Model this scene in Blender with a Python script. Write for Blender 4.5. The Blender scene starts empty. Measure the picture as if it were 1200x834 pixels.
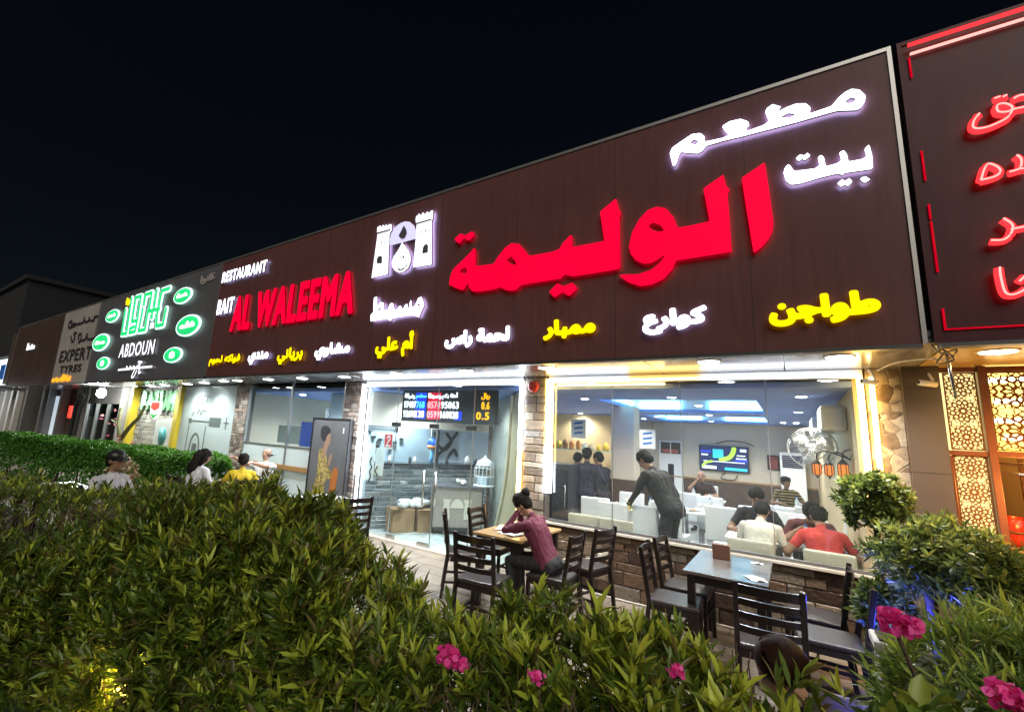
import bpy, bmesh, math, random
import numpy as np
from mathutils import Vector, Matrix, Euler

SC = bpy.context.scene
COL = SC.collection
RND = random.Random(11)
NR = np.random.default_rng(5)
PI = math.pi

# ------------------------------------------------------------------ camera
cam = bpy.data.cameras.new('camera')
cam.sensor_width = 36.0
cam.lens = 536.86 / 1200 * 36.0
cam.shift_x = (600 - 539.9) / 1200
cam.shift_y = -(417 - 410.3) / 1200
cam.clip_start = 0.02
cam.clip_end = 2000
cam_ob = bpy.data.objects.new('camera', cam)
COL.objects.link(cam_ob)
YAW, PITCH, ROLL = 0.6239, 0.1801, 0.0595
fw = Vector((-math.sin(YAW) * math.cos(PITCH), math.cos(YAW) * math.cos(PITCH), math.sin(PITCH)))
rt = Vector((math.cos(YAW), math.sin(YAW), 0))
up = rt.cross(fw)
r2 = rt * math.cos(ROLL) + up * math.sin(ROLL)
u2 = -rt * math.sin(ROLL) + up * math.cos(ROLL)
M = Matrix((r2, u2, -fw)).transposed().to_4x4()
M.translation = Vector((0, -5.938, 1.8))
cam_ob.matrix_world = M
SC.camera = cam_ob

# ------------------------------------------------------------------ world, dim fill from the street
w = bpy.data.worlds.new('World')
SC.world = w
w.use_nodes = True
nt = w.node_tree
bg = nt.nodes['Background']
sky = nt.nodes.new('ShaderNodeTexSky')
sky.sky_type = 'NISHITA'
sky.sun_disc = False
sky.sun_elevation = math.radians(38)
sky.sun_rotation = math.radians(170)
nt.links.new(sky.outputs[0], bg.inputs[0])
bg.inputs[1].default_value = 0.0007
sun = bpy.data.lights.new('sun', 'SUN')
sun.energy = 0.88
sun.angle = math.radians(45)
sun.color = (1.0, 0.94, 0.82)
sun_ob = bpy.data.objects.new('sun', sun)
COL.objects.link(sun_ob)
sun_ob.rotation_euler = Vector((0.45, -0.62, 0.62)).to_track_quat('Z', 'Y').to_euler()
SC.view_settings.view_transform = 'Standard'
SC.view_settings.look = 'None'
SC.view_settings.exposure = 1.25
SC.view_settings.gamma = 1.0
SC.render.engine = 'CYCLES'
SC.cycles.use_denoising = True
SC.cycles.denoiser = 'OPENIMAGEDENOISE'
SC.cycles.max_bounces = 7
SC.cycles.diffuse_bounces = 3
SC.cycles.glossy_bounces = 3
SC.cycles.transmission_bounces = 4
SC.cycles.transparent_max_bounces = 12
SC.cycles.caustics_reflective = False
SC.cycles.caustics_refractive = False
SC.cycles.sample_clamp_indirect = 4.0
SC.cycles.use_light_tree = True


# ------------------------------------------------------------------ materials
def _bsdf(name):
    m = bpy.data.materials.new(name)
    m.use_nodes = True
    return m, m.node_tree, m.node_tree.nodes['Principled BSDF']


def mat(name, col, rough=0.6, metal=0.0, var=0.12, scale=6.0, bump=0.0, bscale=40.0, spec=0.5, attr=None, sheen=0.0):
    """painted / cloth / wood surface: base colour with gentle noise mottling and optional bump"""
    m, t, b = _bsdf(name)
    n = t.nodes.new('ShaderNodeTexNoise')
    n.inputs['Scale'].default_value = scale
    n.inputs['Detail'].default_value = 6
    tc = t.nodes.new('ShaderNodeTexCoord')
    t.links.new(tc.outputs['Object'], n.inputs['Vector'])
    mx = t.nodes.new('ShaderNodeMix')
    mx.data_type = 'RGBA'
    mx.inputs['A'].default_value = [c * (1 - var) for c in col[:3]] + [1]
    mx.inputs['B'].default_value = [min(1, c * (1 + var)) for c in col[:3]] + [1]
    t.links.new(n.outputs['Fac'], mx.inputs['Factor'])
    out = mx.outputs['Result']
    if attr:
        a = t.nodes.new('ShaderNodeVertexColor')
        a.layer_name = attr
        m2 = t.nodes.new('ShaderNodeMix')
        m2.data_type = 'RGBA'
        m2.blend_type = 'MULTIPLY'
        m2.inputs['Factor'].default_value = 1
        t.links.new(out, m2.inputs['A'])
        t.links.new(a.outputs['Color'], m2.inputs['B'])
        out = m2.outputs['Result']
    t.links.new(out, b.inputs['Base Color'])
    b.inputs['Roughness'].default_value = rough
    b.inputs['Metallic'].default_value = metal
    b.inputs['Specular IOR Level'].default_value = spec
    if sheen:
        b.inputs['Sheen Weight'].default_value = sheen
    if bump:
        n2 = t.nodes.new('ShaderNodeTexNoise')
        n2.inputs['Scale'].default_value = bscale
        n2.inputs['Detail'].default_value = 5
        t.links.new(tc.outputs['Object'], n2.inputs['Vector'])
        bp = t.nodes.new('ShaderNodeBump')
        bp.inputs['Strength'].default_value = bump
        bp.inputs['Distance'].default_value = 0.02
        t.links.new(n2.outputs['Fac'], bp.inputs['Height'])
        t.links.new(bp.outputs['Normal'], b.inputs['Normal'])
    return m


def emis(name, col, strength, base=None):
    m, t, b = _bsdf(name)
    b.inputs['Base Color'].default_value = list(base or col) + [1]
    b.inputs['Roughness'].default_value = 0.5
    b.inputs['Specular IOR Level'].default_value = 0.08
    b.inputs['Emission Color'].default_value = list(col) + [1]
    b.inputs['Emission Strength'].default_value = strength
    return m


def glass(name, tint=(0.93, 0.96, 0.95), rough=0.01, strength=1.0, film=0.0):
    """flat shop glass: clear with a mirror-like sheen that grows towards grazing angles"""
    m = bpy.data.materials.new(name)
    m.use_nodes = True
    t = m.node_tree
    for n in list(t.nodes):
        t.nodes.remove(n)
    o = t.nodes.new('ShaderNodeOutputMaterial')
    tr = t.nodes.new('ShaderNodeBsdfTransparent')
    tr.inputs[0].default_value = list(tint) + [1]
    gl = t.nodes.new('ShaderNodeBsdfGlossy')
    gl.inputs['Roughness'].default_value = rough
    gl.inputs['Color'].default_value = (1, 1, 1, 1)
    ge = t.nodes.new('ShaderNodeNewGeometry')
    dt = t.nodes.new('ShaderNodeVectorMath')
    dt.operation = 'DOT_PRODUCT'
    t.links.new(ge.outputs['Incoming'], dt.inputs[0])
    t.links.new(ge.outputs['Normal'], dt.inputs[1])
    last = dt.outputs['Value']
    for op, v, swap in (('ABSOLUTE', 0, 0), ('SUBTRACT', 1, 1), ('POWER', 5, 0), ('MULTIPLY', 0.96 * strength, 0), ('ADD', 0.04 * strength, 0)):
        q = t.nodes.new('ShaderNodeMath')
        q.operation = op
        q.use_clamp = op != 'ABSOLUTE'
        t.links.new(last, q.inputs[1 if swap else 0])
        if op != 'ABSOLUTE': q.inputs[0 if swap else 1].default_value = v
        last = q.outputs[0]
    mx = t.nodes.new('ShaderNodeMixShader')
    t.links.new(last, mx.inputs[0])
    t.links.new(tr.outputs[0], mx.inputs[1])
    t.links.new(gl.outputs[0], mx.inputs[2])
    out = mx.outputs[0]
    if film:
        df = t.nodes.new('ShaderNodeBsdfDiffuse')
        df.inputs[0].default_value = (0.62, 0.70, 0.70, 1)
        m2 = t.nodes.new('ShaderNodeMixShader')
        m2.inputs[0].default_value = film
        t.links.new(out, m2.inputs[1])
        t.links.new(df.outputs[0], m2.inputs[2])
        out = m2.outputs[0]
    t.links.new(out, o.inputs[0])
    return m


def panel_mat(name, col, rough=0.38, seam=0.0, metal=0.0, var=0.18):
    """aluminium composite sign panel: faint vertical brushing, blotchy dust, thin panel joints"""
    m, t, b = _bsdf(name)
    tc = t.nodes.new('ShaderNodeTexCoord')
    mp = t.nodes.new('ShaderNodeMapping')
    mp.inputs['Scale'].default_value = (7, 7, 0.5)
    n = t.nodes.new('ShaderNodeTexNoise')
    n.inputs['Scale'].default_value = 3
    n.inputs['Detail'].default_value = 5
    t.links.new(tc.outputs['Object'], mp.inputs['Vector'])
    t.links.new(mp.outputs[0], n.inputs['Vector'])
    n2 = t.nodes.new('ShaderNodeTexNoise')
    n2.inputs['Scale'].default_value = 1.1
    n2.inputs['Detail'].default_value = 7
    t.links.new(tc.outputs['Object'], n2.inputs['Vector'])
    ad = t.nodes.new('ShaderNodeMath')
    ad.operation = 'ADD'
    t.links.new(n.outputs['Fac'], ad.inputs[0])
    t.links.new(n2.outputs['Fac'], ad.inputs[1])
    hf = t.nodes.new('ShaderNodeMath')
    hf.operation = 'MULTIPLY'
    hf.inputs[1].default_value = 0.5
    t.links.new(ad.outputs[0], hf.inputs[0])
    mx = t.nodes.new('ShaderNodeMix')
    mx.data_type = 'RGBA'
    mx.inputs['A'].default_value = [c * (1 - var) for c in col] + [1]
    mx.inputs['B'].default_value = [c * (1 + var) for c in col] + [1]
    mr = t.nodes.new('ShaderNodeMapRange')
    mr.inputs['From Min'].default_value = 0.36
    mr.inputs['From Max'].default_value = 0.64
    t.links.new(hf.outputs[0], mr.inputs['Value'])
    t.links.new(mr.outputs[0], mx.inputs['Factor'])
    t.links.new(mx.outputs['Result'], b.inputs['Base Color'])
    b.inputs['Metallic'].default_value = metal
    b.inputs['Specular IOR Level'].default_value = 0.2
    bp = t.nodes.new('ShaderNodeBump')
    bp.inputs['Strength'].default_value = 0.25
    bp.inputs['Distance'].default_value = 0.05
    n3 = t.nodes.new('ShaderNodeTexNoise')
    n3.inputs['Scale'].default_value = 0.9
    t.links.new(tc.outputs['Object'], n3.inputs['Vector'])
    t.links.new(n3.outputs['Fac'], bp.inputs['Height'])
    t.links.new(bp.outputs['Normal'], b.inputs['Normal'])
    rr = t.nodes.new('ShaderNodeMapRange')
    rr.inputs['To Min'].default_value = rough * 0.8
    rr.inputs['To Max'].default_value = rough * 1.25
    t.links.new(n2.outputs['Fac'], rr.inputs['Value'])
    t.links.new(rr.outputs[0], b.inputs['Roughness'])
    return m


def rubble_mat(name, cols, scale, joint=(0.03, 0.025, 0.02), jw=0.06, rough=0.35, stretch=(1, 1, 1.3), bump=0.5):
    """random rubble facing: Voronoi stones, each with its own colour, dark joints"""
    m, t, b = _bsdf(name)
    tc = t.nodes.new('ShaderNodeTexCoord')
    mp = t.nodes.new('ShaderNodeMapping')
    mp.inputs['Scale'].default_value = stretch
    t.links.new(tc.outputs['Object'], mp.inputs['Vector'])
    wn = t.nodes.new('ShaderNodeTexNoise')
    wn.inputs['Scale'].default_value = 7
    wn.inputs['Detail'].default_value = 3
    t.links.new(mp.outputs[0], wn.inputs['Vector'])
    vm = t.nodes.new('ShaderNodeMix')
    vm.data_type = 'RGBA'
    vm.blend_type = 'LINEAR_LIGHT'
    vm.inputs['Factor'].default_value = 0.05
    t.links.new(mp.outputs[0], vm.inputs['A'])
    t.links.new(wn.outputs['Color'], vm.inputs['B'])
    v1 = t.nodes.new('ShaderNodeTexVoronoi')
    v1.inputs['Scale'].default_value = scale
    v2 = t.nodes.new('ShaderNodeTexVoronoi')
    v2.feature = 'DISTANCE_TO_EDGE'
    v2.inputs['Scale'].default_value = scale
    for v in (v1, v2):
        v.inputs['Randomness'].default_value = 0.85
        t.links.new(vm.outputs['Result'], v.inputs['Vector'])
    sp = t.nodes.new('ShaderNodeSeparateColor')
    t.links.new(v1.outputs['Color'], sp.inputs[0])
    cr = t.nodes.new('ShaderNodeValToRGB')
    cr.color_ramp.interpolation = 'CONSTANT'
    els = cr.color_ramp.elements
    while len(els) < len(cols):
        els.new(0.5)
    for i, c in enumerate(cols):
        els[i].position = i / len(cols)
        els[i].color = list(c) + [1]
    t.links.new(sp.outputs[0], cr.inputs[0])
    n = t.nodes.new('ShaderNodeTexNoise')
    n.inputs['Scale'].default_value = 18
    n.inputs['Detail'].default_value = 8
    t.links.new(tc.outputs['Object'], n.inputs['Vector'])
    ov = t.nodes.new('ShaderNodeMix')
    ov.data_type = 'RGBA'
    ov.blend_type = 'OVERLAY'
    ov.inputs['Factor'].default_value = 0.75
    t.links.new(cr.outputs[0], ov.inputs['A'])
    t.links.new(n.outputs['Fac'], ov.inputs['B'])
    ramp = t.nodes.new('ShaderNodeMapRange')
    ramp.inputs['From Max'].default_value = jw
    t.links.new(v2.outputs['Distance'], ramp.inputs['Value'])
    jm = t.nodes.new('ShaderNodeMix')
    jm.data_type = 'RGBA'
    jm.inputs['A'].default_value = list(joint) + [1]
    t.links.new(ramp.outputs[0], jm.inputs['Factor'])
    t.links.new(ov.outputs['Result'], jm.inputs['B'])
    t.links.new(jm.outputs['Result'], b.inputs['Base Color'])
    b.inputs['Roughness'].default_value = rough
    ad = t.nodes.new('ShaderNodeMath')
    ad.operation = 'MULTIPLY_ADD'
    ad.inputs[1].default_value = 0.5
    t.links.new(n.outputs['Fac'], ad.inputs[0])
    t.links.new(ramp.outputs[0], ad.inputs[2])
    bp = t.nodes.new('ShaderNodeBump')
    bp.inputs['Strength'].default_value = bump
    bp.inputs['Distance'].default_value = 0.02
    t.links.new(ad.outputs[0], bp.inputs['Height'])
    t.links.new(bp.outputs['Normal'], b.inputs['Normal'])
    return m


def tile_mat(name, c1, c2, mortar, size=0.4, rough=0.4, ratio=1.0, offset=0.0, msize=0.012, axis='XY', bump=0.3):
    m, t, b = _bsdf(name)
    tc = t.nodes.new('ShaderNodeTexCoord')
    src = tc.outputs['Object']
    if axis == 'XZ':
        sp = t.nodes.new('ShaderNodeSeparateXYZ')
        cb = t.nodes.new('ShaderNodeCombineXYZ')
        t.links.new(src, sp.inputs[0])
        ad = t.nodes.new('ShaderNodeMath')
        ad.operation = 'ADD'
        t.links.new(sp.outputs[0], ad.inputs[0])
        t.links.new(sp.outputs[1], ad.inputs[1])
        t.links.new(ad.outputs[0], cb.inputs[0])
        t.links.new(sp.outputs[2], cb.inputs[1])
        src = cb.outputs[0]
    br = t.nodes.new('ShaderNodeTexBrick')
    br.offset = offset
    br.inputs['Scale'].default_value = 1.0
    br.inputs['Brick Width'].default_value = size * ratio
    br.inputs['Row Height'].default_value = size
    br.inputs['Mortar Size'].default_value = msize
    br.inputs['Color1'].default_value = list(c1) + [1]
    br.inputs['Color2'].default_value = list(c2) + [1]
    br.inputs['Mortar'].default_value = list(mortar) + [1]
    t.links.new(src, br.inputs['Vector'])
    n = t.nodes.new('ShaderNodeTexNoise')
    n.inputs['Scale'].default_value = 4
    n.inputs['Detail'].default_value = 9
    n.inputs['Roughness'].default_value = 0.65
    t.links.new(tc.outputs['Object'], n.inputs['Vector'])
    ov = t.nodes.new('ShaderNodeMix')
    ov.data_type = 'RGBA'
    ov.blend_type = 'OVERLAY'
    ov.inputs['Factor'].default_value = 0.6
    t.links.new(br.outputs['Color'], ov.inputs['A'])
    t.links.new(n.outputs['Fac'], ov.inputs['B'])
    t.links.new(ov.outputs['Result'], b.inputs['Base Color'])
    rr = t.nodes.new('ShaderNodeMapRange')
    rr.inputs['To Min'].default_value = rough * 0.6
    rr.inputs['To Max'].default_value = rough * 1.4
    t.links.new(n.outputs['Fac'], rr.inputs['Value'])
    t.links.new(rr.outputs[0], b.inputs['Roughness'])
    bp = t.nodes.new('ShaderNodeBump')
    bp.invert = True
    bp.inputs['Strength'].default_value = bump
    bp.inputs['Distance'].default_value = 0.01
    t.links.new(br.outputs['Fac'], bp.inputs['Height'])
    t.links.new(bp.outputs['Normal'], b.inputs['Normal'])
    return m


def leaf_mat(name, tint=(1, 1, 1), rough=0.38):
    """leaf blade: colour per leaf from the 'col' attribute, light passing through the blade"""
    m = bpy.data.materials.new(name)
    m.use_nodes = True
    t = m.node_tree
    b = t.nodes['Principled BSDF']
    a = t.nodes.new('ShaderNodeVertexColor')
    a.layer_name = 'col'
    t.links.new(a.outputs['Color'], b.inputs['Base Color'])
    b.inputs['Roughness'].default_value = rough
    b.inputs['Specular IOR Level'].default_value = 0.45
    tl = t.nodes.new('ShaderNodeBsdfTranslucent')
    hs = t.nodes.new('ShaderNodeHueSaturation')
    hs.inputs['Value'].default_value = 1.5
    hs.inputs['Hue'].default_value = 0.48
    t.links.new(a.outputs['Color'], hs.inputs['Color'])
    t.links.new(hs.outputs[0], tl.inputs[0])
    mx = t.nodes.new('ShaderNodeMixShader')
    mx.inputs[0].default_value = 0.34
    t.links.new(b.outputs[0], mx.inputs[1])
    t.links.new(tl.outputs[0], mx.inputs[2])
    t.links.new(mx.outputs[0], t.nodes['Material Output'].inputs[0])
    return m


# ------------------------------------------------------------------ objects
def tag(o, label=None, cat=None, group=None, kind=None):
    if label: o['label'] = label
    if cat: o['category'] = cat
    if group: o['group'] = group
    if kind: o['kind'] = kind
    return o


def thing(name, label, cat, loc=(0, 0, 0), rz=0.0, group=None):
    o = bpy.data.objects.new(name, None)
    o.empty_display_size = 0.1
    COL.objects.link(o)
    o.location = loc
    o.rotation_euler = (0, 0, rz)
    return tag(o, label, cat, group)


def dup(root, loc, rz, label=None, group=None):
    def cp(o, par):
        c = o.copy()
        COL.objects.link(c)
        if par is not None:
            c.parent = par
        for ch in o.children:
            cp(ch, c)
        return c
    r = cp(root, None)
    r.location = loc
    r.rotation_euler = (0, 0, rz)
    if label: r['label'] = label
    if group: r['group'] = group
    return r


class MB:
    """collects shapes and links them as ONE mesh object"""
    def __init__(self):
        self.v, self.f, self.mi, self.sm, self.col = [], [], [], [], []

    def add(self, vs, fs, mi=0, smooth=False, col=None):
        n = len(self.v)
        self.v += [tuple(p) for p in vs]
        for f in fs:
            self.f.append(tuple(i + n for i in f))
            self.mi.append(mi)
            self.sm.append(smooth)
            self.col.append(col or (1, 1, 1))
        return self

    def box(self, x0, x1, y0, y1, z0, z1, mi=0, col=None, M=None):
        vs = [Vector((x, y, z)) for x in (x0, x1) for y in (y0, y1) for z in (z0, z1)]
        if M is not None:
            vs = [M @ p for p in vs]
        fs = [(0, 1, 3, 2), (4, 6, 7, 5), (0, 4, 5, 1), (2, 3, 7, 6), (0, 2, 6, 4), (1, 5, 7, 3)]
        return self.add(vs, fs, mi, False, col)

    def bar(self, a, b, wx, wy, mi=0, col=None, upv=(0, 0, 1)):
        a, b = Vector(a), Vector(b)
        d = (b - a)
        L = d.length
        d.normalize()
        u = Vector(upv)
        if abs(d.dot(u)) > 0.95:
            u = Vector((0, 1, 0))
        s = d.cross(u).normalized()
        t = s.cross(d)
        Mx = Matrix((s, t, d)).transposed().to_4x4()
        Mx.translation = a
        return self.box(-wx / 2, wx / 2, -wy / 2, wy / 2, 0, L, mi, col, Mx)

    def tube(self, pts, r, n=8, mi=0, cap=True, col=None):
        pts = [Vector(p) for p in pts]
        rs = r if isinstance(r, (list, tuple)) else [r] * len(pts)
        vs, fs = [], []
        ref = Vector((0.31, 0.17, 0.93))
        for i, p in enumerate(pts):
            d = (pts[min(i + 1, len(pts) - 1)] - pts[max(i - 1, 0)]).normalized()
            rr_ = ref if abs(d.dot(ref)) < 0.95 else Vector((1, 0, 0))
            s = d.cross(rr_).normalized()
            t = d.cross(s)
            for k in range(n):
                a = 2 * PI * k / n
                vs.append(p + (s * math.cos(a) + t * math.sin(a)) * rs[i])
        for i in range(len(pts) - 1):
            for k in range(n):
                k2 = (k + 1) % n
                fs.append((i * n + k, i * n + k2, (i + 1) * n + k2, (i + 1) * n + k))
        if cap:
            fs.append(tuple(range(n))[::-1])
            fs.append(tuple((len(pts) - 1) * n + k for k in range(n)))
        return self.add(vs, fs, mi, True, col)

    def lathe(self, prof, c=(0, 0, 0), n=20, mi=0, sx=1, sy=1, col=None, M=None):
        vs, fs = [], []
        c = Vector(c)
        for r, z in prof:
            for k in range(n):
                a = 2 * PI * k / n
                p = Vector((r * math.cos(a) * sx, r * math.sin(a) * sy, z))
                if M is not None:
                    p = M @ p
                vs.append(c + p)
        for i in range(len(prof) - 1):
            for k in range(n):
                k2 = (k + 1) % n
                fs.append((i * n + k, i * n + k2, (i + 1) * n + k2, (i + 1) * n + k))
        if prof[0][0] > 1e-4: fs.append(tuple(range(n))[::-1])
        if prof[-1][0] > 1e-4: fs.append(tuple((len(prof) - 1) * n + k for k in range(n)))
        return self.add(vs, fs, mi, True, col)

    def ball(self, c, rx, ry, rz, n=14, m=9, mi=0, col=None, M=None):
        prof = [(math.sin(PI * i / m), -math.cos(PI * i / m)) for i in range(m + 1)]
        prof[0] = (1e-5, -1); prof[-1] = (1e-5, 1)
        vs, fs = [], []
        for r, z in prof:
            for k in range(n):
                a = 2 * PI * k / n
                p = Vector((r * math.cos(a) * rx, r * math.sin(a) * ry, z * rz))
                if M is not None:
                    p = M @ p
                vs.append(Vector(c) + p)
        for i in range(m):
            for k in range(n):
                k2 = (k + 1) % n
                fs.append((i * n + k, i * n + k2, (i + 1) * n + k2, (i + 1) * n + k))
        return self.add(vs, fs, mi, True, col)

    def poly(self, pts, y0, y1, mi=0, col=None):
        """prism of an (x, z) outline between two y values"""
        n = len(pts)
        vs = [(p[0], y0, p[1]) for p in pts] + [(p[0], y1, p[1]) for p in pts]
        fs = [tuple(range(n)), tuple(range(2 * n - 1, n - 1, -1))]
        for i in range(n):
            j = (i + 1) % n
            fs.append((j, i, i + n, j + n))
        return self.add(vs, fs, mi, False, col)

    def build(self, name, mats, parent=None, bevel=0.0, loc=None, rz=None):
        me = bpy.data.meshes.new(name)
        me.from_pydata([tuple(p) for p in self.v], [], self.f)
        if not isinstance(mats, (list, tuple)):
            mats = [mats]
        for m in mats:
            me.materials.append(m)
        me.polygons.foreach_set('material_index', self.mi)
        me.polygons.foreach_set('use_smooth', self.sm)
        if any(c != (1, 1, 1) for c in self.col):
            ca = me.color_attributes.new('col', 'FLOAT_COLOR', 'CORNER')
            buf = []
            for p, c in zip(me.polygons, self.col):
                buf += [c[0], c[1], c[2], 1.0] * p.loop_total
            ca.data.foreach_set('color', buf)
        bm = bmesh.new()
        bm.from_mesh(me)
        bmesh.ops.recalc_face_normals(bm, faces=bm.faces)
        bm.to_mesh(me)
        bm.free()
        me.update()
        o = bpy.data.objects.new(name, me)
        COL.objects.link(o)
        if parent is not None: o.parent = parent
        if loc is not None: o.location = loc
        if rz is not None: o.rotation_euler = (0, 0, rz)
        if bevel:
            md = o.modifiers.new('bevel', 'BEVEL')
            md.width = bevel
            md.segments = 2
            md.limit_method = 'ANGLE'
        return o


# ------------------------------------------------------------------ lettering: 2D distance fields turned into solid letters
def seg_dist(P, A, B):
    """min distance of points P (n,2) to segments A-B (m,2)"""
    out = np.full(len(P), 1e9)
    d = B - A
    L2 = (d * d).sum(1) + 1e-12
    for i in range(len(A)):
        t = np.clip(((P - A[i]) @ d[i]) / L2[i], 0, 1)
        q = P - (A[i] + t[:, None] * d[i])
        out = np.minimum(out, np.hypot(q[:, 0], q[:, 1]))
    return out


def inside_poly(P, poly):
    x, y = P[:, 0], P[:, 1]
    r = np.zeros(len(P), bool)
    n = len(poly)
    for i in range(n):
        x1, y1 = poly[i]
        x2, y2 = poly[(i + 1) % n]
        if y1 == y2:
            continue
        c = ((y1 > y) != (y2 > y)) & (x < (x2 - x1) * (y - y1) / (y2 - y1) + x1)
        r ^= c
    return r


def grid_for(b, h, pad):
    xs = np.arange(b[0] - pad, b[1] + pad + h, h)
    zs = np.arange(b[2] - pad, b[3] + pad + h, h)
    X, Z = np.meshgrid(xs, zs, indexing='ij')
    return xs, zs, np.stack([X.ravel(), Z.ravel()], 1)


def march(mb, xs, zs, F, y0, y1, mi_face=0, mi_side=0, mi_back=None):
    """solid from the region F > 0 (F on the grid xs x zs), front face at y0, back at y1"""
    F = F.reshape(len(xs), len(zs))
    F = np.where(np.abs(F) < 1e-6, 1e-6, F)
    cache, vs, fs, side = {}, [], [], []

    def vert(k, p):
        if k not in cache:
            cache[k] = len(vs)
            vs.append(p)
        return cache[k]
    nx, nz = F.shape
    pos = F > 0
    anyp = pos[:-1, :-1] | pos[1:, :-1] | pos[:-1, 1:] | pos[1:, 1:]
    for i, j in zip(*np.nonzero(anyp)):
        cs = [(i, j), (i + 1, j), (i + 1, j + 1), (i, j + 1)]
        loop, cut = [], []
        for k in range(4):
            a, b = cs[k], cs[(k + 1) % 4]
            fa, fb = F[a], F[b]
            if fa > 0:
                loop.append(vert(a, (xs[a[0]], zs[a[1]])))
            if (fa > 0) != (fb > 0):
                t = fa / (fa - fb)
                key = (min(a, b), max(a, b))
                ix = vert(key, (xs[a[0]] + t * (xs[b[0]] - xs[a[0]]), zs[a[1]] + t * (zs[b[1]] - zs[a[1]])))
                loop.append(ix)
                cut.append((ix, fa > 0))
        if len(loop) >= 3:
            fs.append(tuple(loop))
        if len(cut) == 2:
            e, l = (cut[0][0], cut[1][0]) if cut[0][1] else (cut[1][0], cut[0][0])
            side.append((e, l))
        elif len(cut) == 4:
            for q in range(4):
                if cut[q][1]:
                    side.append((cut[q][0], cut[(q + 1) % 4][0]))
    n = len(vs)
    V = [(p[0], y0, p[1]) for p in vs] + [(p[0], y1, p[1]) for p in vs]
    mb.add(V, fs, mi_face)
    mb.add([], [], 0)
    base = len(mb.v) - len(V)
    off = [tuple(i + n for i in f[::-1]) for f in fs]
    for f in off:
        mb.f.append(tuple(i + base for i in f)); mb.mi.append(mi_side if mi_back is None else mi_back); mb.sm.append(False); mb.col.append((1, 1, 1))
    for a, b in side:
        mb.f.append((a + base, b + base, b + n + base, a + n + base)); mb.mi.append(mi_side); mb.sm.append(False); mb.col.append((1, 1, 1))
    return mb


def field_polys(P, polys):
    """signed distance of an even-odd list of outlines"""
    ins = np.zeros(len(P), bool)
    d = np.full(len(P), 1e9)
    for pl in polys:
        a = np.array(pl)
        ins ^= inside_poly(P, pl)
        d = np.minimum(d, seg_dist(P, a, np.roll(a, -1, 0)))
    return np.where(ins, d, -d)


def field_strokes(P, strokes, r):
    d = np.full(len(P), 1e9)
    for s in strokes:
        a = np.array(s)
        d = np.minimum(d, seg_dist(P, a[:-1], a[1:]))
    return r - d


def bounds(polys):
    a = np.concatenate([np.array(p) for p in polys])
    return a[:, 0].min(), a[:, 0].max(), a[:, 1].min(), a[:, 1].max()


def smooth_line(pts, n=5):
    """Catmull-Rom through the traced points"""
    if len(pts) < 3:
        return pts
    P = [np.array(pts[0])] + [np.array(p) for p in pts] + [np.array(pts[-1])]
    out = []
    for i in range(1, len(P) - 2):
        for k in range(n):
            t = k / n
            p0, p1, p2, p3 = P[i - 1], P[i], P[i + 1], P[i + 2]
            out.append(tuple(0.5 * ((2 * p1) + (-p0 + p2) * t + (2 * p0 - 5 * p1 + 4 * p2 - p3) * t * t + (-p0 + 3 * p1 - 3 * p2 + p3) * t ** 3)))
    out.append(tuple(pts[-1]))
    return out


AR = {}
for ch, base, kind in [('ا', 0xFE8D, 2), ('أ', 0xFE83, 2), ('ب', 0xFE8F, 4), ('ة', 0xFE93, 2), ('ت', 0xFE95, 4), ('ج', 0xFE9D, 4),
                       ('ح', 0xFEA1, 4), ('خ', 0xFEA5, 4), ('د', 0xFEA9, 2), ('ر', 0xFEAD, 2), ('س', 0xFEB1, 4), ('ش', 0xFEB5, 4),
                       ('ض', 0xFEBD, 4), ('ط', 0xFEC1, 4), ('ع', 0xFEC9, 4), ('ف', 0xFED1, 4), ('ق', 0xFED5, 4), ('ك', 0xFED9, 4),
                       ('ل', 0xFEDD, 4), ('م', 0xFEE1, 4), ('ن', 0xFEE5, 4), ('ه', 0xFEE9, 4), ('و', 0xFEED, 2), ('ي', 0xFEF1, 4)]:
    AR[ch] = (base, kind)


def shape_arabic(s):
    """joined letter forms in drawing order (left to right)"""
    out = []
    for i, c in enumerate(s):
        if c not in AR:
            out.append(c)
            continue
        base, kind = AR[c]
        prev = i > 0 and s[i - 1] in AR and AR[s[i - 1]][1] == 4
        nxt = i + 1 < len(s) and s[i + 1] in AR and kind == 4
        k = (3 if nxt else 1) if prev else (2 if nxt else 0)
        out.append(chr(base + k))
    return ''.join(out[::-1])


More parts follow.
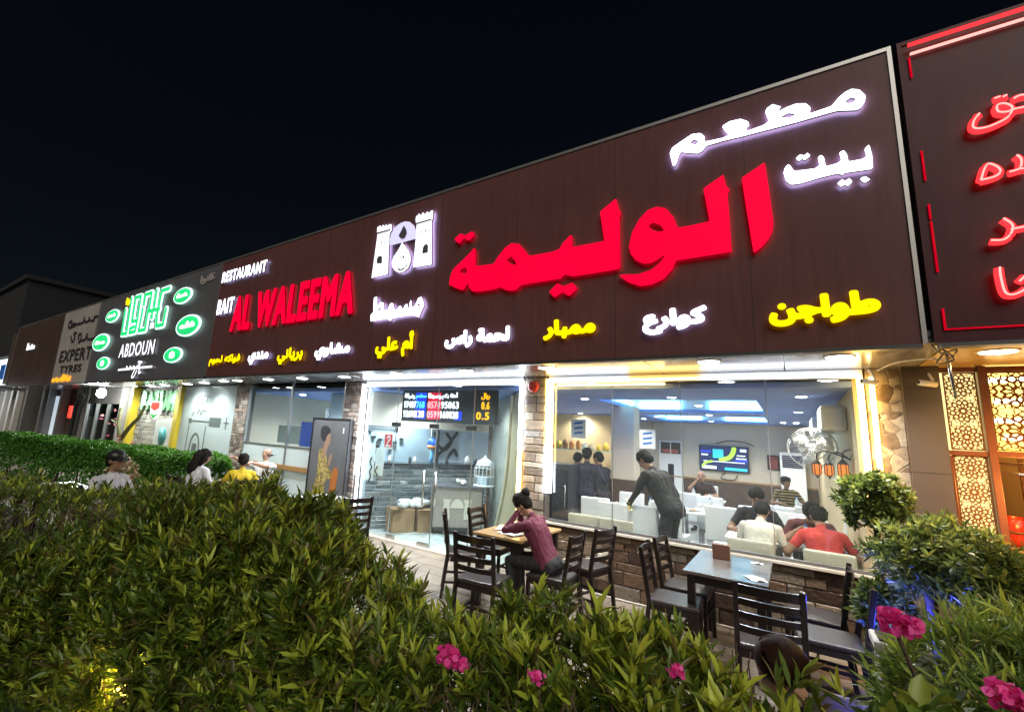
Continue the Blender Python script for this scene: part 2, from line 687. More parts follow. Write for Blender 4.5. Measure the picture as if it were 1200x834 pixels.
def glyph_field(text, box, bold, h, shear=0.0):
    """distance field of a line of text fitted to box = (x0, x1, z0, z1)"""
    cu = bpy.data.curves.new('lettering', 'FONT')
    cu.body = text
    cu.resolution_u = 3
    cu.space_character = 1.14 if text.isascii() else 1.0
    ob = bpy.data.objects.new('lettering', cu)
    COL.objects.link(ob)
    dg = bpy.context.evaluated_depsgraph_get()
    dg.update()
    me = bpy.data.meshes.new_from_object(ob.evaluated_get(dg))
    bpy.data.objects.remove(ob)
    V = np.array([v.co[:2] for v in me.vertices])
    tris = []
    cnt = {}
    for p in me.polygons:
        ix = list(p.vertices)
        for k in range(1, len(ix) - 1):
            tris.append((ix[0], ix[k], ix[k + 1]))
        for k in range(len(ix)):
            e = tuple(sorted((ix[k], ix[(k + 1) % len(ix)])))
            cnt[e] = cnt.get(e, 0) + 1
    edges = np.array([e for e, c in cnt.items() if c == 1])
    bpy.data.meshes.remove(me)
    lo, hi = V.min(0), V.max(0)
    bx = (box[0] + bold, box[1] - bold, box[2] + bold, box[3] - bold)
    S = np.array([(bx[1] - bx[0]) / (hi[0] - lo[0]), (bx[3] - bx[2]) / (hi[1] - lo[1])])
    V = (V - lo) * S + np.array([bx[0], bx[2]])
    if shear:
        V[:, 0] += shear * (V[:, 1] - box[2])
    xs, zs, P = grid_for(box, h, bold + 3 * h)
    ins = np.zeros(len(P), bool)
    for a, b, c in tris:
        A, B, Cc = V[a], V[b], V[c]
        x0, x1 = min(A[0], B[0], Cc[0]), max(A[0], B[0], Cc[0])
        m = np.nonzero((P[:, 0] >= x0) & (P[:, 0] <= x1))[0]
        if not len(m): continue
        Q = P[m]
        s1 = (B[0] - A[0]) * (Q[:, 1] - A[1]) - (B[1] - A[1]) * (Q[:, 0] - A[0])
        s2 = (Cc[0] - B[0]) * (Q[:, 1] - B[1]) - (Cc[1] - B[1]) * (Q[:, 0] - B[0])
        s3 = (A[0] - Cc[0]) * (Q[:, 1] - Cc[1]) - (A[1] - Cc[1]) * (Q[:, 0] - Cc[0])
        ins[m] |= ((s1 >= 0) & (s2 >= 0) & (s3 >= 0)) | ((s1 <= 0) & (s2 <= 0) & (s3 <= 0))
    d = seg_dist(P, V[edges[:, 0]], V[edges[:, 1]])
    return xs, zs, np.where(ins, d, -d) + bold


def word_mb(text, box, bold, h, y0, y1, mi_side=1, shear=0.0, mi_back=None):
    xs, zs, F = glyph_field(text, box, bold, h, shear)
    return march(MB(), xs, zs, F, y0, y1, 0, mi_side, mi_back)
TRACE = {
'ALIF': [[(-0.225,4.273),(-0.041,4.374),(-0.025,4.118),(-0.007,3.784),(-0.019,3.703),(-0.05,3.634),(-0.096,3.576),(-0.165,3.523),(-0.196,3.891)]],
'LAMWAW': [[(-0.541,4.254),(-0.368,4.352),(-0.352,4.232),(-0.321,4.177),(-0.343,4.152),(-0.337,3.874),(-0.333,3.569),(-0.578,3.57),(-0.799,3.569),(-0.828,3.491),(-0.913,3.4),(-1.024,3.359),(-1.133,3.359),(-1.253,3.42),(-1.347,3.506),(-1.283,3.506),(-1.152,3.486),(-1.022,3.515),(-0.938,3.578),(-0.882,3.661),(-0.949,3.617),(-1.021,3.585),(-1.094,3.587),(-1.175,3.639),(-1.225,3.717),(-1.242,3.804),(-1.208,3.952),(-1.138,4.077),(-1.049,4.16),(-0.963,4.174),(-0.88,4.134),(-0.812,4.027),(-0.777,3.903),(-0.633,3.902),(-0.499,3.907),(-0.519,4.074)],[(-1.052,3.992),(-0.998,4.01),(-0.935,3.969),(-0.892,3.896),(-0.956,3.902),(-1.016,3.934)]],
'LIYMA': [[(-1.545,4.263),(-1.372,4.373),(-1.35,4.265),(-1.319,4.184),(-1.337,4.133),(-1.329,3.575),(-1.575,3.57),(-1.845,3.573),(-1.937,3.609),(-1.986,3.567),(-2.206,3.568),(-2.423,3.566),(-2.488,3.56),(-2.54,3.514),(-2.614,3.512),(-2.679,3.531),(-2.77,3.579),(-2.845,3.565),(-3.078,3.564),(-3.176,3.583),(-3.229,3.641),(-3.243,3.706),(-3.28,3.663),(-3.313,3.616),(-3.414,3.653),(-3.558,3.726),(-3.539,3.847),(-3.504,3.93),(-3.405,3.996),(-3.26,4.098),(-3.181,4.171),(-3.162,4.132),(-3.145,3.91),(-2.878,3.895),(-2.821,3.977),(-2.72,4.08),(-2.632,4.121),(-2.529,4.086),(-2.454,3.995),(-2.388,3.908),(-2.097,3.906),(-2.011,3.92),(-1.969,3.988),(-1.882,4.062),(-1.857,4.049),(-1.855,3.915),(-1.497,3.914)],[(-2.697,3.905),(-2.634,3.953),(-2.578,3.883),(-2.546,3.819),(-2.629,3.852)],[(-3.396,3.877),(-3.348,3.918),(-3.298,3.925),(-3.273,3.857),(-3.308,3.833)]],
'REDDOTS': [[(-3.519,4.353),(-3.418,4.416),(-3.339,4.369),(-3.23,4.411),(-3.182,4.341),(-3.272,4.283),(-3.351,4.338),(-3.425,4.273)],[(-2.124,3.434),(-2.023,3.52),(-1.954,3.473),(-1.848,3.502),(-1.786,3.42),(-1.882,3.353),(-1.958,3.407),(-2.057,3.358)]],
'MATAM': [[(0.454,4.742),(0.507,4.802),(0.549,4.836),(0.595,4.849),(0.643,4.821),(0.676,4.753),(0.668,4.7),(0.641,4.653),(0.614,4.641),(0.49,4.684),(0.442,4.685),(0.204,4.682),(0.098,4.684),(-0.223,4.692),(-0.363,4.701),(-0.499,4.696),(-0.543,4.65),(-0.576,4.64),(-0.684,4.685),(-0.728,4.708),(-0.752,4.659),(-0.772,4.592),(-0.8,4.56),(-0.816,4.647),(-0.83,4.728),(-0.806,4.781),(-0.725,4.821),(-0.624,4.867),(-0.548,4.852),(-0.511,4.799),(-0.517,4.745),(-0.362,4.732),(-0.305,4.742),(-0.339,4.797),(-0.361,4.858),(-0.295,4.885),(-0.205,4.876),(-0.148,4.826),(-0.141,4.779),(-0.167,4.763),(-0.162,4.731),(-0.028,4.746),(0.011,4.769),(-0.012,4.869),(-0.001,4.903),(0.047,4.929),(0.108,4.878),(0.073,4.832),(0.143,4.856),(0.215,4.864),(0.284,4.841),(0.315,4.787),(0.304,4.73)],[(0.535,4.743),(0.58,4.771),(0.619,4.748),(0.601,4.718),(0.565,4.724)],[(0.084,4.773),(0.158,4.794),(0.216,4.761),(0.164,4.742)],[(-0.648,4.775),(-0.603,4.808),(-0.565,4.765),(-0.59,4.738)]],
'BAYT': [[(0.633,4.274),(0.665,4.307),(0.675,4.204),(0.671,4.086),(0.498,4.103),(0.478,4.089),(0.459,4.112),(0.338,4.109),(0.204,4.093),(0.136,4.101),(0.104,4.146),(0.09,4.228),(0.104,4.276),(0.133,4.302),(0.149,4.262),(0.164,4.222),(0.311,4.201),(0.341,4.224),(0.334,4.295),(0.36,4.319),(0.375,4.277),(0.38,4.198),(0.457,4.203),(0.484,4.223),(0.476,4.293),(0.504,4.311),(0.522,4.267),(0.527,4.196),(0.611,4.191),(0.642,4.202)],[(0.184,4.34),(0.22,4.368),(0.243,4.342),(0.268,4.364),(0.286,4.33),(0.244,4.299),(0.228,4.323),(0.203,4.301)],[(0.442,4.024),(0.478,4.051),(0.495,4.028),(0.525,4.051),(0.539,4.011),(0.507,3.981),(0.49,4.003),(0.466,3.986)],[(0.584,4.026),(0.622,4.036),(0.646,4.001),(0.61,3.977)]],
'MASMAT': [[(-4.111,3.525),(-4.076,3.607),(-4.019,3.616),(-3.985,3.555),(-3.959,3.485),(-4.007,3.401),(-4.034,3.33),(-4.109,3.362),(-4.211,3.373),(-4.511,3.367),(-4.575,3.331),(-4.636,3.37),(-4.976,3.36),(-4.989,3.458),(-4.938,3.502),(-4.954,3.724),(-4.891,3.728),(-4.869,3.579),(-4.797,3.636),(-4.736,3.612),(-4.716,3.501),(-4.651,3.494),(-4.6,3.595),(-4.553,3.59),(-4.51,3.49),(-4.448,3.483),(-4.437,3.522),(-4.393,3.535),(-4.372,3.487),(-4.327,3.486),(-4.311,3.538),(-4.274,3.549),(-4.252,3.485),(-4.223,3.488),(-4.225,3.562),(-4.206,3.601),(-4.177,3.492),(-4.136,3.487)],[(-4.864,3.513),(-4.805,3.564),(-4.78,3.547),(-4.794,3.505)],[(-4.08,3.51),(-4.049,3.54),(-4.027,3.493),(-4.06,3.479)],[(-4.593,3.483),(-4.567,3.527),(-4.544,3.487)]],
'TOWERL': [[(-5.051,4.044),(-5.011,4.734),(-5.03,4.804),(-5.029,4.874),(-4.996,4.862),(-4.996,4.885),(-4.96,4.877),(-4.958,4.856),(-4.93,4.855),(-4.93,4.878),(-4.895,4.873),(-4.893,4.851),(-4.862,4.85),(-4.861,4.87),(-4.827,4.865),(-4.825,4.846),(-4.791,4.844),(-4.79,4.862),(-4.716,4.844),(-4.711,4.746),(-4.748,4.703),(-4.742,4.512),(-4.703,4.052)]],
'TOWERR': [[(-4.219,4.073),(-4.21,4.514),(-4.216,4.722),(-4.245,4.802),(-4.237,4.87),(-4.205,4.855),(-4.205,4.887),(-4.169,4.883),(-4.163,4.857),(-4.131,4.856),(-4.127,4.885),(-4.092,4.881),(-4.086,4.852),(-4.051,4.854),(-4.047,4.88),(-4.015,4.876),(-4.007,4.853),(-3.978,4.855),(-3.972,4.878),(-3.923,4.875),(-3.918,4.761),(-3.936,4.706),(-3.878,4.057)]],
'DOME': [[(-4.741,4.507),(-4.747,4.614),(-4.716,4.709),(-4.645,4.795),(-4.552,4.83),(-4.464,4.837),(-4.361,4.805),(-4.267,4.721),(-4.214,4.612),(-4.204,4.513),(-4.454,4.508)]],
'DROP': [[(-4.476,4.513),(-4.408,4.433),(-4.328,4.344),(-4.279,4.251),(-4.275,4.154),(-4.315,4.078),(-4.387,4.04),(-4.47,4.036),(-4.562,4.078),(-4.635,4.156),(-4.653,4.233),(-4.621,4.314),(-4.55,4.387),(-4.504,4.452)]],
'LOGODARK': [[(-4.96,4.262),(-4.97,4.34),(-4.941,4.373),(-4.89,4.373),(-4.86,4.345),(-4.855,4.248)],[(-4.061,4.253),(-4.062,4.329),(-4.038,4.376),(-3.992,4.381),(-3.967,4.352),(-3.963,4.251)],[(-4.555,4.624),(-4.506,4.701),(-4.466,4.767),(-4.411,4.692),(-4.392,4.626),(-4.428,4.56),(-4.491,4.561)],[(-5.023,4.776),(-4.74,4.77),(-4.737,4.749),(-5.013,4.748)],[(-4.234,4.751),(-3.94,4.75),(-3.938,4.73),(-4.229,4.727)],[(-4.913,4.61),(-4.899,4.607),(-4.901,4.564),(-4.915,4.567)],[(-4.836,4.607),(-4.822,4.604),(-4.823,4.559),(-4.837,4.561)],[(-4.124,4.609),(-4.109,4.606),(-4.109,4.569),(-4.124,4.573)],[(-4.046,4.611),(-4.031,4.608),(-4.03,4.572),(-4.045,4.575)]],
'LOGOMARK': [[(-4.537,4.132),(-4.454,4.084),(-4.373,4.104),(-4.316,4.173),(-4.343,4.114),(-4.412,4.07),(-4.483,4.07)],[(-4.441,4.28),(-4.411,4.285),(-4.407,4.25),(-4.435,4.25)],[(-4.498,4.291),(-4.468,4.298),(-4.472,4.274)],[(-4.381,4.178),(-4.353,4.264),(-4.369,4.183),(-4.415,4.155)]],
'KUFIC': [[(-14.76,4.61),(-14.696,3.926),(-14.361,3.921),(-14.476,4.904)],[(-14.185,4.896),(-13.849,4.893),(-13.795,4.222),(-14.132,4.23),(-14.185,4.896)],[(-13.795,4.222),(-13.796,3.934),(-14.169,3.918),(-14.182,4.032),(-13.922,4.068)],[(-13.54,4.631),(-13.574,4.895),(-13.186,4.9),(-13.158,4.474)],[(-13.559,4.488),(-13.578,3.926),(-13.187,3.927),(-13.208,4.439)],[(-13.185,4.406),(-12.554,4.396)],[(-12.898,4.918),(-12.868,4.431)],[(-12.182,4.879),(-12.579,4.87),(-12.615,4.226),(-12.528,3.961),(-12.169,3.967),(-12.162,4.352)],[(-12.936,4.359),(-12.894,4.215)]],
'KDOT': [[(-12.913,4.088),(-12.777,4.085),(-12.76,3.936),(-12.937,3.932)]],
'KSTAR': [[(-14.842,4.984),(-14.678,4.919),(-14.611,4.812),(-14.696,4.734),(-14.849,4.774),(-14.872,4.876)]],
'OVALS': [(-11.393,4.591,0.464,0.195),(-10.871,3.828,0.583,0.248),(-11.379,3.183,0.465,0.179),(-15.703,4.542,0.513,0.192),(-16.228,3.803,0.654,0.258),(-15.707,3.166,0.484,0.179)],
'SCRIPT': [[(-14.451,2.934),(-13.896,2.941),(-13.203,2.949),(-12.38,2.951)],[(-13.927,3.007),(-13.772,2.931),(-13.685,2.998),(-13.56,2.93),(-13.467,2.996),(-13.348,2.936)],[(-13.003,3.081),(-13.234,3.1),(-13.092,3.032),(-13.279,2.983),(-13.121,2.931)],[(-13.373,2.909),(-13.487,2.74),(-13.363,2.721),(-13.244,2.873)],[(-13.053,2.944),(-13.109,2.823),(-12.967,2.834)]],
'NEON': [[(1.275,4.33),(1.244,4.285),(1.233,4.236),(1.256,4.212),(1.307,4.208),(1.367,4.226),(1.409,4.253),(1.433,4.315),(1.402,4.359),(1.366,4.359),(1.364,4.311),(1.402,4.291),(1.445,4.298),(1.5,4.295)],[(1.358,4.418),(1.387,4.423)],[(1.398,4.414),(1.418,4.422)],[(1.447,4.381),(1.476,4.393),(1.51,4.385)],[(1.231,3.807),(1.253,3.882),(1.279,3.921),(1.318,3.885),(1.328,3.843),(1.297,3.815),(1.231,3.807)],[(1.415,3.946),(1.432,3.906),(1.418,3.842),(1.369,3.83)],[(1.418,3.838),(1.458,3.835)],[(1.306,3.495),(1.342,3.438),(1.328,3.375),(1.29,3.339),(1.233,3.347)],[(1.332,3.407),(1.406,3.413)],[(1.254,3.146),(1.251,3.086),(1.259,2.968),(1.29,2.943),(1.331,2.958),(1.36,2.985)],[(1.332,3.031),(1.363,3.069)]],
'EXPAR': [[(-17.06,4.687),(-17.347,4.68),(-17.345,4.591),(-17.703,4.607),(-17.813,4.709),(-17.853,4.604),(-18.171,4.616),(-18.31,4.759),(-18.327,4.612),(-18.97,4.597)],[(-19.064,4.567),(-19.682,4.545),(-19.756,4.747),(-19.52,4.744),(-19.474,4.585),(-19.236,4.66),(-18.97,4.597)],[(-16.954,3.994),(-17.547,4.002),(-17.7,4.174),(-17.759,4.017),(-18.158,3.992),(-18.345,3.95)],[(-18.17,4.011),(-18.278,4.22),(-18.502,4.2),(-18.417,4.065)],[(-18.781,4.297),(-19.003,4.296),(-18.843,4.133),(-19.048,4.016),(-19.273,4.222)]],
}
WORDBOX = {'RESTAURANT': (-9.642,-7.999,4.632,4.877),'BAIT': (-9.653,-9.003,3.939,4.266),'AL WALEEMA': (-9.023,-5.401,3.526,4.249),'fawakih': (-9.648,-8.461,2.85,3.067),'mandi': (-8.185,-7.529,2.831,3.071),'biryani': (-7.251,-6.525,2.797,3.086),'mashawi': (-6.216,-5.368,2.826,3.1),'ummali': (-4.826,-4.095,2.791,3.154),'lahma': (-3.565,-2.605,2.858,3.09),'mumbar': (-2.182,-1.584,2.872,3.102),'kawari': (-1.119,-0.551,2.851,3.098),'tawajin': (-0.085,0.631,2.841,3.095),'ABDOUN': (-14.625,-12.447,3.263,3.634),'cafeteria': (-10.691,-10.098,4.747,4.968),'EXPERT': (-19.986,-16.966,3.364,3.758),'TYRES': (-19.685,-17.606,2.996,3.236)}
# ------------------------------------------------------------------ shared materials
ZT, ZB, YS = 5.13, 2.65, -1.30
m_panel = panel_mat('brown_panel', (0.118, 0.050, 0.048), 0.36, var=0.14)
m_panel_g = panel_mat('grey_panel', (0.105, 0.102, 0.115), 0.38)
m_panel_r = panel_mat('maroon_panel', (0.066, 0.020, 0.023), 0.40)
m_panel_s = panel_mat('silver_panel', (0.50, 0.46, 0.43), 0.42, metal=0.35)
m_panel_b = panel_mat('bronze_panel', (0.075, 0.045, 0.038), 0.40)
m_alu = mat('aluminium', (0.42, 0.41, 0.40), 0.38, 0.8, 0.06)
m_alud = mat('dark_aluminium', (0.10, 0.10, 0.10), 0.4, 0.7, 0.08)
m_soffit = panel_mat('soffit_panel', (0.40, 0.39, 0.39), 0.16, metal=0.55, var=0.05)
m_soffit_w = panel_mat('warm_soffit_panel', (0.60, 0.40, 0.15), 0.25, metal=0.4, var=0.06)
m_white = mat('white_paint', (0.74, 0.74, 0.72), 0.45, 0, 0.04)
m_cream = mat('cream_wall', (0.55, 0.48, 0.38), 0.75, 0, 0.10, 3, 0.15, 30)
m_warmwall = mat('ochre_wall', (0.55, 0.42, 0.24), 0.7, 0, 0.10, 3, 0.1, 30)
m_dado = mat('dark_wood_dado', (0.085, 0.055, 0.042), 0.4, 0, 0.25, 5)
m_ceil = mat('blue_lit_ceiling', (0.19, 0.27, 0.58), 0.6, 0, 0.04)  # blue of the cove lighting put into the ceiling colour
m_greytile = tile_mat('grey_green_wall_tile', (0.26, 0.28, 0.25), (0.30, 0.31, 0.28), (0.17, 0.18, 0.16), 0.6, 0.3, 1.0, 0, 0.006, 'XZ')
m_floor_in = tile_mat('pale_floor_tile', (0.46, 0.52, 0.52), (0.50, 0.55, 0.55), (0.33, 0.36, 0.36), 0.6, 0.16, 1.0, 0, 0.006)
m_patio = tile_mat('patio_paver', (0.20, 0.165, 0.13), (0.25, 0.20, 0.155), (0.09, 0.075, 0.06), 0.30, 0.45, 2.0, 0.5, 0.010)
m_ground = mat('street_ground', (0.07, 0.062, 0.055), 0.8, 0, 0.3, 2, 0.3, 60)
m_soil = mat('bed_soil', (0.035, 0.026, 0.018), 0.95, 0, 0.4, 9, 0.8, 40)
m_kerb = mat('kerb_concrete', (0.33, 0.31, 0.28), 0.85, 0, 0.15, 8, 0.4, 60)
m_ledge = mat('ledge_stone', (0.80, 0.80, 0.80), 0.75, 0, 0.25, 14, 0.7, 35, attr='col')
m_rub_dark = rubble_mat('brown_rubble_stone', [(0.16, 0.085, 0.048), (0.25, 0.15, 0.085), (0.11, 0.065, 0.042), (0.30, 0.20, 0.125), (0.19, 0.105, 0.06), (0.22, 0.16, 0.11), (0.09, 0.05, 0.032)], 4.6, rough=0.25, stretch=(0.85, 0.85, 1.75), jw=0.05)
m_rub_pale = rubble_mat('pale_rubble_stone', [(0.30, 0.24, 0.165), (0.17, 0.115, 0.068), (0.33, 0.28, 0.21), (0.24, 0.185, 0.125), (0.14, 0.092, 0.052), (0.27, 0.21, 0.14)], 6.0, joint=(0.16, 0.13, 0.10), jw=0.04, rough=0.6, stretch=(1, 1, 1.2))
m_sill = mat('sill_marble', (0.58, 0.53, 0.45), 0.25, 0, 0.1, 6)
m_taupe = mat('taupe_pillar_panel', (0.088, 0.066, 0.050), 0.35, 0, 0.10, 3)
m_glass = glass('shop_glass', film=0.012)
m_glass_d = glass('door_glass', (0.90, 0.95, 0.95), 0.01, 1.0, film=0.012)
m_film = glass('frosted_glass', (0.86, 0.92, 0.92), 0.05, 0.8, film=0.62)
m_led_w = emis('led_white', (0.80, 0.88, 1.0), 9)
m_led_y = emis('led_warm', (1.0, 0.62, 0.17), 8)
m_down = emis('downlight_lens', (0.96, 0.97, 1.0), 22)
m_down_y = emis('warm_downlight_lens', (1.0, 0.72, 0.30), 16)
m_trim = mat('downlight_trim', (0.70, 0.70, 0.70), 0.3, 0.3)
m_red_face = emis('red_acrylic', (1.0, 0.0, 0.034), 0.48, (0.35, 0.0, 0.012))
m_red_edge = emis('red_return', (0.85, 0.0, 0.03), 1.6, (0.3, 0, 0.01))
m_wht_face = emis('white_acrylic', (0.82, 0.90, 1.0), 1.5)
m_wht_edge = emis('white_return', (0.42, 0.52, 1.0), 7.0)
m_wht_soft = emis('white_return_soft', (0.45, 0.54, 1.0), 2.2)
m_ret = mat('dark_letter_return', (0.03, 0.03, 0.034), 0.5)
m_yel_face = emis('yellow_acrylic', (1.0, 0.78, 0.0), 0.50, (0.6, 0.45, 0))
m_yel_edge = emis('yellow_return', (1.0, 0.62, 0.0), 0.9, (0.5, 0.35, 0))
m_grn_face = emis('green_acrylic', (0.02, 0.72, 0.20), 0.42, (0.01, 0.4, 0.1))
m_mint = emis('mint_edge', (0.62, 1.0, 0.86), 0.7)
m_logo_w = emis('logo_white', (0.90, 0.92, 1.0), 0.5)
m_logo_d = mat('logo_ink', (0.10, 0.09, 0.12), 0.5)
m_ink = mat('black_ink', (0.015, 0.015, 0.016), 0.5)
m_dkgrey = mat('dark_grey_plastic', (0.04, 0.04, 0.042), 0.45)
m_steel = mat('brushed_steel', (0.55, 0.55, 0.54), 0.25, 1.0, 0.06)
m_darkwood = mat('dark_stained_wood', (0.013, 0.009, 0.008), 0.28, 0, 0.3, 20)
m_seatpad = mat('black_vinyl_seat', (0.028, 0.022, 0.021), 0.34, 0, 0.15, 12, 0.1, 90)
m_goldwood = mat('varnished_wood', (0.33, 0.19, 0.075), 0.25, 0, 0.3, 9)

# ------------------------------------------------------------------ ground
g = MB().box(-260, 260, -160, 300, -0.35, -0.16)
tag(g.build('ground', m_ground), kind='structure')
tag(MB().box(-27.5, 12, -3.35, 0.0, -0.16, 0.0).build('pavement', m_patio), kind='structure')
tag(MB().box(-27.5, 12, -3.50, -3.353, -0.16, 0.012).build('kerb', m_kerb, bevel=0.012), kind='structure')
tag(MB().box(-27.5, 12, -9.0, -3.503, -0.158, -0.03).build('soil', m_soil), kind='structure')


# ------------------------------------------------------------------ restaurant building
def ledge_blocks(mb, x0, x1, z0, z1, y, row=(0.07, 0.15), wid=(0.12, 0.30), cols=None, seed=1, mapf=None, depth=0.035):
    """split-face stone facing: rows of blocks of uneven length, height and projection"""
    R_ = random.Random(seed)
    cols = cols or [(0.36, 0.29, 0.21), (0.24, 0.19, 0.14), (0.44, 0.39, 0.31), (0.18, 0.145, 0.12), (0.33, 0.31, 0.28), (0.29, 0.22, 0.15)]
    z = z0
    while z < z1 - 0.02:
        h = min(R_.uniform(*row), z1 - z)
        if z1 - z - h < 0.04: h = z1 - z
        x = x0
        while x < x1 - 0.01:
            wd = R_.uniform(*wid)
            if x1 - x - wd < 0.07: wd = x1 - x
            c = R_.choice(cols)
            k = R_.uniform(0.75, 1.2)
            c = (c[0] * k, c[1] * k, c[2] * k)
            d = R_.uniform(0.3, 1.0) * depth
            g_ = 0.004
            vs = []
            for yy, ins in ((0, 0), (-d * 0.7, 0), (-d, 0.010)):
                for (xx, zz) in ((x + g_ + ins, z + g_ + ins), (x + wd - g_ - ins, z + g_ + ins), (x + wd - g_ - ins, z + h - g_ - ins), (x + g_ + ins, z + h - g_ - ins)):
                    jx = R_.uniform(-0.006, 0.006) if ins else 0
                    vs.append((xx + jx, y + yy, zz + jx))
            if mapf: vs = [mapf(*p) for p in vs]
            fs = [(8, 9, 10, 11)]
            for b in (0, 4):
                for i in range(4):
                    j = (i + 1) % 4
                    fs.append((b + i, b + j, b + 4 + j, b + 4 + i))
            mb.add(vs, fs, 0, False, c)
            x += wd
        z += h
    return mb


bld = thing('restaurant_building', 'single-storey restaurant with LED-framed glass front, stone piers and brightly lit dining room', 'building', (0, 0, 0))
# roof slab and parapet block behind the signs
MB().box(-10.85, 1.14, 0.02, 9.3, 2.80, 3.35).build('roof', m_taupe, bld)
MB().box(-10.80, 1.10, -1.20, 0.015, 2.76, 5.05).build('parapet', m_taupe, bld)
# soffit panels
sf = MB()
xs = [-10.8, -9.6, -8.4, -7.2, -6.0, -4.8, -3.6, -2.4, -1.2, 0.0, 1.0]
for i in range(len(xs) - 1):
    sf.box(xs[i] + 0.004, xs[i + 1] - 0.004, YS + 0.03, -0.03, 2.66, 2.70)
sf.build('soffit', m_soffit, bld, bevel=0.004)
MB().box(-10.8, 1.0, YS + 0.02, -0.02, 2.705, 2.75).build('soffit_backing', m_alud, bld)


def downlight(parent, x, y, z, r, lens, power=0, col=(1, 1, 1)):
    d = MB().lathe([(r, 0.0), (r + 0.018, -0.008), (r + 0.018, 0.0)], (x, y, z), 24).build('downlight', m_trim, parent)
    MB().lathe([(0.001, -0.010), (r * 0.7, -0.011), (r, -0.006), (r, -0.002)], (x, y, z), 24).build('lens', lens, d)
    if power:
        l = bpy.data.lights.new('downlight_lamp', 'SPOT')
        l.energy = power
        l.color = col
        l.spot_size = math.radians(150)
        l.spot_blend = 0.7
        l.shadow_soft_size = r
        lo = bpy.data.objects.new('downlight_lamp', l)
        COL.objects.link(lo)
        lo.location = (x, y, z - 0.03)
        lo.parent = d
    return d


for x in (-10.3, -9.72, -8.55, -7.44, -6.25, -4.89, -3.58, -2.38, -0.62, 0.40):
    downlight(bld, x, -0.66 if x < -5 else -0.80, 2.658, 0.095, m_down, 85 if x > -7 else 45, (0.92, 0.96, 1.0))

# front: piers, low wall, sill, glazing
pr = MB()
ledge_blocks(pr, -3.06, -2.74, 0.0, 2.655, -0.02, seed=3)
pr.box(-3.08, -2.72, -0.02, 0.12, 0.0, 2.655, 0, (0.10, 0.085, 0.07))
pr.build('stone_pier', m_ledge, bld)
pr = MB()
ledge_blocks(pr, -6.90, -6.46, 0.0, 2.655, -0.02, (0.05, 0.11), (0.07, 0.17), [(0.26, 0.20, 0.17), (0.40, 0.36, 0.33), (0.16, 0.12, 0.11), (0.34, 0.27, 0.22)], 5)
pr.box(-6.92, -6.44, -0.02, 0.12, 0.0, 2.655, 0, (0.12, 0.10, 0.09))
pr.build('stone_pier', m_ledge, bld)
pr = MB()
ledge_blocks(pr, -10.80, -10.28, 0.0, 2.655, -0.02, (0.05, 0.11), (0.07, 0.17), [(0.28, 0.22, 0.17), (0.40, 0.36, 0.31), (0.18, 0.14, 0.12), (0.34, 0.27, 0.20)], 6)
pr.box(-10.82, -10.26, -0.02, 0.12, 0.0, 2.655, 0, (0.12, 0.10, 0.09))
pr.build('stone_pier', m_ledge, bld)
MB().box(0.64, 0.885, -0.03, 0.12, 0.0, 2.655).build('stone_pier', m_rub_pale, bld)
MB().box(0.889, 1.14, -0.10, 0.10, 0.0, 2.655).build('end_pier', m_taupe, bld)
MB().box(0.886, 1.142, -0.102, -0.098, 1.70, 1.704).build('panel_joint', m_ink, bld)
m_ledge_b = mat('brown_ledge_stone', (0.80, 0.80, 0.80), 0.30, 0, 0.40, 16, 0.8, 30, attr='col')
pr = MB()
ledge_blocks(pr, -2.72, 0.62, 0.0, 0.705, -0.012, (0.085, 0.17), (0.13, 0.36), [(0.13, 0.078, 0.048), (0.21, 0.145, 0.095), (0.085, 0.052, 0.035), (0.26, 0.20, 0.14), (0.15, 0.09, 0.055), (0.19, 0.15, 0.11), (0.07, 0.042, 0.030)], 77, None, 0.022)
pr.box(-2.72, 0.62, -0.012, 0.12, 0.0, 0.705, 0, (0.05, 0.035, 0.026))
pr.build('stone_dado', m_ledge_b, bld)
tl = MB()
for x in (-1.86, -1.10, -0.30):
    tl.box(x, x + 0.006, -0.0375, -0.035, 0.0, 0.70)
tl.build('tile_joint', m_alud, bld)
MB().box(-2.70, 0.62, -0.075, 0.14, 0.708, 0.742).build('window_sill', m_sill, bld, bevel=0.006)
MB().box(-2.66, 0.58, -0.055, -0.03, 0.745, 0.775).build('sill_channel', m_alu, bld)
gx = [-2.62, -1.83, -1.03, -0.18, 0.55]
for i in range(4):
    MB().box(gx[i] + 0.003, gx[i + 1] - 0.003, -0.006, 0.004, 0.745, 2.57).build('window_pane', m_glass, bld)
jt = MB()
for x in gx[1:4]:
    jt.box(x - 0.0035, x + 0.0035, -0.009, 0.007, 0.745, 2.57)
jt.build('glass_joint', m_alu, bld)
MB().box(-2.70, 0.62, -0.03, 0.10, 2.575, 2.655).build('window_head', m_white, bld)
# entrance glazing
for a, b in ((-6.32, -5.55), (-5.545, -4.66), (-4.655, -3.95), (-3.945, -3.16)):
    z0 = 0.035
    p = MB().box(a + 0.003, b - 0.003, -0.006, 0.005, z0, 2.55)
    nm = 'door_pane' if a < -4.6 and a > -5.6 or (a == -4.655) else 'shop_pane'
    p.build(nm, m_glass_d, bld)
df = MB()
for x in (-5.5475, -4.6575, -3.9475):
    df.box(x - 0.004, x + 0.004, -0.010, 0.010, 0.035, 2.55)
df.build('glass_joint', m_alu, bld)
for x in (-5.55, -4.70, -3.97):
    MB().box(x - 0.10, x + 0.10, -0.018, 0.018, 1.86, 1.93).build('patch_fitting', m_steel, bld)
MB().box(-4.90, -4.68, -0.018, 0.018, 0.03, 0.09).build('patch_fitting', m_steel, bld)
MB().box(-5.58, -5.40, -0.018, 0.018, 0.03, 0.09).build('patch_fitting', m_steel, bld)
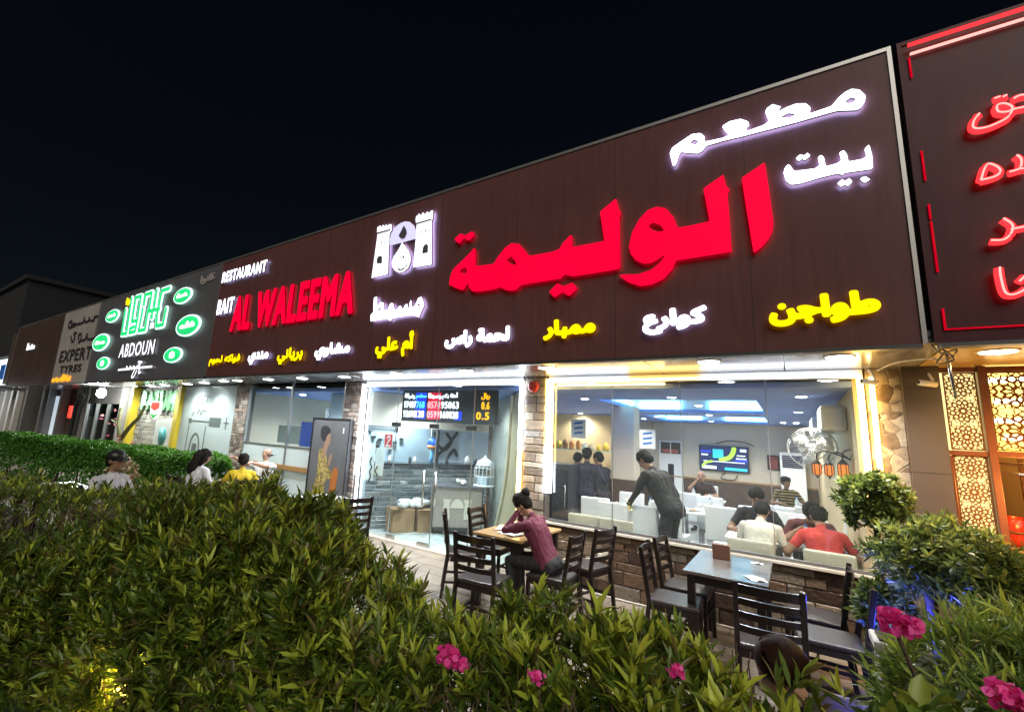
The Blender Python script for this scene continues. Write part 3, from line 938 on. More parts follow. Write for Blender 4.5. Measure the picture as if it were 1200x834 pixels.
for x in (-4.80, -4.56):
    h = MB().tube([(x, -0.065, 0.66), (x, -0.065, 1.20)], 0.016, 10)
    for z in (0.76, 1.10):
        h.tube([(x, -0.065, z), (x, 0.0, z)], 0.009, 8)
    h.build('door_handle', m_steel, bld)
MB().box(-6.36, -3.10, -0.03, 0.10, 2.555, 2.655).build('door_head', m_white, bld)
MB().box(-6.40, -3.10, -0.10, 0.14, 0.0, 0.03).build('threshold', m_sill, bld)
# LED strips round door and window
def led(x0, x1, z0, z1, m, y=-0.045):
    if x1 - x0 < 0.1: x0, x1 = x0 - 0.006, x1 + 0.006
    c = MB().box(x0, x1, y - 0.028, y + 0.002, z0, z1).build('led_strip', m, bld, bevel=0.006)
led(-6.41, -6.365, 0.98, 2.60, m_led_w)
led(-6.345, -6.325, 0.40, 2.52, m_led_w)
m_led_wt = emis('led_white_head', (0.80, 0.88, 1.0), 3.0)
m_led_yt = emis('led_warm_head', (1.0, 0.60, 0.15), 3.2)
led(-6.32, -3.14, 2.575, 2.605, m_led_wt)
led(-3.13, -3.085, 1.62, 2.60, m_led_w)
led(-3.13, -3.085, 0.80, 1.615, m_led_y)
led(-2.715, -2.685, 1.72, 2.62, m_led_y)
led(-2.715, -2.685, 1.10, 1.715, m_led_w)
led(-2.655, -2.625, 1.50, 2.56, m_led_y)
led(-2.655, -2.625, 1.10, 1.495, m_led_w)
led(-2.66, -1.62, 2.580, 2.607, m_led_wt)
led(-1.615, -0.80, 2.580, 2.607, m_led_yt)
led(-0.795, 0.58, 2.580, 2.607, m_led_wt)
led(0.575, 0.610, 1.28, 2.57, m_led_y)
led(0.665, 0.690, 1.28, 2.57, m_led_y, -0.06)
led(-2.60, -1.2, 2.535, 2.553, m_led_y, 0.03)  # reflection of the head strip, put in as a glowing inner strip
# left dining window with frosted lower panel and handrail
MB().box(-10.24, -6.93, -0.006, 0.005, 1.335, 2.62).build('window_pane', m_glass_d, bld)
MB().box(-10.24, -6.93, -0.012, 0.006, 0.10, 1.33).build('frosted_panel', m_film, bld)
fr = MB()
for x in (-10.255, -8.62, -6.935):
    fr.box(x - 0.02, x + 0.02, -0.03, 0.02, 0.0, 2.65)
fr.box(-10.23, -6.95, -0.028, 0.018, 1.32, 1.345)
fr.build('window_frame', m_alu, bld)
MB().box(-10.2, -7.72, -0.075, -0.035, 0.86, 0.96).build('handrail', m_goldwood, bld, bevel=0.008)
# shell of the rooms
MB().box(-10.8, 0.55, 0.14, 9.0, 0.0, 0.02).build('interior_floor', m_floor_in, bld)
MB().box(-5.2, 0.70, 9.0, 9.12, 0.0, 2.8).build('back_wall', m_cream, bld)
MB().box(-3.9, 0.52, 8.955, 8.995, 0.02, 0.93).build('wood_dado', m_dado, bld)
MB().box(-3.9, 0.52, 8.935, 8.998, 0.935, 0.97).build('dado_rail', m_goldwood, bld)
MB().box(0.55, 0.70, 0.13, 9.0, 0.0, 2.8).build('side_wall', m_warmwall, bld)
MB().box(-10.9, -10.7, 0.13, 9.0, 0.0, 2.8).build('side_wall', m_cream, bld)
MB().box(-10.7, -5.2, 6.0, 6.12, 0.0, 2.8).build('back_wall', m_cream, bld)
# ceiling with two recessed light coves over the dining room
cv = [(-2.60, -0.35, 1.7, 4.4), (-2.80, -0.40, 5.6, 8.2)]
cl = MB()
cl.box(-10.7, -2.9, 0.13, 9.0, 2.5, 2.56)
cl.box(-2.897, 0.55, 0.13, cv[0][2], 2.5, 2.56)
cl.box(-2.897, 0.55, cv[0][3], cv[1][2], 2.5, 2.56)
cl.box(-2.897, 0.55, cv[1][3], 9.0, 2.5, 2.56)
for a, b, c, d in cv:
    cl.box(-2.897, a, c + 0.002, d - 0.002, 2.5, 2.56)
    cl.box(b, 0.55, c + 0.002, d - 0.002, 2.5, 2.56)
cl.build('ceiling', m_ceil, bld)
m_cyan = emis('cove_led_cyan', (0.22, 0.72, 1.0), 6.5)
m_cove = mat('cove_white', (0.62, 0.64, 0.68), 0.6)
m_blue = emis('cove_led_blue', (0.08, 0.25, 1.0), 14.0)
for a, b, c, d in cv:
    k = MB().box(a - 0.1, b + 0.1, c - 0.1, d + 0.1, 2.74, 2.78)
    k.box(a - 0.1, b + 0.1, d + 0.04, d + 0.10, 2.562, 2.74)
    k.box(a - 0.1, b + 0.1, c - 0.10, c - 0.04, 2.562, 2.74)
    k.box(a - 0.10, a - 0.04, c - 0.04, d + 0.04, 2.562, 2.74)
    k.box(b + 0.04, b + 0.10, c - 0.04, d + 0.04, 2.562, 2.74)
    k.build('ceiling_cove', m_cove, bld)
    wdt = b - a
    s = MB().box(a, a + wdt * 0.36, d - 0.01, d + 0.035, 2.565, 2.70)
    s.box(a + wdt * 0.60, b, d - 0.01, d + 0.035, 2.565, 2.70)
    s.box(a - 0.035, a + 0.005, c + 0.3, d - 0.4, 2.60, 2.66)
    s.build('cove_light', m_cyan, bld)
    s = MB().box(a + 0.1, b - 0.1, c - 0.035, c - 0.01, 2.57, 2.63)
    s.build('cove_light', m_blue, bld)
for x, y in [(0.15, 1.1), (0.15, 3.75), (0.15, 7.13), (-1.35, 1.2), (-2.75, 1.5), (-1.35, 5.0), (-3.1, 4.6), (-4.2, 2.9), (-4.3, 5.4),
             (-3.2, 7.2), (-1.6, 7.4), (-0.1, 7.2), (-1.2, 2.6), (-2.6, 6.0)]:  # the one before the floor air conditioner is added to brighten it
    downlight(bld, x, y, 2.498, 0.055, m_down, 58, (1.0, 0.93, 0.84))
for x, y in [(-5.7, 0.75), (-4.35, 0.62), (-6.9, 0.9), (-8.2, 0.8), (-9.4, 0.8)]:
    downlight(bld, x, y, 2.498, 0.075, m_down, 90, (0.90, 0.97, 1.0))
for x, y in [(-7.4, 2.9), (-6.4, 4.2), (-9.0, 3.4), (-7.0, 1.6)]:
    downlight(bld, x, y, 2.498, 0.075, m_down, 130, (0.78, 0.92, 1.0))
# square column in the dining room and the oak-clad base round it
cb = MB().box(-2.78, -2.36, 3.0, 3.42, 1.15, 2.5)
cb.build('column', m_cream, bld)
MB().box(-2.80, -2.34, 2.98, 3.44, 0.02, 1.147).build('column_cladding', m_dado, bld)
# lobby: stone-faced counter on the diagonal, bulkhead over it, tiled side wall with an arched trim
A0, A1 = Vector((-6.35, 0.16, 0)), Vector((-5.10, 2.82, 0))
dv = (A1 - A0).normalized()
nv = Vector((dv.y, -dv.x, 0))            # towards the customers
def onc(x, y, z):
    p = A0 + dv * x - nv * y
    return (p.x, p.y, z)
LC = (A1 - A0).length
cc = MB()
ledge_blocks(cc, 0.0, LC, 0.02, 1.13, 0.0, (0.05, 0.10), (0.15, 0.40), [(0.17, 0.19, 0.20), (0.24, 0.26, 0.27), (0.12, 0.135, 0.145), (0.30, 0.31, 0.31), (0.20, 0.21, 0.20)], 9, onc)
cc.build('counter_front', m_ledge, bld)
MB().add([onc(x, y, z) for x in (-0.02, LC) for y in (-0.07, 0.42) for z in (1.135, 1.19)], [(0, 1, 3, 2), (4, 6, 7, 5), (0, 4, 5, 1), (2, 3, 7, 6), (0, 2, 6, 4), (1, 5, 7, 3)]).build('countertop', mat('black_granite', (0.03, 0.03, 0.035), 0.15, 0, 0.3, 30), bld)
def cbox(x0, x1, y0, y1, z0, z1):
    return MB().add([onc(x, y, z) for x in (x0, x1) for y in (y0, y1) for z in (z0, z1)], [(0, 1, 3, 2), (4, 6, 7, 5), (0, 4, 5, 1), (2, 3, 7, 6), (0, 2, 6, 4), (1, 5, 7, 3)])
m_bulk = mat('beige_bulkhead', (0.46, 0.42, 0.36), 0.6, 0, 0.05)
cbox(0, LC, 0.0, 0.12, 1.86, 2.49).build('bulkhead', m_bulk, bld)
m_kwall = mat('pale_blue_kitchen_wall', (0.50, 0.60, 0.66), 0.4, 0, 0.05)
cbox(-0.4, LC + 0.8, 1.5, 1.6, 0.02, 2.49).build('kitchen_wall', m_kwall, bld)
cbox(1.42, 1.47, 0.02, 0.10, 1.195, 1.855).build('counter_post', m_ink, bld)
W0, W1 = Vector((-3.14, 0.12, 0)), Vector((-5.05, 2.30, 0))
wd_ = (W1 - W0).normalized()
wn = Vector((-wd_.y, wd_.x, 0))
if wn.y > 0: wn = -wn
def onw(x, y, z):
    p = W0 + wd_ * x + wn * y
    return (p.x, p.y, z)
LW = (W1 - W0).length
def wbox(x0, x1, y0, y1, z0, z1):
    return MB().add([onw(x, y, z) for x in (x0, x1) for y in (y0, y1) for z in (z0, z1)], [(0, 1, 3, 2), (4, 6, 7, 5), (0, 4, 5, 1), (2, 3, 7, 6), (0, 2, 6, 4), (1, 5, 7, 3)])
wbox(0, LW, -0.10, 0.0, 0.02, 2.49).build('lobby_wall', m_greytile, bld)
wbox(LW - 0.20, LW + 0.02, 0.003, 0.03, 0.02, 2.49).build('lobby_pilaster', m_rub_dark, bld)
ar = [(0.72, 2.48), (0.80, 2.2), (0.86, 1.9), (0.90, 1.6), (0.98, 1.3), (1.12, 1.0), (1.34, 0.68), (1.62, 0.36), (1.85, 0.14)]
MB().tube([onw(x, 0.03, z) for x, z in smooth_line(ar, 4)], 0.028, 8).build('arch_trim', mat('arch_moulding', (0.55, 0.50, 0.36), 0.4), bld)
pl = [(0.02, 2.47)] + [(x - 0.03, z) for x, z in ar] + [(0.02, 0.05)]
va = [onw(x, 0.004, z) for x, z in pl]
MB().add(va + [onw(x, 0.012, z) for x, z in pl], [tuple(range(len(pl))), tuple(range(2 * len(pl) - 1, len(pl) - 1, -1))]).build('arch_panel', mat('olive_panel', (0.30, 0.26, 0.16), 0.5), bld)
# left dining room: inner bulkhead with lattice-patterned ceiling strip seen through the window
MB().box(-9.0, -6.7, 1.2, 1.3, 1.75, 2.2).build('perforated_screen', tile_mat('perforated_white', (0.55, 0.6, 0.62), (0.5, 0.56, 0.6), (0.12, 0.14, 0.16), 0.06, 0.4, 1, 0.5, 0.018, 'XZ'), bld)
MB().box(-8.62, -7.66, 0.30, 0.36, 1.34, 1.86).build('blue_board', mat('blue_board', (0.025, 0.055, 0.28), 0.4), bld)
MB().box(-10.2, -8.7, 0.8, 0.86, 1.34, 1.75).build('shelf_back', mat('olive_grey', (0.20, 0.22, 0.20), 0.6), bld)
# end of the wall base: pale conduit and wall box
co = MB().tube(smooth_line([(-2.0, -0.06, 0.42), (-2.15, -0.10, 0.38), (-2.38, -0.12, 0.34), (-2.45, -0.16, 0.2), (-2.30, -0.16, 0.06), (-1.9, -0.10, 0.02), (-1.2, -0.09, 0.018), (-0.6, -0.09, 0.018), (0.4, -0.09, 0.018)], 5), 0.009, 6)
tag(co.build('power_cable', mat('white_pvc', (0.62, 0.58, 0.5), 0.5)), 'pale cable looping from the wall socket along the foot of the brown stone wall', 'cable')
s = thing('wall_socket', 'beige wall socket box with a plug, on the brown stone wall behind the empty chair', 'socket', (-1.93, -0.045, 0.45))
MB().box(-0.06, 0.06, -0.03, 0.02, -0.05, 0.05).build('socket_box', mat('beige_plastic', (0.5, 0.44, 0.34), 0.5), s, bevel=0.006)
MB().box(-0.045, 0.0, -0.065, -0.031, -0.02, 0.03).build('plug', mat('plug_white', (0.6, 0.58, 0.52), 0.5), s, bevel=0.005)
fb = thing('fire_bell', 'round red fire alarm bell high on the stone pier beside the entrance', 'alarm bell', (-2.92, -0.06, 2.52))
MB().lathe([(0.001, 0.05), (0.05, 0.047), (0.078, 0.03), (0.085, 0.0)], n=24, M=Matrix.Rotation(PI / 2, 4, 'X')).build('gong', mat('red_paint', (0.42, 0.03, 0.02), 0.35), fb)
MB().box(-0.03, 0.03, 0.0, 0.045, -0.03, 0.03).build('bell_base', m_dkgrey, fb)
# ------------------------------------------------------------------ main sign
YL = YS - 0.052           # front of the letters
YK = YS - 0.030           # back of the letters, a little off the panel so the glow spills behind
def sgn(name, label, x0, x1, m, trim=m_alu):
    t = thing(name, label, 'sign', ((x0 + x1) / 2, YS, ZB))
    cx = (x0 + x1) / 2
    MB().box(x0 - cx, x1 - cx, 0, 0.10, 0, ZT - ZB).build('sign_panel', m, t)
    f = MB()
    f.box(x0 - cx, x1 - cx, -0.012, 0.11, ZT - ZB + 0.001, ZT - ZB + 0.035)
    f.box(x0 - cx - 0.028, x0 - cx - 0.001, -0.012, 0.11, 0, ZT - ZB + 0.035)
    f.box(x1 - cx + 0.001, x1 - cx + 0.028, -0.012, 0.11, 0, ZT - ZB + 0.035)
    f.build('sign_frame', trim, t)
    MB().box(x0 - cx, x1 - cx, -0.010, 0.09, -0.030, -0.002).build('bottom_trim', m_alud, t)
    return t


def put(mb, name, mats, t, label=None):
    ox, oz = t.location.x, t.location.z
    mb.v = [(x - ox, y - YS, z - oz) for x, y, z in mb.v]
    o = mb.build(name, mats, t)
    if label: o['label'] = label
    return o


sg = sgn('restaurant_sign', 'long dark brown fascia sign with large red Arabic name and white fort logo', -9.80, 0.84, m_panel)
for x in (-8.6, -7.4, -6.2, -5.0, -3.8, -2.6, -1.4, -0.2):
    put(MB().box(x, x + 0.004, YS - 0.0022, YS - 0.0008, ZB + 0.01, ZT - 0.01), 'panel_joint', m_ink, sg)
m_red_dim = emis('red_letter_side', (0.55, 0.0, 0.03), 0.12, (0.2, 0, 0.01))
for k in ('ALIF', 'LAMWAW', 'LIYMA', 'REDDOTS'):
    pass
mb = MB()
def traced(mb, polys, h, bold=0.0, y0=YL, y1=YK, a=0, b=1, c=None):
    xs, zs, P = grid_for(bounds(polys), h, 0.06)
    march(mb, xs, zs, field_polys(P, polys) + bold, y0, y1, a, b, c)
    return mb
for k in ('ALIF', 'LAMWAW', 'LIYMA', 'REDDOTS'):
    traced(mb, TRACE[k], 0.017, c=2)
put(mb, 'red_arabic_lettering', [m_red_face, m_red_dim, m_red_edge], sg, 'big red Arabic name')
put(traced(MB(), TRACE['MATAM'], 0.014, c=2), 'white_arabic_lettering', [m_wht_face, m_ret, m_wht_edge], sg, 'white Arabic word at the top right')
put(traced(MB(), TRACE['BAYT'], 0.014, c=2), 'white_arabic_lettering', [m_wht_face, m_ret, m_wht_edge], sg, 'white Arabic word under the top right one')
put(traced(MB(), TRACE['MASMAT'], 0.012, c=2), 'white_arabic_lettering', [m_wht_face, m_ret, m_wht_edge], sg, 'white Arabic word below the fort logo')
for k, nm_ in (('TOWERL', 'fort_tower'), ('TOWERR', 'fort_tower'), ('DROP', 'water_drop')):
    put(traced(MB(), TRACE[k], 0.012, c=2), nm_, [m_logo_w, m_ret, m_wht_edge], sg)
mb = traced(MB(), TRACE['DOME'], 0.012, 0, YL + 0.01, YK)
m_lilac = emis('logo_lilac', (0.62, 0.60, 0.85), 0.36)
put(mb, 'fort_dome', [m_lilac, m_ret], sg)
for pl_ in TRACE['LOGODARK'] + TRACE['LOGOMARK']:
    put(traced(MB(), [pl_], 0.008, 0.0, YL - 0.004, YL - 0.0005, 0, 0), 'logo_mark', m_logo_d, sg)
for txt, key, bold, mats, h in [('RESTAURANT', 'RESTAURANT', 0.010, (m_wht_face, m_ret, m_wht_soft), 0.012), ('BAIT', 'BAIT', 0.012, (m_wht_face, m_ret, m_wht_soft), 0.012),
                                ('AL WALEEMA', 'AL WALEEMA', 0.030, (m_red_face, m_red_dim, m_red_edge), 0.016)]:
    put(word_mb(txt, WORDBOX[key], bold, h, YL, YK, mi_back=2), 'latin_lettering', list(mats), sg, txt)
W_, Y_ = (m_wht_face, m_ret, m_wht_soft), (m_yel_face, m_ret, m_yel_edge)
for txt, key, bold, mats in [('فواكه لحوم', 'fawakih', 0.014, Y_), ('مندي', 'mandi', 0.018, W_), ('برياني', 'biryani', 0.017, Y_), ('مشاوي', 'mashawi', 0.019, W_),
                             ('أم علي', 'ummali', 0.018, Y_), ('لحمة راس', 'lahma', 0.018, W_), ('ممبار', 'mumbar', 0.019, Y_), ('كوارع', 'kawari', 0.017, W_), ('طواجن', 'tawajin', 0.018, Y_)]:
    put(word_mb(shape_arabic(txt), WORDBOX[key], bold, 0.009, YL, YK, mi_back=2), 'menu_word', list(mats), sg)

# ------------------------------------------------------------------ cafe sign to the left
cs = sgn('cafe_sign', 'dark grey fascia sign with green angular Arabic lettering and green ovals', -16.95, -9.88, m_panel_g)
mb, mc = MB(), MB()
xs, zs, P = grid_for(bounds(TRACE['KUFIC']), 0.012, 0.16)
F = field_strokes(P, TRACE['KUFIC'], 0.088)
march(mb, xs, zs, F, YL, YK, 0, 0)
put(mb, 'kufic_outline', m_mint, cs)
march(mc, xs, zs, F - 0.040, YL - 0.012, YL - 0.002, 0, 0)
put(mc, 'kufic_lettering', m_grn_face, cs)
put(traced(MB(), TRACE['KDOT'], 0.012), 'kufic_dot', m_mint, cs)
put(traced(MB(), TRACE['KSTAR'], 0.012), 'kufic_star', m_yel_face, cs)
for i, (x, z, rx, rz) in enumerate(TRACE['OVALS']):
    o1 = MB().lathe([(0.0005, YL), (1.0, YL), (1.0, YK), (0.0005, YK)], (0, 0, 0), 40)
    o1.v = [(x + p[0] * rx, p[2], z + p[1] * rz) for p in o1.v]
    p = put(o1, 'oval_plate', m_mint, cs)
    o2 = MB().lathe([(0.0005, YL - 0.012), (0.86, YL - 0.012), (0.86, YL - 0.001), (0.0005, YL - 0.001)], (0, 0, 0), 40)
    o2.v = [(x + q[0] * rx, q[2], z + q[1] * rz) for q in o2.v]
    q = put(o2, 'oval_face', m_grn_face, cs)
    rr_ = random.Random(40 + i)
    st = [[(x - rx * 0.55 + rx * 1.1 * k / 6, z + rz * (rr_.uniform(-0.12, 0.32) if k % 2 else rr_.uniform(-0.15, 0.0))) for k in range(7)]]
    st.append([(x - rx * 0.5, z - rz * 0.12), (x + rx * 0.5, z - rz * 0.06)])
    if i in (2, 5):
        st = [[(x - rx * 0.2, z - rz * 0.3), (x - rx * 0.22, z + rz * 0.15), (x, z + rz * 0.25), (x + rx * 0.2, z + rz * 0.15), (x + rx * 0.2, z - rz * 0.3), (x - rx * 0.2, z - rz * 0.3)], [(x, z - rz * 0.2), (x, z + rz * 0.4)]]
    xs, zs, P = grid_for(bounds(st), 0.012, 0.08)
    put(march(MB(), xs, zs, field_strokes(P, [smooth_line(s_, 4) for s_ in st], 0.024 + 0.01 * (rz > 0.22)), YL - 0.02, YL - 0.0125, 0, 0), 'oval_writing', m_logo_w, cs)
put(word_mb('ABDOUN', WORDBOX['ABDOUN'], 0.010, 0.012, YL, YK, mi_back=2), 'latin_lettering', [m_logo_w, m_ret, m_logo_w], cs, 'ABDOUN')
st = [smooth_line(s_, 4) for s_ in TRACE['SCRIPT']]
xs, zs, P = grid_for(bounds(st), 0.012, 0.1)
put(march(MB(), xs, zs, field_strokes(P, st, 0.026), YL, YK, 0, 1, 2), 'script_lettering', [m_logo_w, m_ret, m_logo_w], cs)
put(word_mb(shape_arabic('كافتيريا'), WORDBOX['cafeteria'], 0.008, 0.012, YS - 0.025, YS - 0.002, 0), 'unlit_lettering', m_panel_s, cs)

# ------------------------------------------------------------------ unlit tyre shop sign and bronze sign beyond
es = sgn('tyre_shop_sign', 'pale grey unlit fascia sign with dark raised letters EXPERT', -20.36, -17.02, m_panel_s)
m_dletter = mat('dark_letter', (0.035, 0.033, 0.034), 0.45)
put(word_mb('EXPERT', WORDBOX['EXPERT'], 0.012, 0.018, YS - 0.022, YS - 0.002, 0), 'raised_lettering', m_dletter, es, 'EXPERT')
put(word_mb('TYRES', WORDBOX['TYRES'], 0.008, 0.018, YS - 0.022, YS - 0.002, 0), 'raised_lettering', m_dletter, es)
st = [smooth_line(s_, 4) for s_ in TRACE['EXPAR']]
xs, zs, P = grid_for(bounds(st), 0.02, 0.12)
put(march(MB(), xs, zs, field_strokes(P, st, 0.035), YS - 0.022, YS - 0.002, 0, 0), 'raised_lettering', m_dletter, es)
m_orange = emis('orange_reflection', (1.0, 0.36, 0.02), 0.5)  # glowing bars standing in for an orange reflection in the metal panel
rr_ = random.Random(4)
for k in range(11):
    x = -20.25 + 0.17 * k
    put(MB().box(x, x + 0.11, YS - 0.03, YS - 0.004, 2.70 + 0.02 * (k % 3), 2.70 + rr_.uniform(0.10, 0.26)), 'orange_reflection', m_orange, es)
bs = sgn('bronze_sign', 'dull bronze unlit fascia sign with tiny white letters, beyond the grey sign', -26.6, -20.42, m_panel_b)
for k in range(4):
    put(MB().box(-24.6 + 0.3 * k, -24.42 + 0.3 * k, YS - 0.02, YS - 0.003, 4.05, 4.05 + (0.28, 0.16, 0.2, 0.14)[k]), 'small_letter', m_logo_w, bs)

# ------------------------------------------------------------------ red neon sign on the right
ns = sgn('neon_sign', 'dark sign panel with red neon Arabic writing and a red neon border', 0.93, 4.6, m_panel_r, m_panel_r)
m_neon = emis('red_neon', (1.0, 0.02, 0.025), 1.25, (0.3, 0, 0))
m_neon_core = emis('red_neon_core', (1.0, 0.34, 0.30), 0.85, (0.3, 0, 0))
m_neon_dim = emis('dim_red_neon', (0.8, 0.0, 0.02), 0.30, (0.2, 0, 0))
st = [smooth_line(s_, 4) for s_ in TRACE['NEON']]
st = [[(max(x, 0.9) if True else x, z) for x, z in s_] for s_ in st]
more = [[(1.70, 4.62), (1.85, 4.66), (2.1, 4.58), (2.2, 4.75)], [(1.72, 3.80), (2.0, 3.78), (2.1, 4.0)], [(1.62, 3.32), (1.9, 3.30), (2.0, 3.5)], [(1.55, 2.95), (1.8, 3.0), (1.9, 3.2)]]
more = [smooth_line(m_, 4) for m_ in more]
for q, ix in enumerate(((0, 1, 2, 3), (4, 5, 6), (7, 8), (9, 10))):
    for s_ in [st[i] for i in ix] + [more[q]]:
        w_ = put(MB().tube([(x, YS - 0.05, z) for x, z in s_], 0.024, 8), 'neon_stroke', m_neon, ns)
        c_ = put(MB().tube([(x, YS - 0.076, z + 0.004) for x, z in s_], 0.006, 6), 'neon_core', m_neon_core, ns)
        c_.parent = w_
nb = MB()
nb.tube([(0.97, YS - 0.03, 5.02), (4.5, YS - 0.03, 5.02)], 0.011, 8)
put(nb, 'neon_border', m_neon_core, ns)
nb = MB().tube([(0.96, YS - 0.05, 5.09), (4.5, YS - 0.05, 5.09)], 0.014, 8)
put(nb, 'neon_border', m_neon, ns)
for z0, z1 in ((3.92, 4.17), (3.60, 3.72), (3.18, 3.58), (2.74, 2.90), (4.82, 5.0)):
    put(MB().tube([(0.965, YS - 0.012, z0), (0.965, YS - 0.012, z1)], 0.007, 6), 'neon_border', m_neon_dim, ns)
put(MB().tube([(0.97, YS - 0.012, 2.745), (1.35, YS - 0.012, 2.742)], 0.006, 6), 'neon_border', m_neon_dim, ns)
# ------------------------------------------------------------------ cafe next door (left)
m_yellow = mat('yellow_paint', (0.55, 0.42, 0.03), 0.5, 0, 0.12, 5)
m_glass_dark = glass('dusty_glass', (0.55, 0.60, 0.62), 0.03, 1.2)
cf = thing('cafe_building', 'cafe front with yellow frame, mural bay and frosted white shopfront, lit from its soffit', 'building', (-13.9, 0, 0))
def part(mb, name, mats, root, bevel=0.0, label=None):
    l = root.location
    mb.v = [(x - l.x, y - l.y, z - l.z) for x, y, z in mb.v]
    o = mb.build(name, mats, root, bevel)
    if label: o['label'] = label
    return o
part(MB().box(-17.0, -10.855, 0.20, 8.0, 2.80, 3.35).box(-16.98, -10.86, -1.2, 0.19, 2.76, 5.0), 'roof', m_taupe, cf)
sf = MB()
for k in range(5):
    sf.box(-17.0 + 1.23 * k + 0.005, -17.0 + 1.23 * (k + 1) - 0.005, YS + 0.03, -0.01, 2.66, 2.70)
part(sf, 'soffit', m_soffit, cf, 0.004)
part(MB().box(-13.52, -10.86, -0.012, 0.008, 0.05, 2.64), 'frosted_shopfront', m_film, cf)
part(MB().box(-13.5, -10.86, 1.6, 1.7, 0, 2.65).box(-13.6, -13.5, 0.05, 1.7, 0, 2.65), 'inner_wall', m_white, cf)
yf = MB()
for x in (-13.80, -17.0):
    yf.box(x, x + 0.24, -0.10, 0.12, 0.0, 2.655)
yf.box(-16.75, -13.81, -0.08, 0.10, 0.0, 0.55)
part(yf, 'yellow_frame', m_yellow, cf, 0.01)
st_ = MB()
ledge_blocks(st_, -16.75, -13.81, 0.56, 2.655, 0.12, (0.08, 0.16), (0.2, 0.5), [(0.40, 0.38, 0.33), (0.30, 0.29, 0.26), (0.46, 0.43, 0.36)], 12)
part(st_, 'stone_wall', m_ledge, cf)
m_gr = mat('mural_green', (0.10, 0.32, 0.13), 0.6)
part(word_mb('RATUM', (-16.4, -14.1, 1.95, 2.55), 0.05, 0.02, 0.02, 0.075, 0), 'mural_lettering', m_gr, cf)
bd = MB().poly([(-15.0, 0.6), (-13.95, 0.6), (-13.95, 1.75), (-15.0, 1.7)], -0.02, 0.05)
bb_ = part(bd, 'menu_board', mat('board_white', (0.55, 0.57, 0.55), 0.5), cf)
pp = MB().lathe([(0.001, -0.03), (0.24, -0.03), (0.24, -0.021), (0.001, -0.021)], n=24)
pp.v = [(-14.45 + p[0], p[2], 1.25 + p[1] * 1.1) for p in pp.v]
part(pp, 'board_emblem', mat('teal_print', (0.05, 0.25, 0.26), 0.5), cf)
# hanging shield sign
sh = thing('shield_sign', 'small shield-shaped red, white and green hanging sign beside the yellow frame', 'sign', (-14.05, -0.45, 1.95))
sd = [(-0.30, 0.18), (-0.28, 0.24), (0.28, 0.24), (0.30, 0.18), (0.26, -0.10), (0.0, -0.26), (-0.26, -0.10)]
MB().poly(sd, -0.03, 0.03).build('sign_plate', emis('shield_white', (0.9, 0.88, 0.84), 0.5), sh)
MB().poly([(-0.24, 0.20), (0.24, 0.20), (0.26, 0.06), (0.0, -0.02), (-0.26, 0.06)], -0.036, -0.031).build('red_band', emis('shield_red', (0.8, 0.05, 0.03), 0.6), sh)
MB().poly([(-0.25, -0.08), (0.0, -0.14), (0.25, -0.08), (0.0, -0.24)], -0.036, -0.031).build('green_band', emis('shield_green', (0.02, 0.4, 0.08), 0.5), sh)
MB().tube([(0, 0.02, 0.24), (0, 0.02, 0.70)], 0.012, 6).build('hanger', m_dkgrey, sh)
# printed marks on the frosted shopfront
m_print = mat('grey_print', (0.10, 0.12, 0.12), 0.6)
pm = MB()
for st in ([[(-12.75, 2.22), (-12.72, 2.38), (-12.60, 2.22), (-12.57, 2.38)], [(-12.45, 2.24), (-12.40, 2.38), (-12.30, 2.38)], [(-12.25, 2.22), (-12.22, 2.36), (-12.1, 2.36)],
            [(-12.65, 1.92), (-12.55, 2.04), (-12.45, 1.90), (-12.35, 2.02), (-12.20, 1.98)], [(-12.9, 1.86), (-12.84, 1.96)],
            [(-11.25, 1.72), (-11.02, 1.72)], [(-11.135, 1.58), (-11.135, 1.86)], [(-12.95, 1.73), (-11.95, 1.73)], [(-12.1, 1.6), (-12.1, 0.8)], [(-13.0, 1.6), (-13.0, 0.8)]],):
    xs, zs, P = grid_for(bounds(st), 0.012, 0.06)
    march(pm, xs, zs, field_strokes(P, st, 0.014), -0.020, -0.013, 0, 0)
pm.box(-11.95, -11.4, -0.020, -0.013, 1.62, 1.84)
pm.box(-13.05, -12.9, -0.020, -0.013, 1.67, 1.79)
part(pm, 'printed_marks', m_print, cf)
po = MB()
el = [[(-12.55 + 0.24 * math.cos(a * 0.3142), 1.05 + 0.36 * math.sin(a * 0.3142)) for a in range(21)]]
xs, zs, P = grid_for(bounds(el), 0.015, 0.06)
march(po, xs, zs, field_strokes(P, el, 0.025), -0.020, -0.013, 0, 0)
po.box(-12.66, -12.44, -0.019, -0.013, 0.92, 1.16)
part(po, 'oval_print', m_print, cf)
for x, y in [(-16.2, -0.35), (-15.2, -0.25), (-14.15, -0.3), (-12.6, -0.4), (-11.5, -0.5)]:
    d = downlight(cf, x + 13.9, y, 2.658, 0.11, m_down, 60, (0.92, 1.0, 0.94))
fl = thing('floodlight', 'glaring white round floodlight under the corner of the cafe soffit', 'lamp', (-18.2, -0.5, 2.42))
MB().ball((0, 0, 0), 0.15, 0.13, 0.15).build('lens', emis('floodlight_lens', (0.92, 1.0, 0.96), 30), fl)
MB().tube([(0, 0.05, 0.1), (0, 0.1, 0.28)], 0.03, 8).build('bracket', m_dkgrey, fl)
l = bpy.data.lights.new('floodlight_lamp', 'POINT'); l.energy = 60; l.shadow_soft_size = 0.12; l.color = (0.9, 1, 0.95)
lo = bpy.data.objects.new('floodlight_lamp', l); COL.objects.link(lo); lo.parent = fl; lo.location = (0.1, -0.3, -0.1)

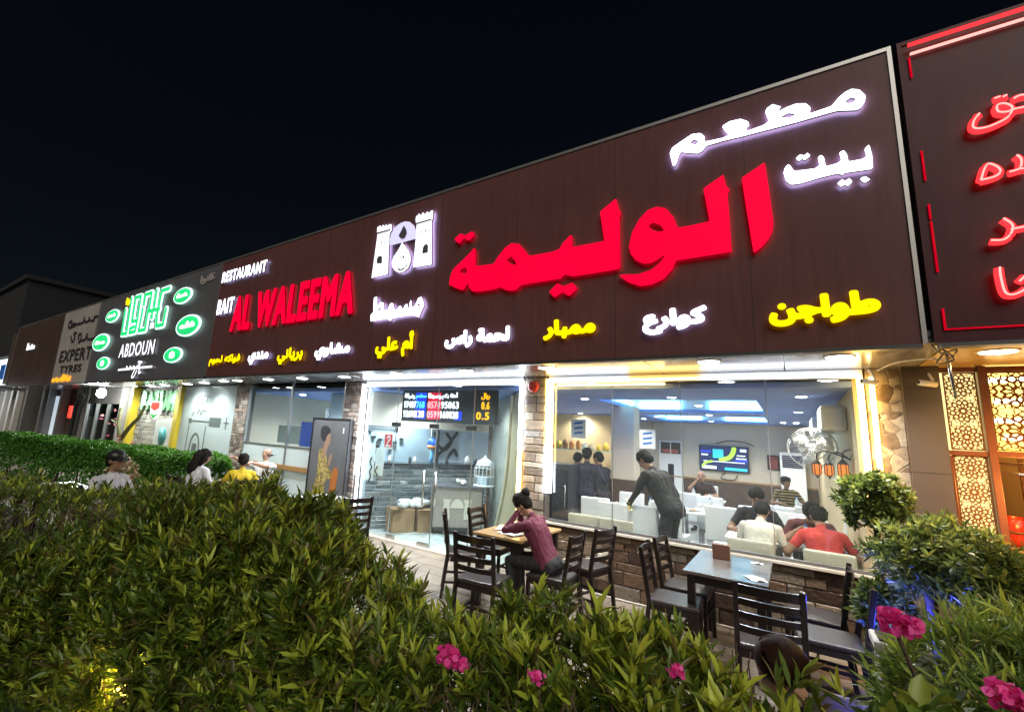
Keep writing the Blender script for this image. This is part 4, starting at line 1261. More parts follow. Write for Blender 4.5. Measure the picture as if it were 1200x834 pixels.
# ------------------------------------------------------------------ tyre shop and the shop beyond
ty = thing('tyre_shop_building', 'dim shop under the grey unlit sign, with dark glass front and pipes on its wall', 'building', (-19.8, 0, 0))
part(MB().box(-22.4, -17.01, 0.6, 7, 2.8, 3.3).box(-22.38, -17.02, -1.2, 0.59, 2.76, 5.0), 'roof', m_taupe, ty)
part(MB().box(-22.4, -17.01, YS + 0.03, 0.5, 2.66, 2.71), 'soffit', m_soffit, ty)
m_dusty = mat('dusty_plaster', (0.19, 0.175, 0.16), 0.85, 0, 0.25, 3, 0.4, 20)
part(MB().box(-22.4, -21.1, 0.0, 0.2, 0, 2.65), 'wall', m_dusty, ty)
part(MB().box(-18.0, -17.02, 0.0, 0.2, 0, 2.65), 'wall', m_dusty, ty)
part(MB().box(-21.09, -18.01, 0.05, 0.07, 0, 2.1), 'shop_pane', m_glass_dark, ty)
part(MB().box(-21.09, -18.01, 0.03, 0.09, 2.11, 2.65), 'rolled_shutter', mat('shutter_metal', (0.13, 0.115, 0.105), 0.5, 0.5, 0.1), ty)
part(MB().box(-22.4, -17.0, 3.0, 3.1, 0, 2.65), 'inner_wall', mat('dim_inner', (0.16, 0.18, 0.20), 0.7), ty)
fm = MB()
for x in (-21.1, -20.1, -19.05, -18.0):
    fm.box(x - 0.03, x + 0.03, 0.0, 0.10, 0, 2.1)
part(fm, 'window_frame', m_alu, ty)
pi = MB()
pi.tube([(-21.6, -0.06, 0.0), (-21.6, -0.06, 1.9), (-21.3, -0.06, 2.2), (-21.3, -0.06, 2.65)], 0.06, 8)
pi.tube([(-22.1, -0.06, 0.0), (-22.1, -0.06, 2.1), (-21.8, -0.06, 2.4)], 0.06, 8)
part(pi, 'drain_pipe', m_dkgrey, ty)
l = bpy.data.lights.new('shop_lamp', 'AREA'); l.energy = 25; l.size = 0.8; l.color = (0.85, 0.95, 1)
lo = bpy.data.objects.new('shop_lamp', l); COL.objects.link(lo); lo.parent = ty; lo.location = (0.3, 1.6, 2.55)
part(MB().box(-20.2, -18.8, 1.2, 2.0, 2.57, 2.62), 'ceiling_light', emis('tube_light', (0.85, 0.95, 1), 4), ty)
sk = MB()
rr_ = random.Random(8)
for k in range(16):
    x, z = rr_.uniform(-20.8, -18.3), rr_.uniform(0.2, 1.5)
    sk.box(x, x + rr_.uniform(0.12, 0.35), 0.9, 1.2, z, z + rr_.uniform(0.08, 0.3), 0, rr_.choice([(0.5, 0.5, 0.55), (0.15, 0.2, 0.35), (0.3, 0.08, 0.06), (0.1, 0.1, 0.12), (0.6, 0.62, 0.6)]))
part(sk, 'shelf_stock', mat('stock', (0.8, 0.8, 0.8), 0.5, attr='col'), ty)
fs_ = thing('corner_shop_building', 'dark shop under the bronze sign with a lit white doorway and a small red lamp', 'building', (-25.0, 0, 0))
part(MB().box(-29.0, -22.45, 0.9, 7, 2.8, 3.3).box(-28.0, -22.45, -1.2, 0.89, 2.76, 5.0), 'roof', m_taupe, fs_)
part(MB().box(-28.0, -22.42, YS + 0.03, 0.8, 2.66, 2.71), 'soffit', m_soffit, fs_)
part(MB().box(-28.2, -22.41, 0.5, 0.8, 0, 2.65), 'wall', mat('brown_render', (0.09, 0.065, 0.055), 0.8, 0, 0.2, 3), fs_)
part(MB().box(-27.2, -25.6, 0.42, 0.48, 0.0, 2.4), 'doorway', emis('lit_doorway', (0.75, 0.88, 1.0), 0.28, (0.4, 0.4, 0.4)), fs_)
part(MB().box(-24.6, -24.0, 0.40, 0.48, 1.5, 2.0), 'red_lamp', emis('red_lamp', (1.0, 0.05, 0.03), 0.8), fs_)
m_pil = mat('pilaster_grey', (0.16, 0.155, 0.15), 0.7)
for x in (-27.9, -27.0, -25.3, -22.9):
    part(MB().box(x, x + 0.25, 0.2, 0.49, 0, 2.65), 'pilaster', m_pil, fs_)
# lit shop at the far left edge
ls = thing('end_shop_building', 'farthest shop, with a glowing white and blue sign and lit columns', 'building', (-33.0, 0, 0))
part(MB().box(-40, -29.5, 0.0, 8, 0, 4.6), 'wall', mat('pale_render', (0.12, 0.11, 0.10), 0.8, 0, 0.12, 2), ls)
part(MB().box(-40, -31.4, -0.25, -0.02, 2.9, 4.3), 'light_box', emis('light_box', (0.75, 0.90, 1.0), 0.7), ls)
part(MB().box(-34.6, -33.6, -0.28, -0.26, 3.2, 4.0).box(-33.3, -32.6, -0.28, -0.26, 3.3, 4.1), 'box_print', mat('blue_print', (0.03, 0.12, 0.4), 0.5), ls)
part(MB().box(-40, -30, -0.9, -0.01, 2.62, 2.74), 'awning', m_alud, ls)
m_lcol = mat('white_column', (0.42, 0.40, 0.37), 0.6)
for x in (-34.0, -32.8, -31.5, -30.4):
    part(MB().box(x, x + 0.35, -0.2, -0.01, 0, 2.6), 'lit_column', m_lcol, ls)
l = bpy.data.lights.new('shop_lamp', 'POINT'); l.energy = 60; l.shadow_soft_size = 0.3; l.color = (0.9, 0.96, 1)
lo = bpy.data.objects.new('shop_lamp', l); COL.objects.link(lo); lo.parent = ls; lo.location = (1.0, -1.6, 2.4)
# dark blocks behind
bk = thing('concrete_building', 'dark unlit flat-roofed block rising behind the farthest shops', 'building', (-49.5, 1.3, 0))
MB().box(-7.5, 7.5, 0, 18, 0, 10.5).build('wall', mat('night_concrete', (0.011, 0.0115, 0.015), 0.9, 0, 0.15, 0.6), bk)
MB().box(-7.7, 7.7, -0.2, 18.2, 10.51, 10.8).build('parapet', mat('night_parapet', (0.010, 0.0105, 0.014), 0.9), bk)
# ------------------------------------------------------------------ shop on the right with the pierced golden screens
js = thing('lattice_shop_building', 'shop with backlit golden pierced screens, brown posts and an orange-lit counter', 'building', (2.8, 0, 0))
m_screen = mat('screen_brown', (0.16, 0.06, 0.018), 0.4, 0.2, 0.12)
m_post = mat('redwood_post', (0.14, 0.045, 0.02), 0.35, 0, 0.2, 8)
m_back_y = emis('screen_backlight', (1.0, 0.80, 0.32), 0.66)
m_back_w = emis('screen_tube', (1.0, 0.95, 0.78), 3)
part(MB().box(1.142, 5.0, 0.9, 6, 2.8, 3.3).box(1.12, 4.9, -1.2, 0.89, 2.76, 5.0), 'roof', m_taupe, js)
part(MB().box(1.012, 4.9, YS + 0.03, 0.6, 2.66, 2.70), 'soffit', m_soffit_w, js)
downlight(js, 1.34 - 2.8, -0.78, 2.658, 0.10, m_down_y, 45, (1.0, 0.66, 0.25))
downlight(js, 2.6 - 2.8, -0.78, 2.658, 0.10, m_down_y, 45, (1.0, 0.66, 0.25))


def screen(x0, x1, z0, z1, cell, rib, y):
    """pierced screen: twelve-petal rosettes on a regular pitch with rings of smaller cells between them"""
    nx = max(1, round((x1 - x0) / cell))
    nz = max(1, round((z1 - z0) / cell))
    cx_, cz_ = (x1 - x0) / nx, (z1 - z0) / nz
    ST = []
    for i in range(nx):
        for j in range(nz):
            ox, oz = x0 + (i + 0.5) * cx_, z0 + (j + 0.5) * cz_

            def pt(r, a):
                return (ox + cx_ * r * math.cos(a), oz + cz_ * r * math.sin(a))
            ST.append([pt(0.075, 2 * PI * k / 12) for k in range(13)])
            st = PI / 6
            for k in range(12):
                a = st * k
                ST.append([pt(0.085, a), pt(0.16, a - st * 0.42), pt(0.22, a - st * 0.40), pt(0.285, a), pt(0.22, a + st * 0.40), pt(0.16, a + st * 0.42), pt(0.085, a)])
                b = a + st / 2
                ST.append([pt(0.245, b), pt(0.31, b - st * 0.42), pt(0.37, b - st * 0.36), pt(0.405, b), pt(0.37, b + st * 0.36), pt(0.31, b + st * 0.42), pt(0.245, b)])
                ST.append([pt(0.36, a), pt(0.43, a - st * 0.36), pt(0.50, a), pt(0.43, a + st * 0.36), pt(0.36, a)])
                ST.append([pt(0.405, b), pt(0.52, b)])
            for sx in (-1, 1):
                for sz in (-1, 1):
                    c = (ox + sx * cx_ * 0.5, oz + sz * cz_ * 0.5)
                    ST.append([(c[0] - sx * cx_ * 0.10 * math.cos(t), c[1] - sz * cz_ * 0.10 * math.sin(t)) for t in (0, 0.4, 0.8, 1.2, 1.57)])
                    for t in (0.3, 0.785, 1.27):
                        ST.append([(c[0] - sx * cx_ * 0.10 * math.cos(t), c[1] - sz * cz_ * 0.10 * math.sin(t)), (c[0] - sx * cx_ * 0.21 * math.cos(t), c[1] - sz * cz_ * 0.21 * math.sin(t))])
    h = cell / 36
    xs = np.arange(x0, x1 + h, h)
    zs = np.arange(z0, z1 + h, h)
    X, Z = np.meshgrid(xs, zs, indexing='ij')
    P = np.stack([X.ravel(), Z.ravel()], 1)
    F = np.full(len(P), -1.0)
    for s_ in ST:
        a_ = np.array(s_)
        lo, hi = a_.min(0) - rib * 2 - h, a_.max(0) + rib * 2 + h
        m = np.nonzero((P[:, 0] > lo[0]) & (P[:, 0] < hi[0]) & (P[:, 1] > lo[1]) & (P[:, 1] < hi[1]))[0]
        if len(m):
            F[m] = np.maximum(F[m], rib - seg_dist(P[m], a_[:-1], a_[1:]))
    edge = np.minimum(np.minimum(P[:, 0] - x0, x1 - P[:, 0]), np.minimum(P[:, 1] - z0, z1 - P[:, 1]))
    F = np.maximum(F, 0.008 - edge)
    return march(MB(), xs, zs, F, y, y + 0.012, 0, 0)


part(screen(1.17, 1.375, 0.25, 1.87, 0.205, 0.0028, -0.04), 'pierced_screen', m_screen, js)
part(screen(1.17, 1.375, 1.92, 2.60, 0.225, 0.0028, -0.04), 'pierced_screen', m_screen, js)
part(screen(1.445, 2.85, 1.93, 2.60, 0.335, 0.0042, -0.03), 'pierced_screen', m_screen, js)
part(MB().box(1.16, 1.385, 0.05, 0.06, 0.22, 2.62), 'backlight_panel', m_back_y, js)
part(MB().box(1.44, 2.9, 0.30, 0.31, 1.9, 2.64), 'backlight_panel', emis('screen_backlight_deep', (1.0, 0.70, 0.18), 0.42), js)
tb = MB()
for z, dx in ((2.05, 0.06), (2.20, 0.02), (2.37, 0.03), (2.56, 0.0)):
    tb.tube([(1.50 + dx, 0.22, z), (2.8, 0.22, z + 0.03)], 0.022, 8)
part(tb, 'tube_light', m_back_w, js)
ps = MB()
ps.box(1.385, 1.435, -0.07, 0.04, 0.0, 2.655)
ps.box(1.145, 1.384, -0.06, 0.0, 1.872, 1.915)
ps.box(1.436, 3.0, -0.06, 0.03, 1.875, 1.925)
ps.box(1.145, 1.165, -0.06, 0.0, 0.0, 1.87)
ps.box(1.145, 3.0, -0.055, 0.0, 2.605, 2.65)
part(ps, 'timber_post', m_post, js, 0.004)
part(MB().box(1.145, 4.9, 1.6, 1.7, 0, 2.65), 'inner_wall', mat('brown_inner_wall', (0.20, 0.13, 0.075), 0.6, 0, 0.2, 3), js)
cw = MB()
for k in range(13):
    z = 0.25 + 0.062 * k
    cw.box(1.44, 3.2, 0.33 + 0.012 * (k % 2), 0.40, z, z + 0.055)
part(cw, 'slatted_counter', mat('amber_wood_slat', (0.45, 0.20, 0.04), 0.35, 0, 0.35, 5), js, 0.004)
part(MB().box(1.44, 3.2, 0.28, 0.80, 1.065, 1.10), 'counter_top', m_goldwood, js)
rl = MB()
for z in (1.74, 1.82):
    rl.tube([(1.44, 0.02, z), (3.2, 0.02, z)], 0.014, 10)
part(rl, 'chrome_rail', m_steel, js)
pl_ = MB()
for x in (1.56, 1.80, 2.1):
    pl_.box(x, x + 0.03, 0.9, 0.93, 1.1, 2.65)
part(pl_, 'inner_post', m_post, js)
st = thing('red_drum', 'round red drum-like seat behind the chrome rails of the golden shop', 'stool', (1.62, 0.55, 1.105))
MB().lathe([(0.001, 0.26), (0.06, 0.255), (0.095, 0.21), (0.10, 0.12), (0.08, 0.03), (0.06, 0.0), (0.001, 0.0)], n=22).build('shell', mat('red_lacquer', (0.45, 0.03, 0.015), 0.25), st)
MB().lathe([(0.102, 0.11), (0.108, 0.12), (0.102, 0.13)], n=22).build('band', m_screen, st)
for x, y, e in ((1.75, -0.40, 22), (1.75, 0.9, 16)):  # fixtureless amber lights; the outer one is added to warm the soffit
    l = bpy.data.lights.new('amber_fill', 'POINT'); l.energy = e; l.shadow_soft_size = 0.1; l.color = (1.0, 0.50, 0.10)
    lo = bpy.data.objects.new('amber_fill', l); COL.objects.link(lo); lo.parent = js; lo.location = (x - 2.8, y, 1.55 if y < 0.5 else 2.4)
# cameras and cables at the corner between the two soffits
for nm, x, z, lb in (('security_camera', 0.66, 2.52, 'small white security camera under the soffit above the right window edge'), ('security_camera', 1.05, 2.50, 'small white security camera at the top of the taupe pier')):
    c = thing(nm, lb, 'camera', (x, -0.16, z), 0.4)
    MB().tube([(-0.07, 0, 0), (0.06, 0, -0.015)], 0.026, 12).build('camera_body', m_white, c)
    MB().tube([(-0.078, 0, 0.001), (-0.07, 0, 0)], 0.018, 12).build('lens', m_ink, c)
    MB().tube([(0.04, 0, 0.02), (0.05, 0.06, 0.10), (0.05, 0.10, 0.13)], 0.012, 8).build('bracket', m_white, c)
cbm = MB()
cbm.tube(smooth_line([(0.90, -1.22, 2.66), (0.96, -1.15, 2.60), (1.05, -1.12, 2.63), (1.0, -1.1, 2.56), (0.92, -0.9, 2.60), (0.78, -0.6, 2.62), (0.70, -0.3, 2.60)], 5), 0.006, 6)
cbm.tube(smooth_line([(0.95, -1.18, 2.64), (1.02, -1.16, 2.55), (0.93, -1.14, 2.52), (0.98, -1.10, 2.60)], 5), 0.006, 6)
tag(cbm.build('loose_cable', mat('cable_cream', (0.55, 0.48, 0.38), 0.5)), 'loose pale cables knotted under the corner between the brown sign and the neon sign', 'cable')
tag(MB().tube([(0.99, -1.13, 2.62), (1.01, -1.125, 2.26)], 0.010, 8).build('hanging_rod', m_steel), 'short metal rod hanging from the soffit corner beside the taupe pier', 'rod')
# ------------------------------------------------------------------ outdoor chairs and tables
def make_chair(label, loc, rz, group, pad=None):
    t = thing('slatted_chair', label, 'chair', loc, rz, group)
    w2 = 0.195
    MB().box(-0.205, 0.205, -0.185, 0.215, 0.435, 0.475).build('seat', pad or m_seatpad, t, bevel=0.014)
    ap = MB()
    ap.box(-0.18, 0.18, 0.17, 0.19, 0.385, 0.432).box(-0.18, 0.18, -0.18, -0.16, 0.385, 0.432)
    ap.box(-0.19, -0.17, -0.155, 0.165, 0.385, 0.432).box(0.17, 0.19, -0.155, 0.165, 0.385, 0.432)
    ap.build('apron', m_darkwood, t)
    bk = MB()
    for z in (0.58, 0.67, 0.76, 0.845):
        n = 8
        dz = 0.024 if z < 0.8 else 0.032
        yy = lambda z_: -0.185 - (z_ - 0.45) * 0.14
        f, vs = [], []
        for k in range(n + 1):
            u = -1 + 2 * k / n
            cy = yy(z) - 0.030 * (1 - u * u)
            vs += [(u * (w2 - 0.012), cy - 0.008, z - dz), (u * (w2 - 0.012), cy + 0.008, z - dz), (u * (w2 - 0.012), cy + 0.008, z + dz), (u * (w2 - 0.012), cy - 0.008, z + dz)]
        for k in range(n):
            for q in range(4):
                a, b = 4 * k + q, 4 * k + (q + 1) % 4
                f.append((a, b, b + 4, a + 4))
        f += [(0, 1, 2, 3), (4 * n + 3, 4 * n + 2, 4 * n + 1, 4 * n)]
        bk.add(vs, f)
    bk.build('backrest', m_darkwood, t, bevel=0.004)
    for s in (-1, 1):
        MB().bar((s * w2, 0.19, 0), (s * w2 * 0.97, 0.19, 0.434), 0.034, 0.034).build('leg', m_darkwood, t, bevel=0.004)
        l = MB().bar((s * w2, -0.235, 0), (s * w2, -0.18, 0.46), 0.034, 0.036)
        l.bar((s * w2, -0.181, 0.455), (s * w2, -0.250, 0.895), 0.034, 0.036)
        l.build('leg', m_darkwood, t, bevel=0.004)
    sr = MB()
    for s in (-1, 1):
        sr.bar((s * w2, 0.19, 0.17), (s * w2, -0.21, 0.17), 0.018, 0.026)
    sr.bar((-w2, -0.0, 0.171), (w2, -0.0, 0.171), 0.018, 0.024)
    sr.bar((-w2, 0.19, 0.27), (w2, 0.19, 0.27), 0.018, 0.024)
    sr.build('stretcher', m_darkwood, t)
    return t


def table(name, label, x0, x1, y0, y1, mtop, group, leg=0.06):
    t = thing(name, label, 'table', ((x0 + x1) / 2, (y0 + y1) / 2, 0), 0, group)
    a, b = (x1 - x0) / 2, (y1 - y0) / 2
    MB().box(-a, a, -b, b, 0.722, 0.75).build('tabletop', mtop, t, bevel=0.006)
    MB().box(-a + 0.05, a - 0.05, -b + 0.05, -b + 0.08, 0.65, 0.72).box(-a + 0.05, a - 0.05, b - 0.08, b - 0.05, 0.65, 0.72).box(-a + 0.05, -a + 0.08, -b + 0.081, b - 0.081, 0.65, 0.72).box(a - 0.08, a - 0.05, -b + 0.081, b - 0.081, 0.65, 0.72).build('apron', m_darkwood, t)
    for sx in (-1, 1):
        for sy in (-1, 1):
            MB().box(sx * (a - 0.06) - leg / 2, sx * (a - 0.06) + leg / 2, sy * (b - 0.065) - leg / 2, sy * (b - 0.065) + leg / 2, 0, 0.721).build('leg', m_darkwood, t, bevel=0.004)
    return t


GC = 'dark ladder-back chairs on the terrace'
GT = 'terrace tables'
m_top_dark = rubble_mat('dark_marble_top', [(0.06, 0.05, 0.045), (0.10, 0.085, 0.075), (0.045, 0.04, 0.036)], 2.2, (0.13, 0.12, 0.11), 0.02, 0.24, (1, 1, 1), 0.0)
m_top_wood = mat('light_wood_top', (0.36, 0.23, 0.10), 0.22, 0, 0.25, 6)
m_top_grey = mat('grey_laminate', (0.42, 0.43, 0.44), 0.3, 0, 0.08)
table('terrace_table', 'dark polished table under the big window, with a napkin box on it', -0.83, -0.20, -1.28, -0.22, m_top_dark, GT)
table('terrace_table', 'wooden topped table with papers where the maroon-shirted diner sits', -2.92, -2.30, -1.45, -0.45, m_top_wood, GT)
table('terrace_table', 'pale grey table in front of the portrait panel', -6.05, -5.35, -1.75, -0.95, m_top_grey, GT)
table('terrace_table', 'grey table between the three diners in white and yellow, largely hidden by the hedge', -8.3, -7.5, -1.75, -1.0, m_top_grey, GT)
table('terrace_table', 'grey table by the green hedge, near the man in the cap', -8.9, -8.0, -4.05, -3.4, m_top_grey, GT)
c0 = make_chair('dark chair turned to the wall at the hedge end of the polished table', (-0.20, -1.66, 0), 0.08, GC)
for lab, x, y, a in [
    ('dark chair on the entrance side of the polished table, nearer the hedge', -0.92, -1.16, -1.50),
    ('dark chair on the entrance side of the polished table, nearer the stone wall', -0.90, -0.64, -1.62),
    ('dark chair with a bluish seat, on the planter side of the polished table', 0.17, -1.20, 1.62),
    ('dark chair between the polished table and the blue-lit shrub, by the stone wall', 0.10, -0.66, 1.50),
    ('empty dark chair at the hedge end of the wooden papers table', -2.47, -1.92, 0.12),
    ('empty dark chair opposite the maroon-shirted diner, turned askew before the entrance glass', -3.18, -1.22, -0.95),
    ('dark chair across the papers table, close to the entrance glass, mostly behind another chair', -3.12, -0.68, -1.5),
    ('dark chair under the maroon-shirted diner', -2.02, -1.30, 1.60),
    ('empty dark chair behind the maroon-shirted diner, by the wall socket', -1.92, -0.66, 1.35),
    ('dark chair at the hedge side of the pale grey table, below the portrait panel', -5.30, -1.86, 0.45),
    ('dark chair at the end of the pale grey table nearest the entrance', -4.98, -1.38, 1.2),
    ('dark chair carrying the reclining man in white', -8.35, -0.62, 2.9),
    ('dark chair carrying the diner in yellow', -7.35, -1.62, 1.5),
    ('dark chair carrying the long-haired diner in white', -8.0, -2.15, 0.0),
    ('dark chair carrying the man in the black cap', -7.05, -3.62, -0.4)]:
    dup(c0, (x, y, 0), a, lab)
nb = thing('napkin_box', 'small brown and gold napkin box on the polished table', 'napkin box', (-0.61, -0.52, 0.752), 0.12)
MB().box(-0.075, 0.075, -0.055, 0.055, 0, 0.135).build('box_body', mat('brown_card', (0.10, 0.045, 0.025), 0.4, 0, 0.2, 20), nb, bevel=0.004)
MB().box(0.0755, 0.079, -0.05, 0.05, 0.005, 0.13).build('gold_side', mat('gold_card', (0.50, 0.33, 0.06), 0.4), nb)
MB().box(-0.055, 0.055, -0.03, 0.03, 0.1352, 0.15).build('napkins', m_white, nb)
m_paper = mat('printed_paper', (0.62, 0.62, 0.62), 0.6, 0, 0.18, 30)
for lab, x, y, a, sx, sy, z, m in [('white paper menu spread on the wooden table', -2.68, -1.0, 0.3, 0.34, 0.26, 0.752, m_paper), ('second white sheet overlapping the menu on the wooden table', -2.55, -1.18, -0.2, 0.24, 0.30, 0.757, m_paper),
                                   ('small scrap of white tissue on the polished table', -0.32, -0.45, 0.2, 0.10, 0.05, 0.752, m_white), ('folded pale blue paper near the corner of the polished table', -0.30, -1.10, 0.5, 0.12, 0.16, 0.752, m_paper)]:
    p = MB()
    n = 6
    vs = [(sx * (i / n - 0.5), sy * (j / n - 0.5), 0.004 + 0.006 * math.sin(i * 1.3 + x * 9) * math.cos(j * 1.1)) for i in range(n + 1) for j in range(n + 1)]
    k_ = len(vs)
    vs += [(a_, b_, c_ - 0.003) for a_, b_, c_ in vs]
    fs = [(i * (n + 1) + j, (i + 1) * (n + 1) + j, (i + 1) * (n + 1) + j + 1, i * (n + 1) + j + 1) for i in range(n) for j in range(n)]
    p.add(vs, fs + [tuple(q + k_ for q in f[::-1]) for f in fs])
    tag(p.build('paper', m, loc=(x, y, z), rz=a), lab, 'paper')
bt = thing('water_bottle', 'small clear water bottle on the table between the diners in white and yellow', 'bottle', (-7.85, -1.2, 0.752))
MB().lathe([(0.001, 0), (0.032, 0.0), (0.034, 0.02), (0.034, 0.13), (0.014, 0.17), (0.013, 0.19)], n=14).build('bottle_body', mat('clear_plastic', (0.6, 0.65, 0.68), 0.15, 0, 0.02), bt)
MB().lathe([(0.016, 0.19), (0.016, 0.212), (0.001, 0.213)], n=12).build('cap', mat('blue_cap', (0.05, 0.15, 0.5), 0.4), bt)

# ------------------------------------------------------------------ portrait panel (flat printed panel in a dark frame)
pp = thing('portrait_panel', 'tall dark framed panel picturing a woman in yellow holding an orange cloth', 'poster', (-7.10, -0.14, 0.0))
m_pbg = mat('print_grey', (0.115, 0.12, 0.125), 0.5, 0, 0.2, 4)
MB().box(-0.52, 0.52, 0.0, 0.05, 0.10, 1.92).build('print', m_pbg, pp)
f = MB()
f.box(-0.55, -0.521, -0.012, 0.06, 0.07, 1.95).box(0.521, 0.55, -0.012, 0.06, 0.07, 1.95).box(-0.52, 0.52, -0.012, 0.06, 0.07, 0.099).box(-0.52, 0.52, -0.012, 0.06, 1.921, 1.95)
f.build('frame', m_ink, pp)
m_pskin, m_phair, m_pdress, m_pcloth = mat('print_skin', (0.30, 0.19, 0.13), 0.5), mat('print_dark', (0.030, 0.030, 0.035), 0.5), rubble_mat('print_yellow', [(0.40, 0.31, 0.09), (0.30, 0.22, 0.06), (0.45, 0.36, 0.14), (0.18, 0.14, 0.05)], 26, (0.10, 0.08, 0.04), 0.05, 0.5, (1, 1, 1), 0.0), mat('print_orange', (0.38, 0.13, 0.03), 0.5, 0, 0.2, 9)
def flat(name, pts, m, y):
    MB().poly(smooth_line(pts + [pts[0]], 4)[:-1], y, -0.0005).build(name, m, pp)
flat('printed_dress', [(-0.42, 0.13), (-0.40, 0.35), (-0.33, 0.62), (-0.27, 0.86), (-0.26, 1.06), (-0.27, 1.30), (-0.20, 1.37), (-0.08, 1.34), (-0.02, 1.18), (0.04, 1.04), (0.16, 0.97), (0.22, 1.02), (0.24, 0.97), (0.14, 0.86), (0.02, 0.80), (-0.01, 0.60), (0.0, 0.35), (0.02, 0.13)], m_pdress, -0.002)
flat('printed_skin', [(-0.17, 1.36), (-0.14, 1.46), (-0.13, 1.60), (-0.05, 1.70), (0.01, 1.66), (0.02, 1.58), (0.035, 1.54), (0.015, 1.52), (0.015, 1.46), (-0.02, 1.43), (-0.04, 1.36), (-0.06, 1.24), (-0.12, 1.18)], m_pskin, -0.003)
flat('printed_hand', [(0.02, 1.10), (0.05, 1.24), (0.10, 1.30), (0.12, 1.24), (0.10, 1.14), (0.06, 1.06)], m_pskin, -0.004)
flat('printed_turban', [(-0.15, 1.50), (-0.24, 1.56), (-0.28, 1.68), (-0.24, 1.78), (-0.12, 1.80), (-0.02, 1.75), (0.0, 1.68), (-0.08, 1.62), (-0.11, 1.53)], m_phair, -0.005)
flat('printed_cloth', [(0.18, 1.02), (0.26, 1.06), (0.33, 0.98), (0.31, 0.75), (0.27, 0.52), (0.20, 0.38), (0.14, 0.52), (0.14, 0.78)], m_pcloth, -0.004)
MB().box(0.36, 0.385, -0.004, -0.0005, 1.68, 1.78).build('printed_mark', m_white, pp)

# ------------------------------------------------------------------ LED message board behind the door glass
lb = thing('led_message_board', 'scrolling LED board with white, blue, red and amber lettering above the entrance', 'led sign', (-4.63, 0.16, 1.985))
MB().box(-0.94, 0.94, 0, 0.08, 0, 0.51).build('board', mat('led_board_grey', (0.055, 0.06, 0.068), 0.4), lb)
f = MB()
f.box(-0.96, 0.96, -0.01, 0.09, 0.511, 0.53).box(-0.96, 0.96, -0.01, 0.09, -0.02, -0.001).box(-0.96, -0.941, -0.01, 0.09, -0.0005, 0.5105).box(0.941, 0.96, -0.01, 0.09, -0.0005, 0.5105)
f.build('frame', m_alud, lb)
mw, mb_, mr, ma = emis('led_px_white', (0.85, 0.93, 1), 0.9), emis('led_px_blue', (0.08, 0.5, 1.0), 0.9), emis('led_px_red', (1.0, 0.35, 0.40), 0.7), emis('led_px_amber', (1.0, 0.42, 0.01), 0.7)
mgb, mgr = emis('led_glow_blue', (0.03, 0.07, 0.85), 0.36), emis('led_glow_red', (0.9, 0.03, 0.08), 0.30)
def led_txt(txt, x0, x1, z0, z1, m, bold=0.004):
    w_ = word_mb(txt, (x0, x1, z0, z1), bold, 0.008, -0.012, -0.003, 0)
    w_.build('led_lettering', m, lb)
for x0, x1, m in ((-0.66, -0.42, mgb), (-0.38, -0.10, mgr), (0.20, 0.34, mgb)):
    if m is mgb and x0 > 0:
        MB().box(x0, x1, -0.0022, -0.0004, 0.03, 0.17).build('led_cluster', m, lb)
    else:
        MB().box(x0, x1, -0.0022, -0.0004, 0.03, 0.48).build('led_cluster', m, lb)
led_txt(shape_arabic('أهلا بكم'), -0.08, 0.24, 0.36, 0.48, mw)
led_txt(shape_arabic('وسهلا'), -0.38, -0.10, 0.36, 0.47, mw)
led_txt(shape_arabic('مطعم'), -0.66, -0.42, 0.36, 0.46, mb_)
led_txt(shape_arabic('وضيافة'), -0.92, -0.68, 0.36, 0.47, mw)
for z, a, b, c_, d in ((0.21, '97407', '768', '0574', '95063'), (0.05, '92698', '128', '0599', '160028')):
    led_txt(a, -0.92, -0.64, z, z + 0.12, mw)
    led_txt(b, -0.63, -0.45, z, z + 0.12, mb_ if z > 0.1 else mw)
    led_txt(c_, -0.38, -0.11, z, z + 0.12, mr)
    led_txt(d, -0.09, 0.27, z, z + 0.12, mw)
led_txt(shape_arabic('ريال'), 0.70, 0.86, 0.36, 0.47, ma)
led_txt('0.6', 0.71, 0.86, 0.21, 0.33, ma)
led_txt('0.5', 0.62, 0.86, 0.05, 0.17, ma)

# ------------------------------------------------------------------ lobby contents
ns_ = thing('no_smoking_sign', 'small red and white notice on the entrance glass', 'sign', (-5.72, 0.012, 1.60))
MB().box(-0.10, 0.10, 0, 0.004, -0.13, 0.13).build('notice', mat('notice_white', (0.7, 0.7, 0.7), 0.5), ns_)
MB().box(-0.088, 0.088, -0.0025, -0.0005, -0.10, 0.118).build('red_field', mat('notice_red', (0.55, 0.03, 0.04), 0.5), ns_)
xs, zs, P = grid_for((-0.06, 0.06, -0.07, 0.1), 0.005, 0.02)
march(MB(), xs, zs, field_strokes(P, [smooth_line([(-0.02, -0.05), (0.0, 0.0), (0.035, 0.03), (0.03, 0.075), (-0.01, 0.085), (-0.03, 0.05)], 4), [(-0.05, -0.075), (0.05, -0.075)]], 0.012), -0.0045, -0.003, 0, 0).build('white_symbol', mat('notice_symbol', (0.7, 0.7, 0.7), 0.5), ns_)
kb = thing('castle_kiosk', 'stone-grey reception stand with a pale fort emblem, just inside the entrance', 'counter', (-4.97, 1.14, 0.02), 0.776)
m_kiosk = mat('granite_laminate', (0.27, 0.235, 0.20), 0.35, 0, 0.35, 38)
MB().box(-0.44, 0.46, 0, 0.48, 0.12, 0.80).build('body', m_kiosk, kb, bevel=0.006)
MB().box(-0.47, 0.49, -0.03, 0.51, 0.803, 0.845).build('top', mat('kiosk_top', (0.10, 0.10, 0.11), 0.25), kb, bevel=0.006)
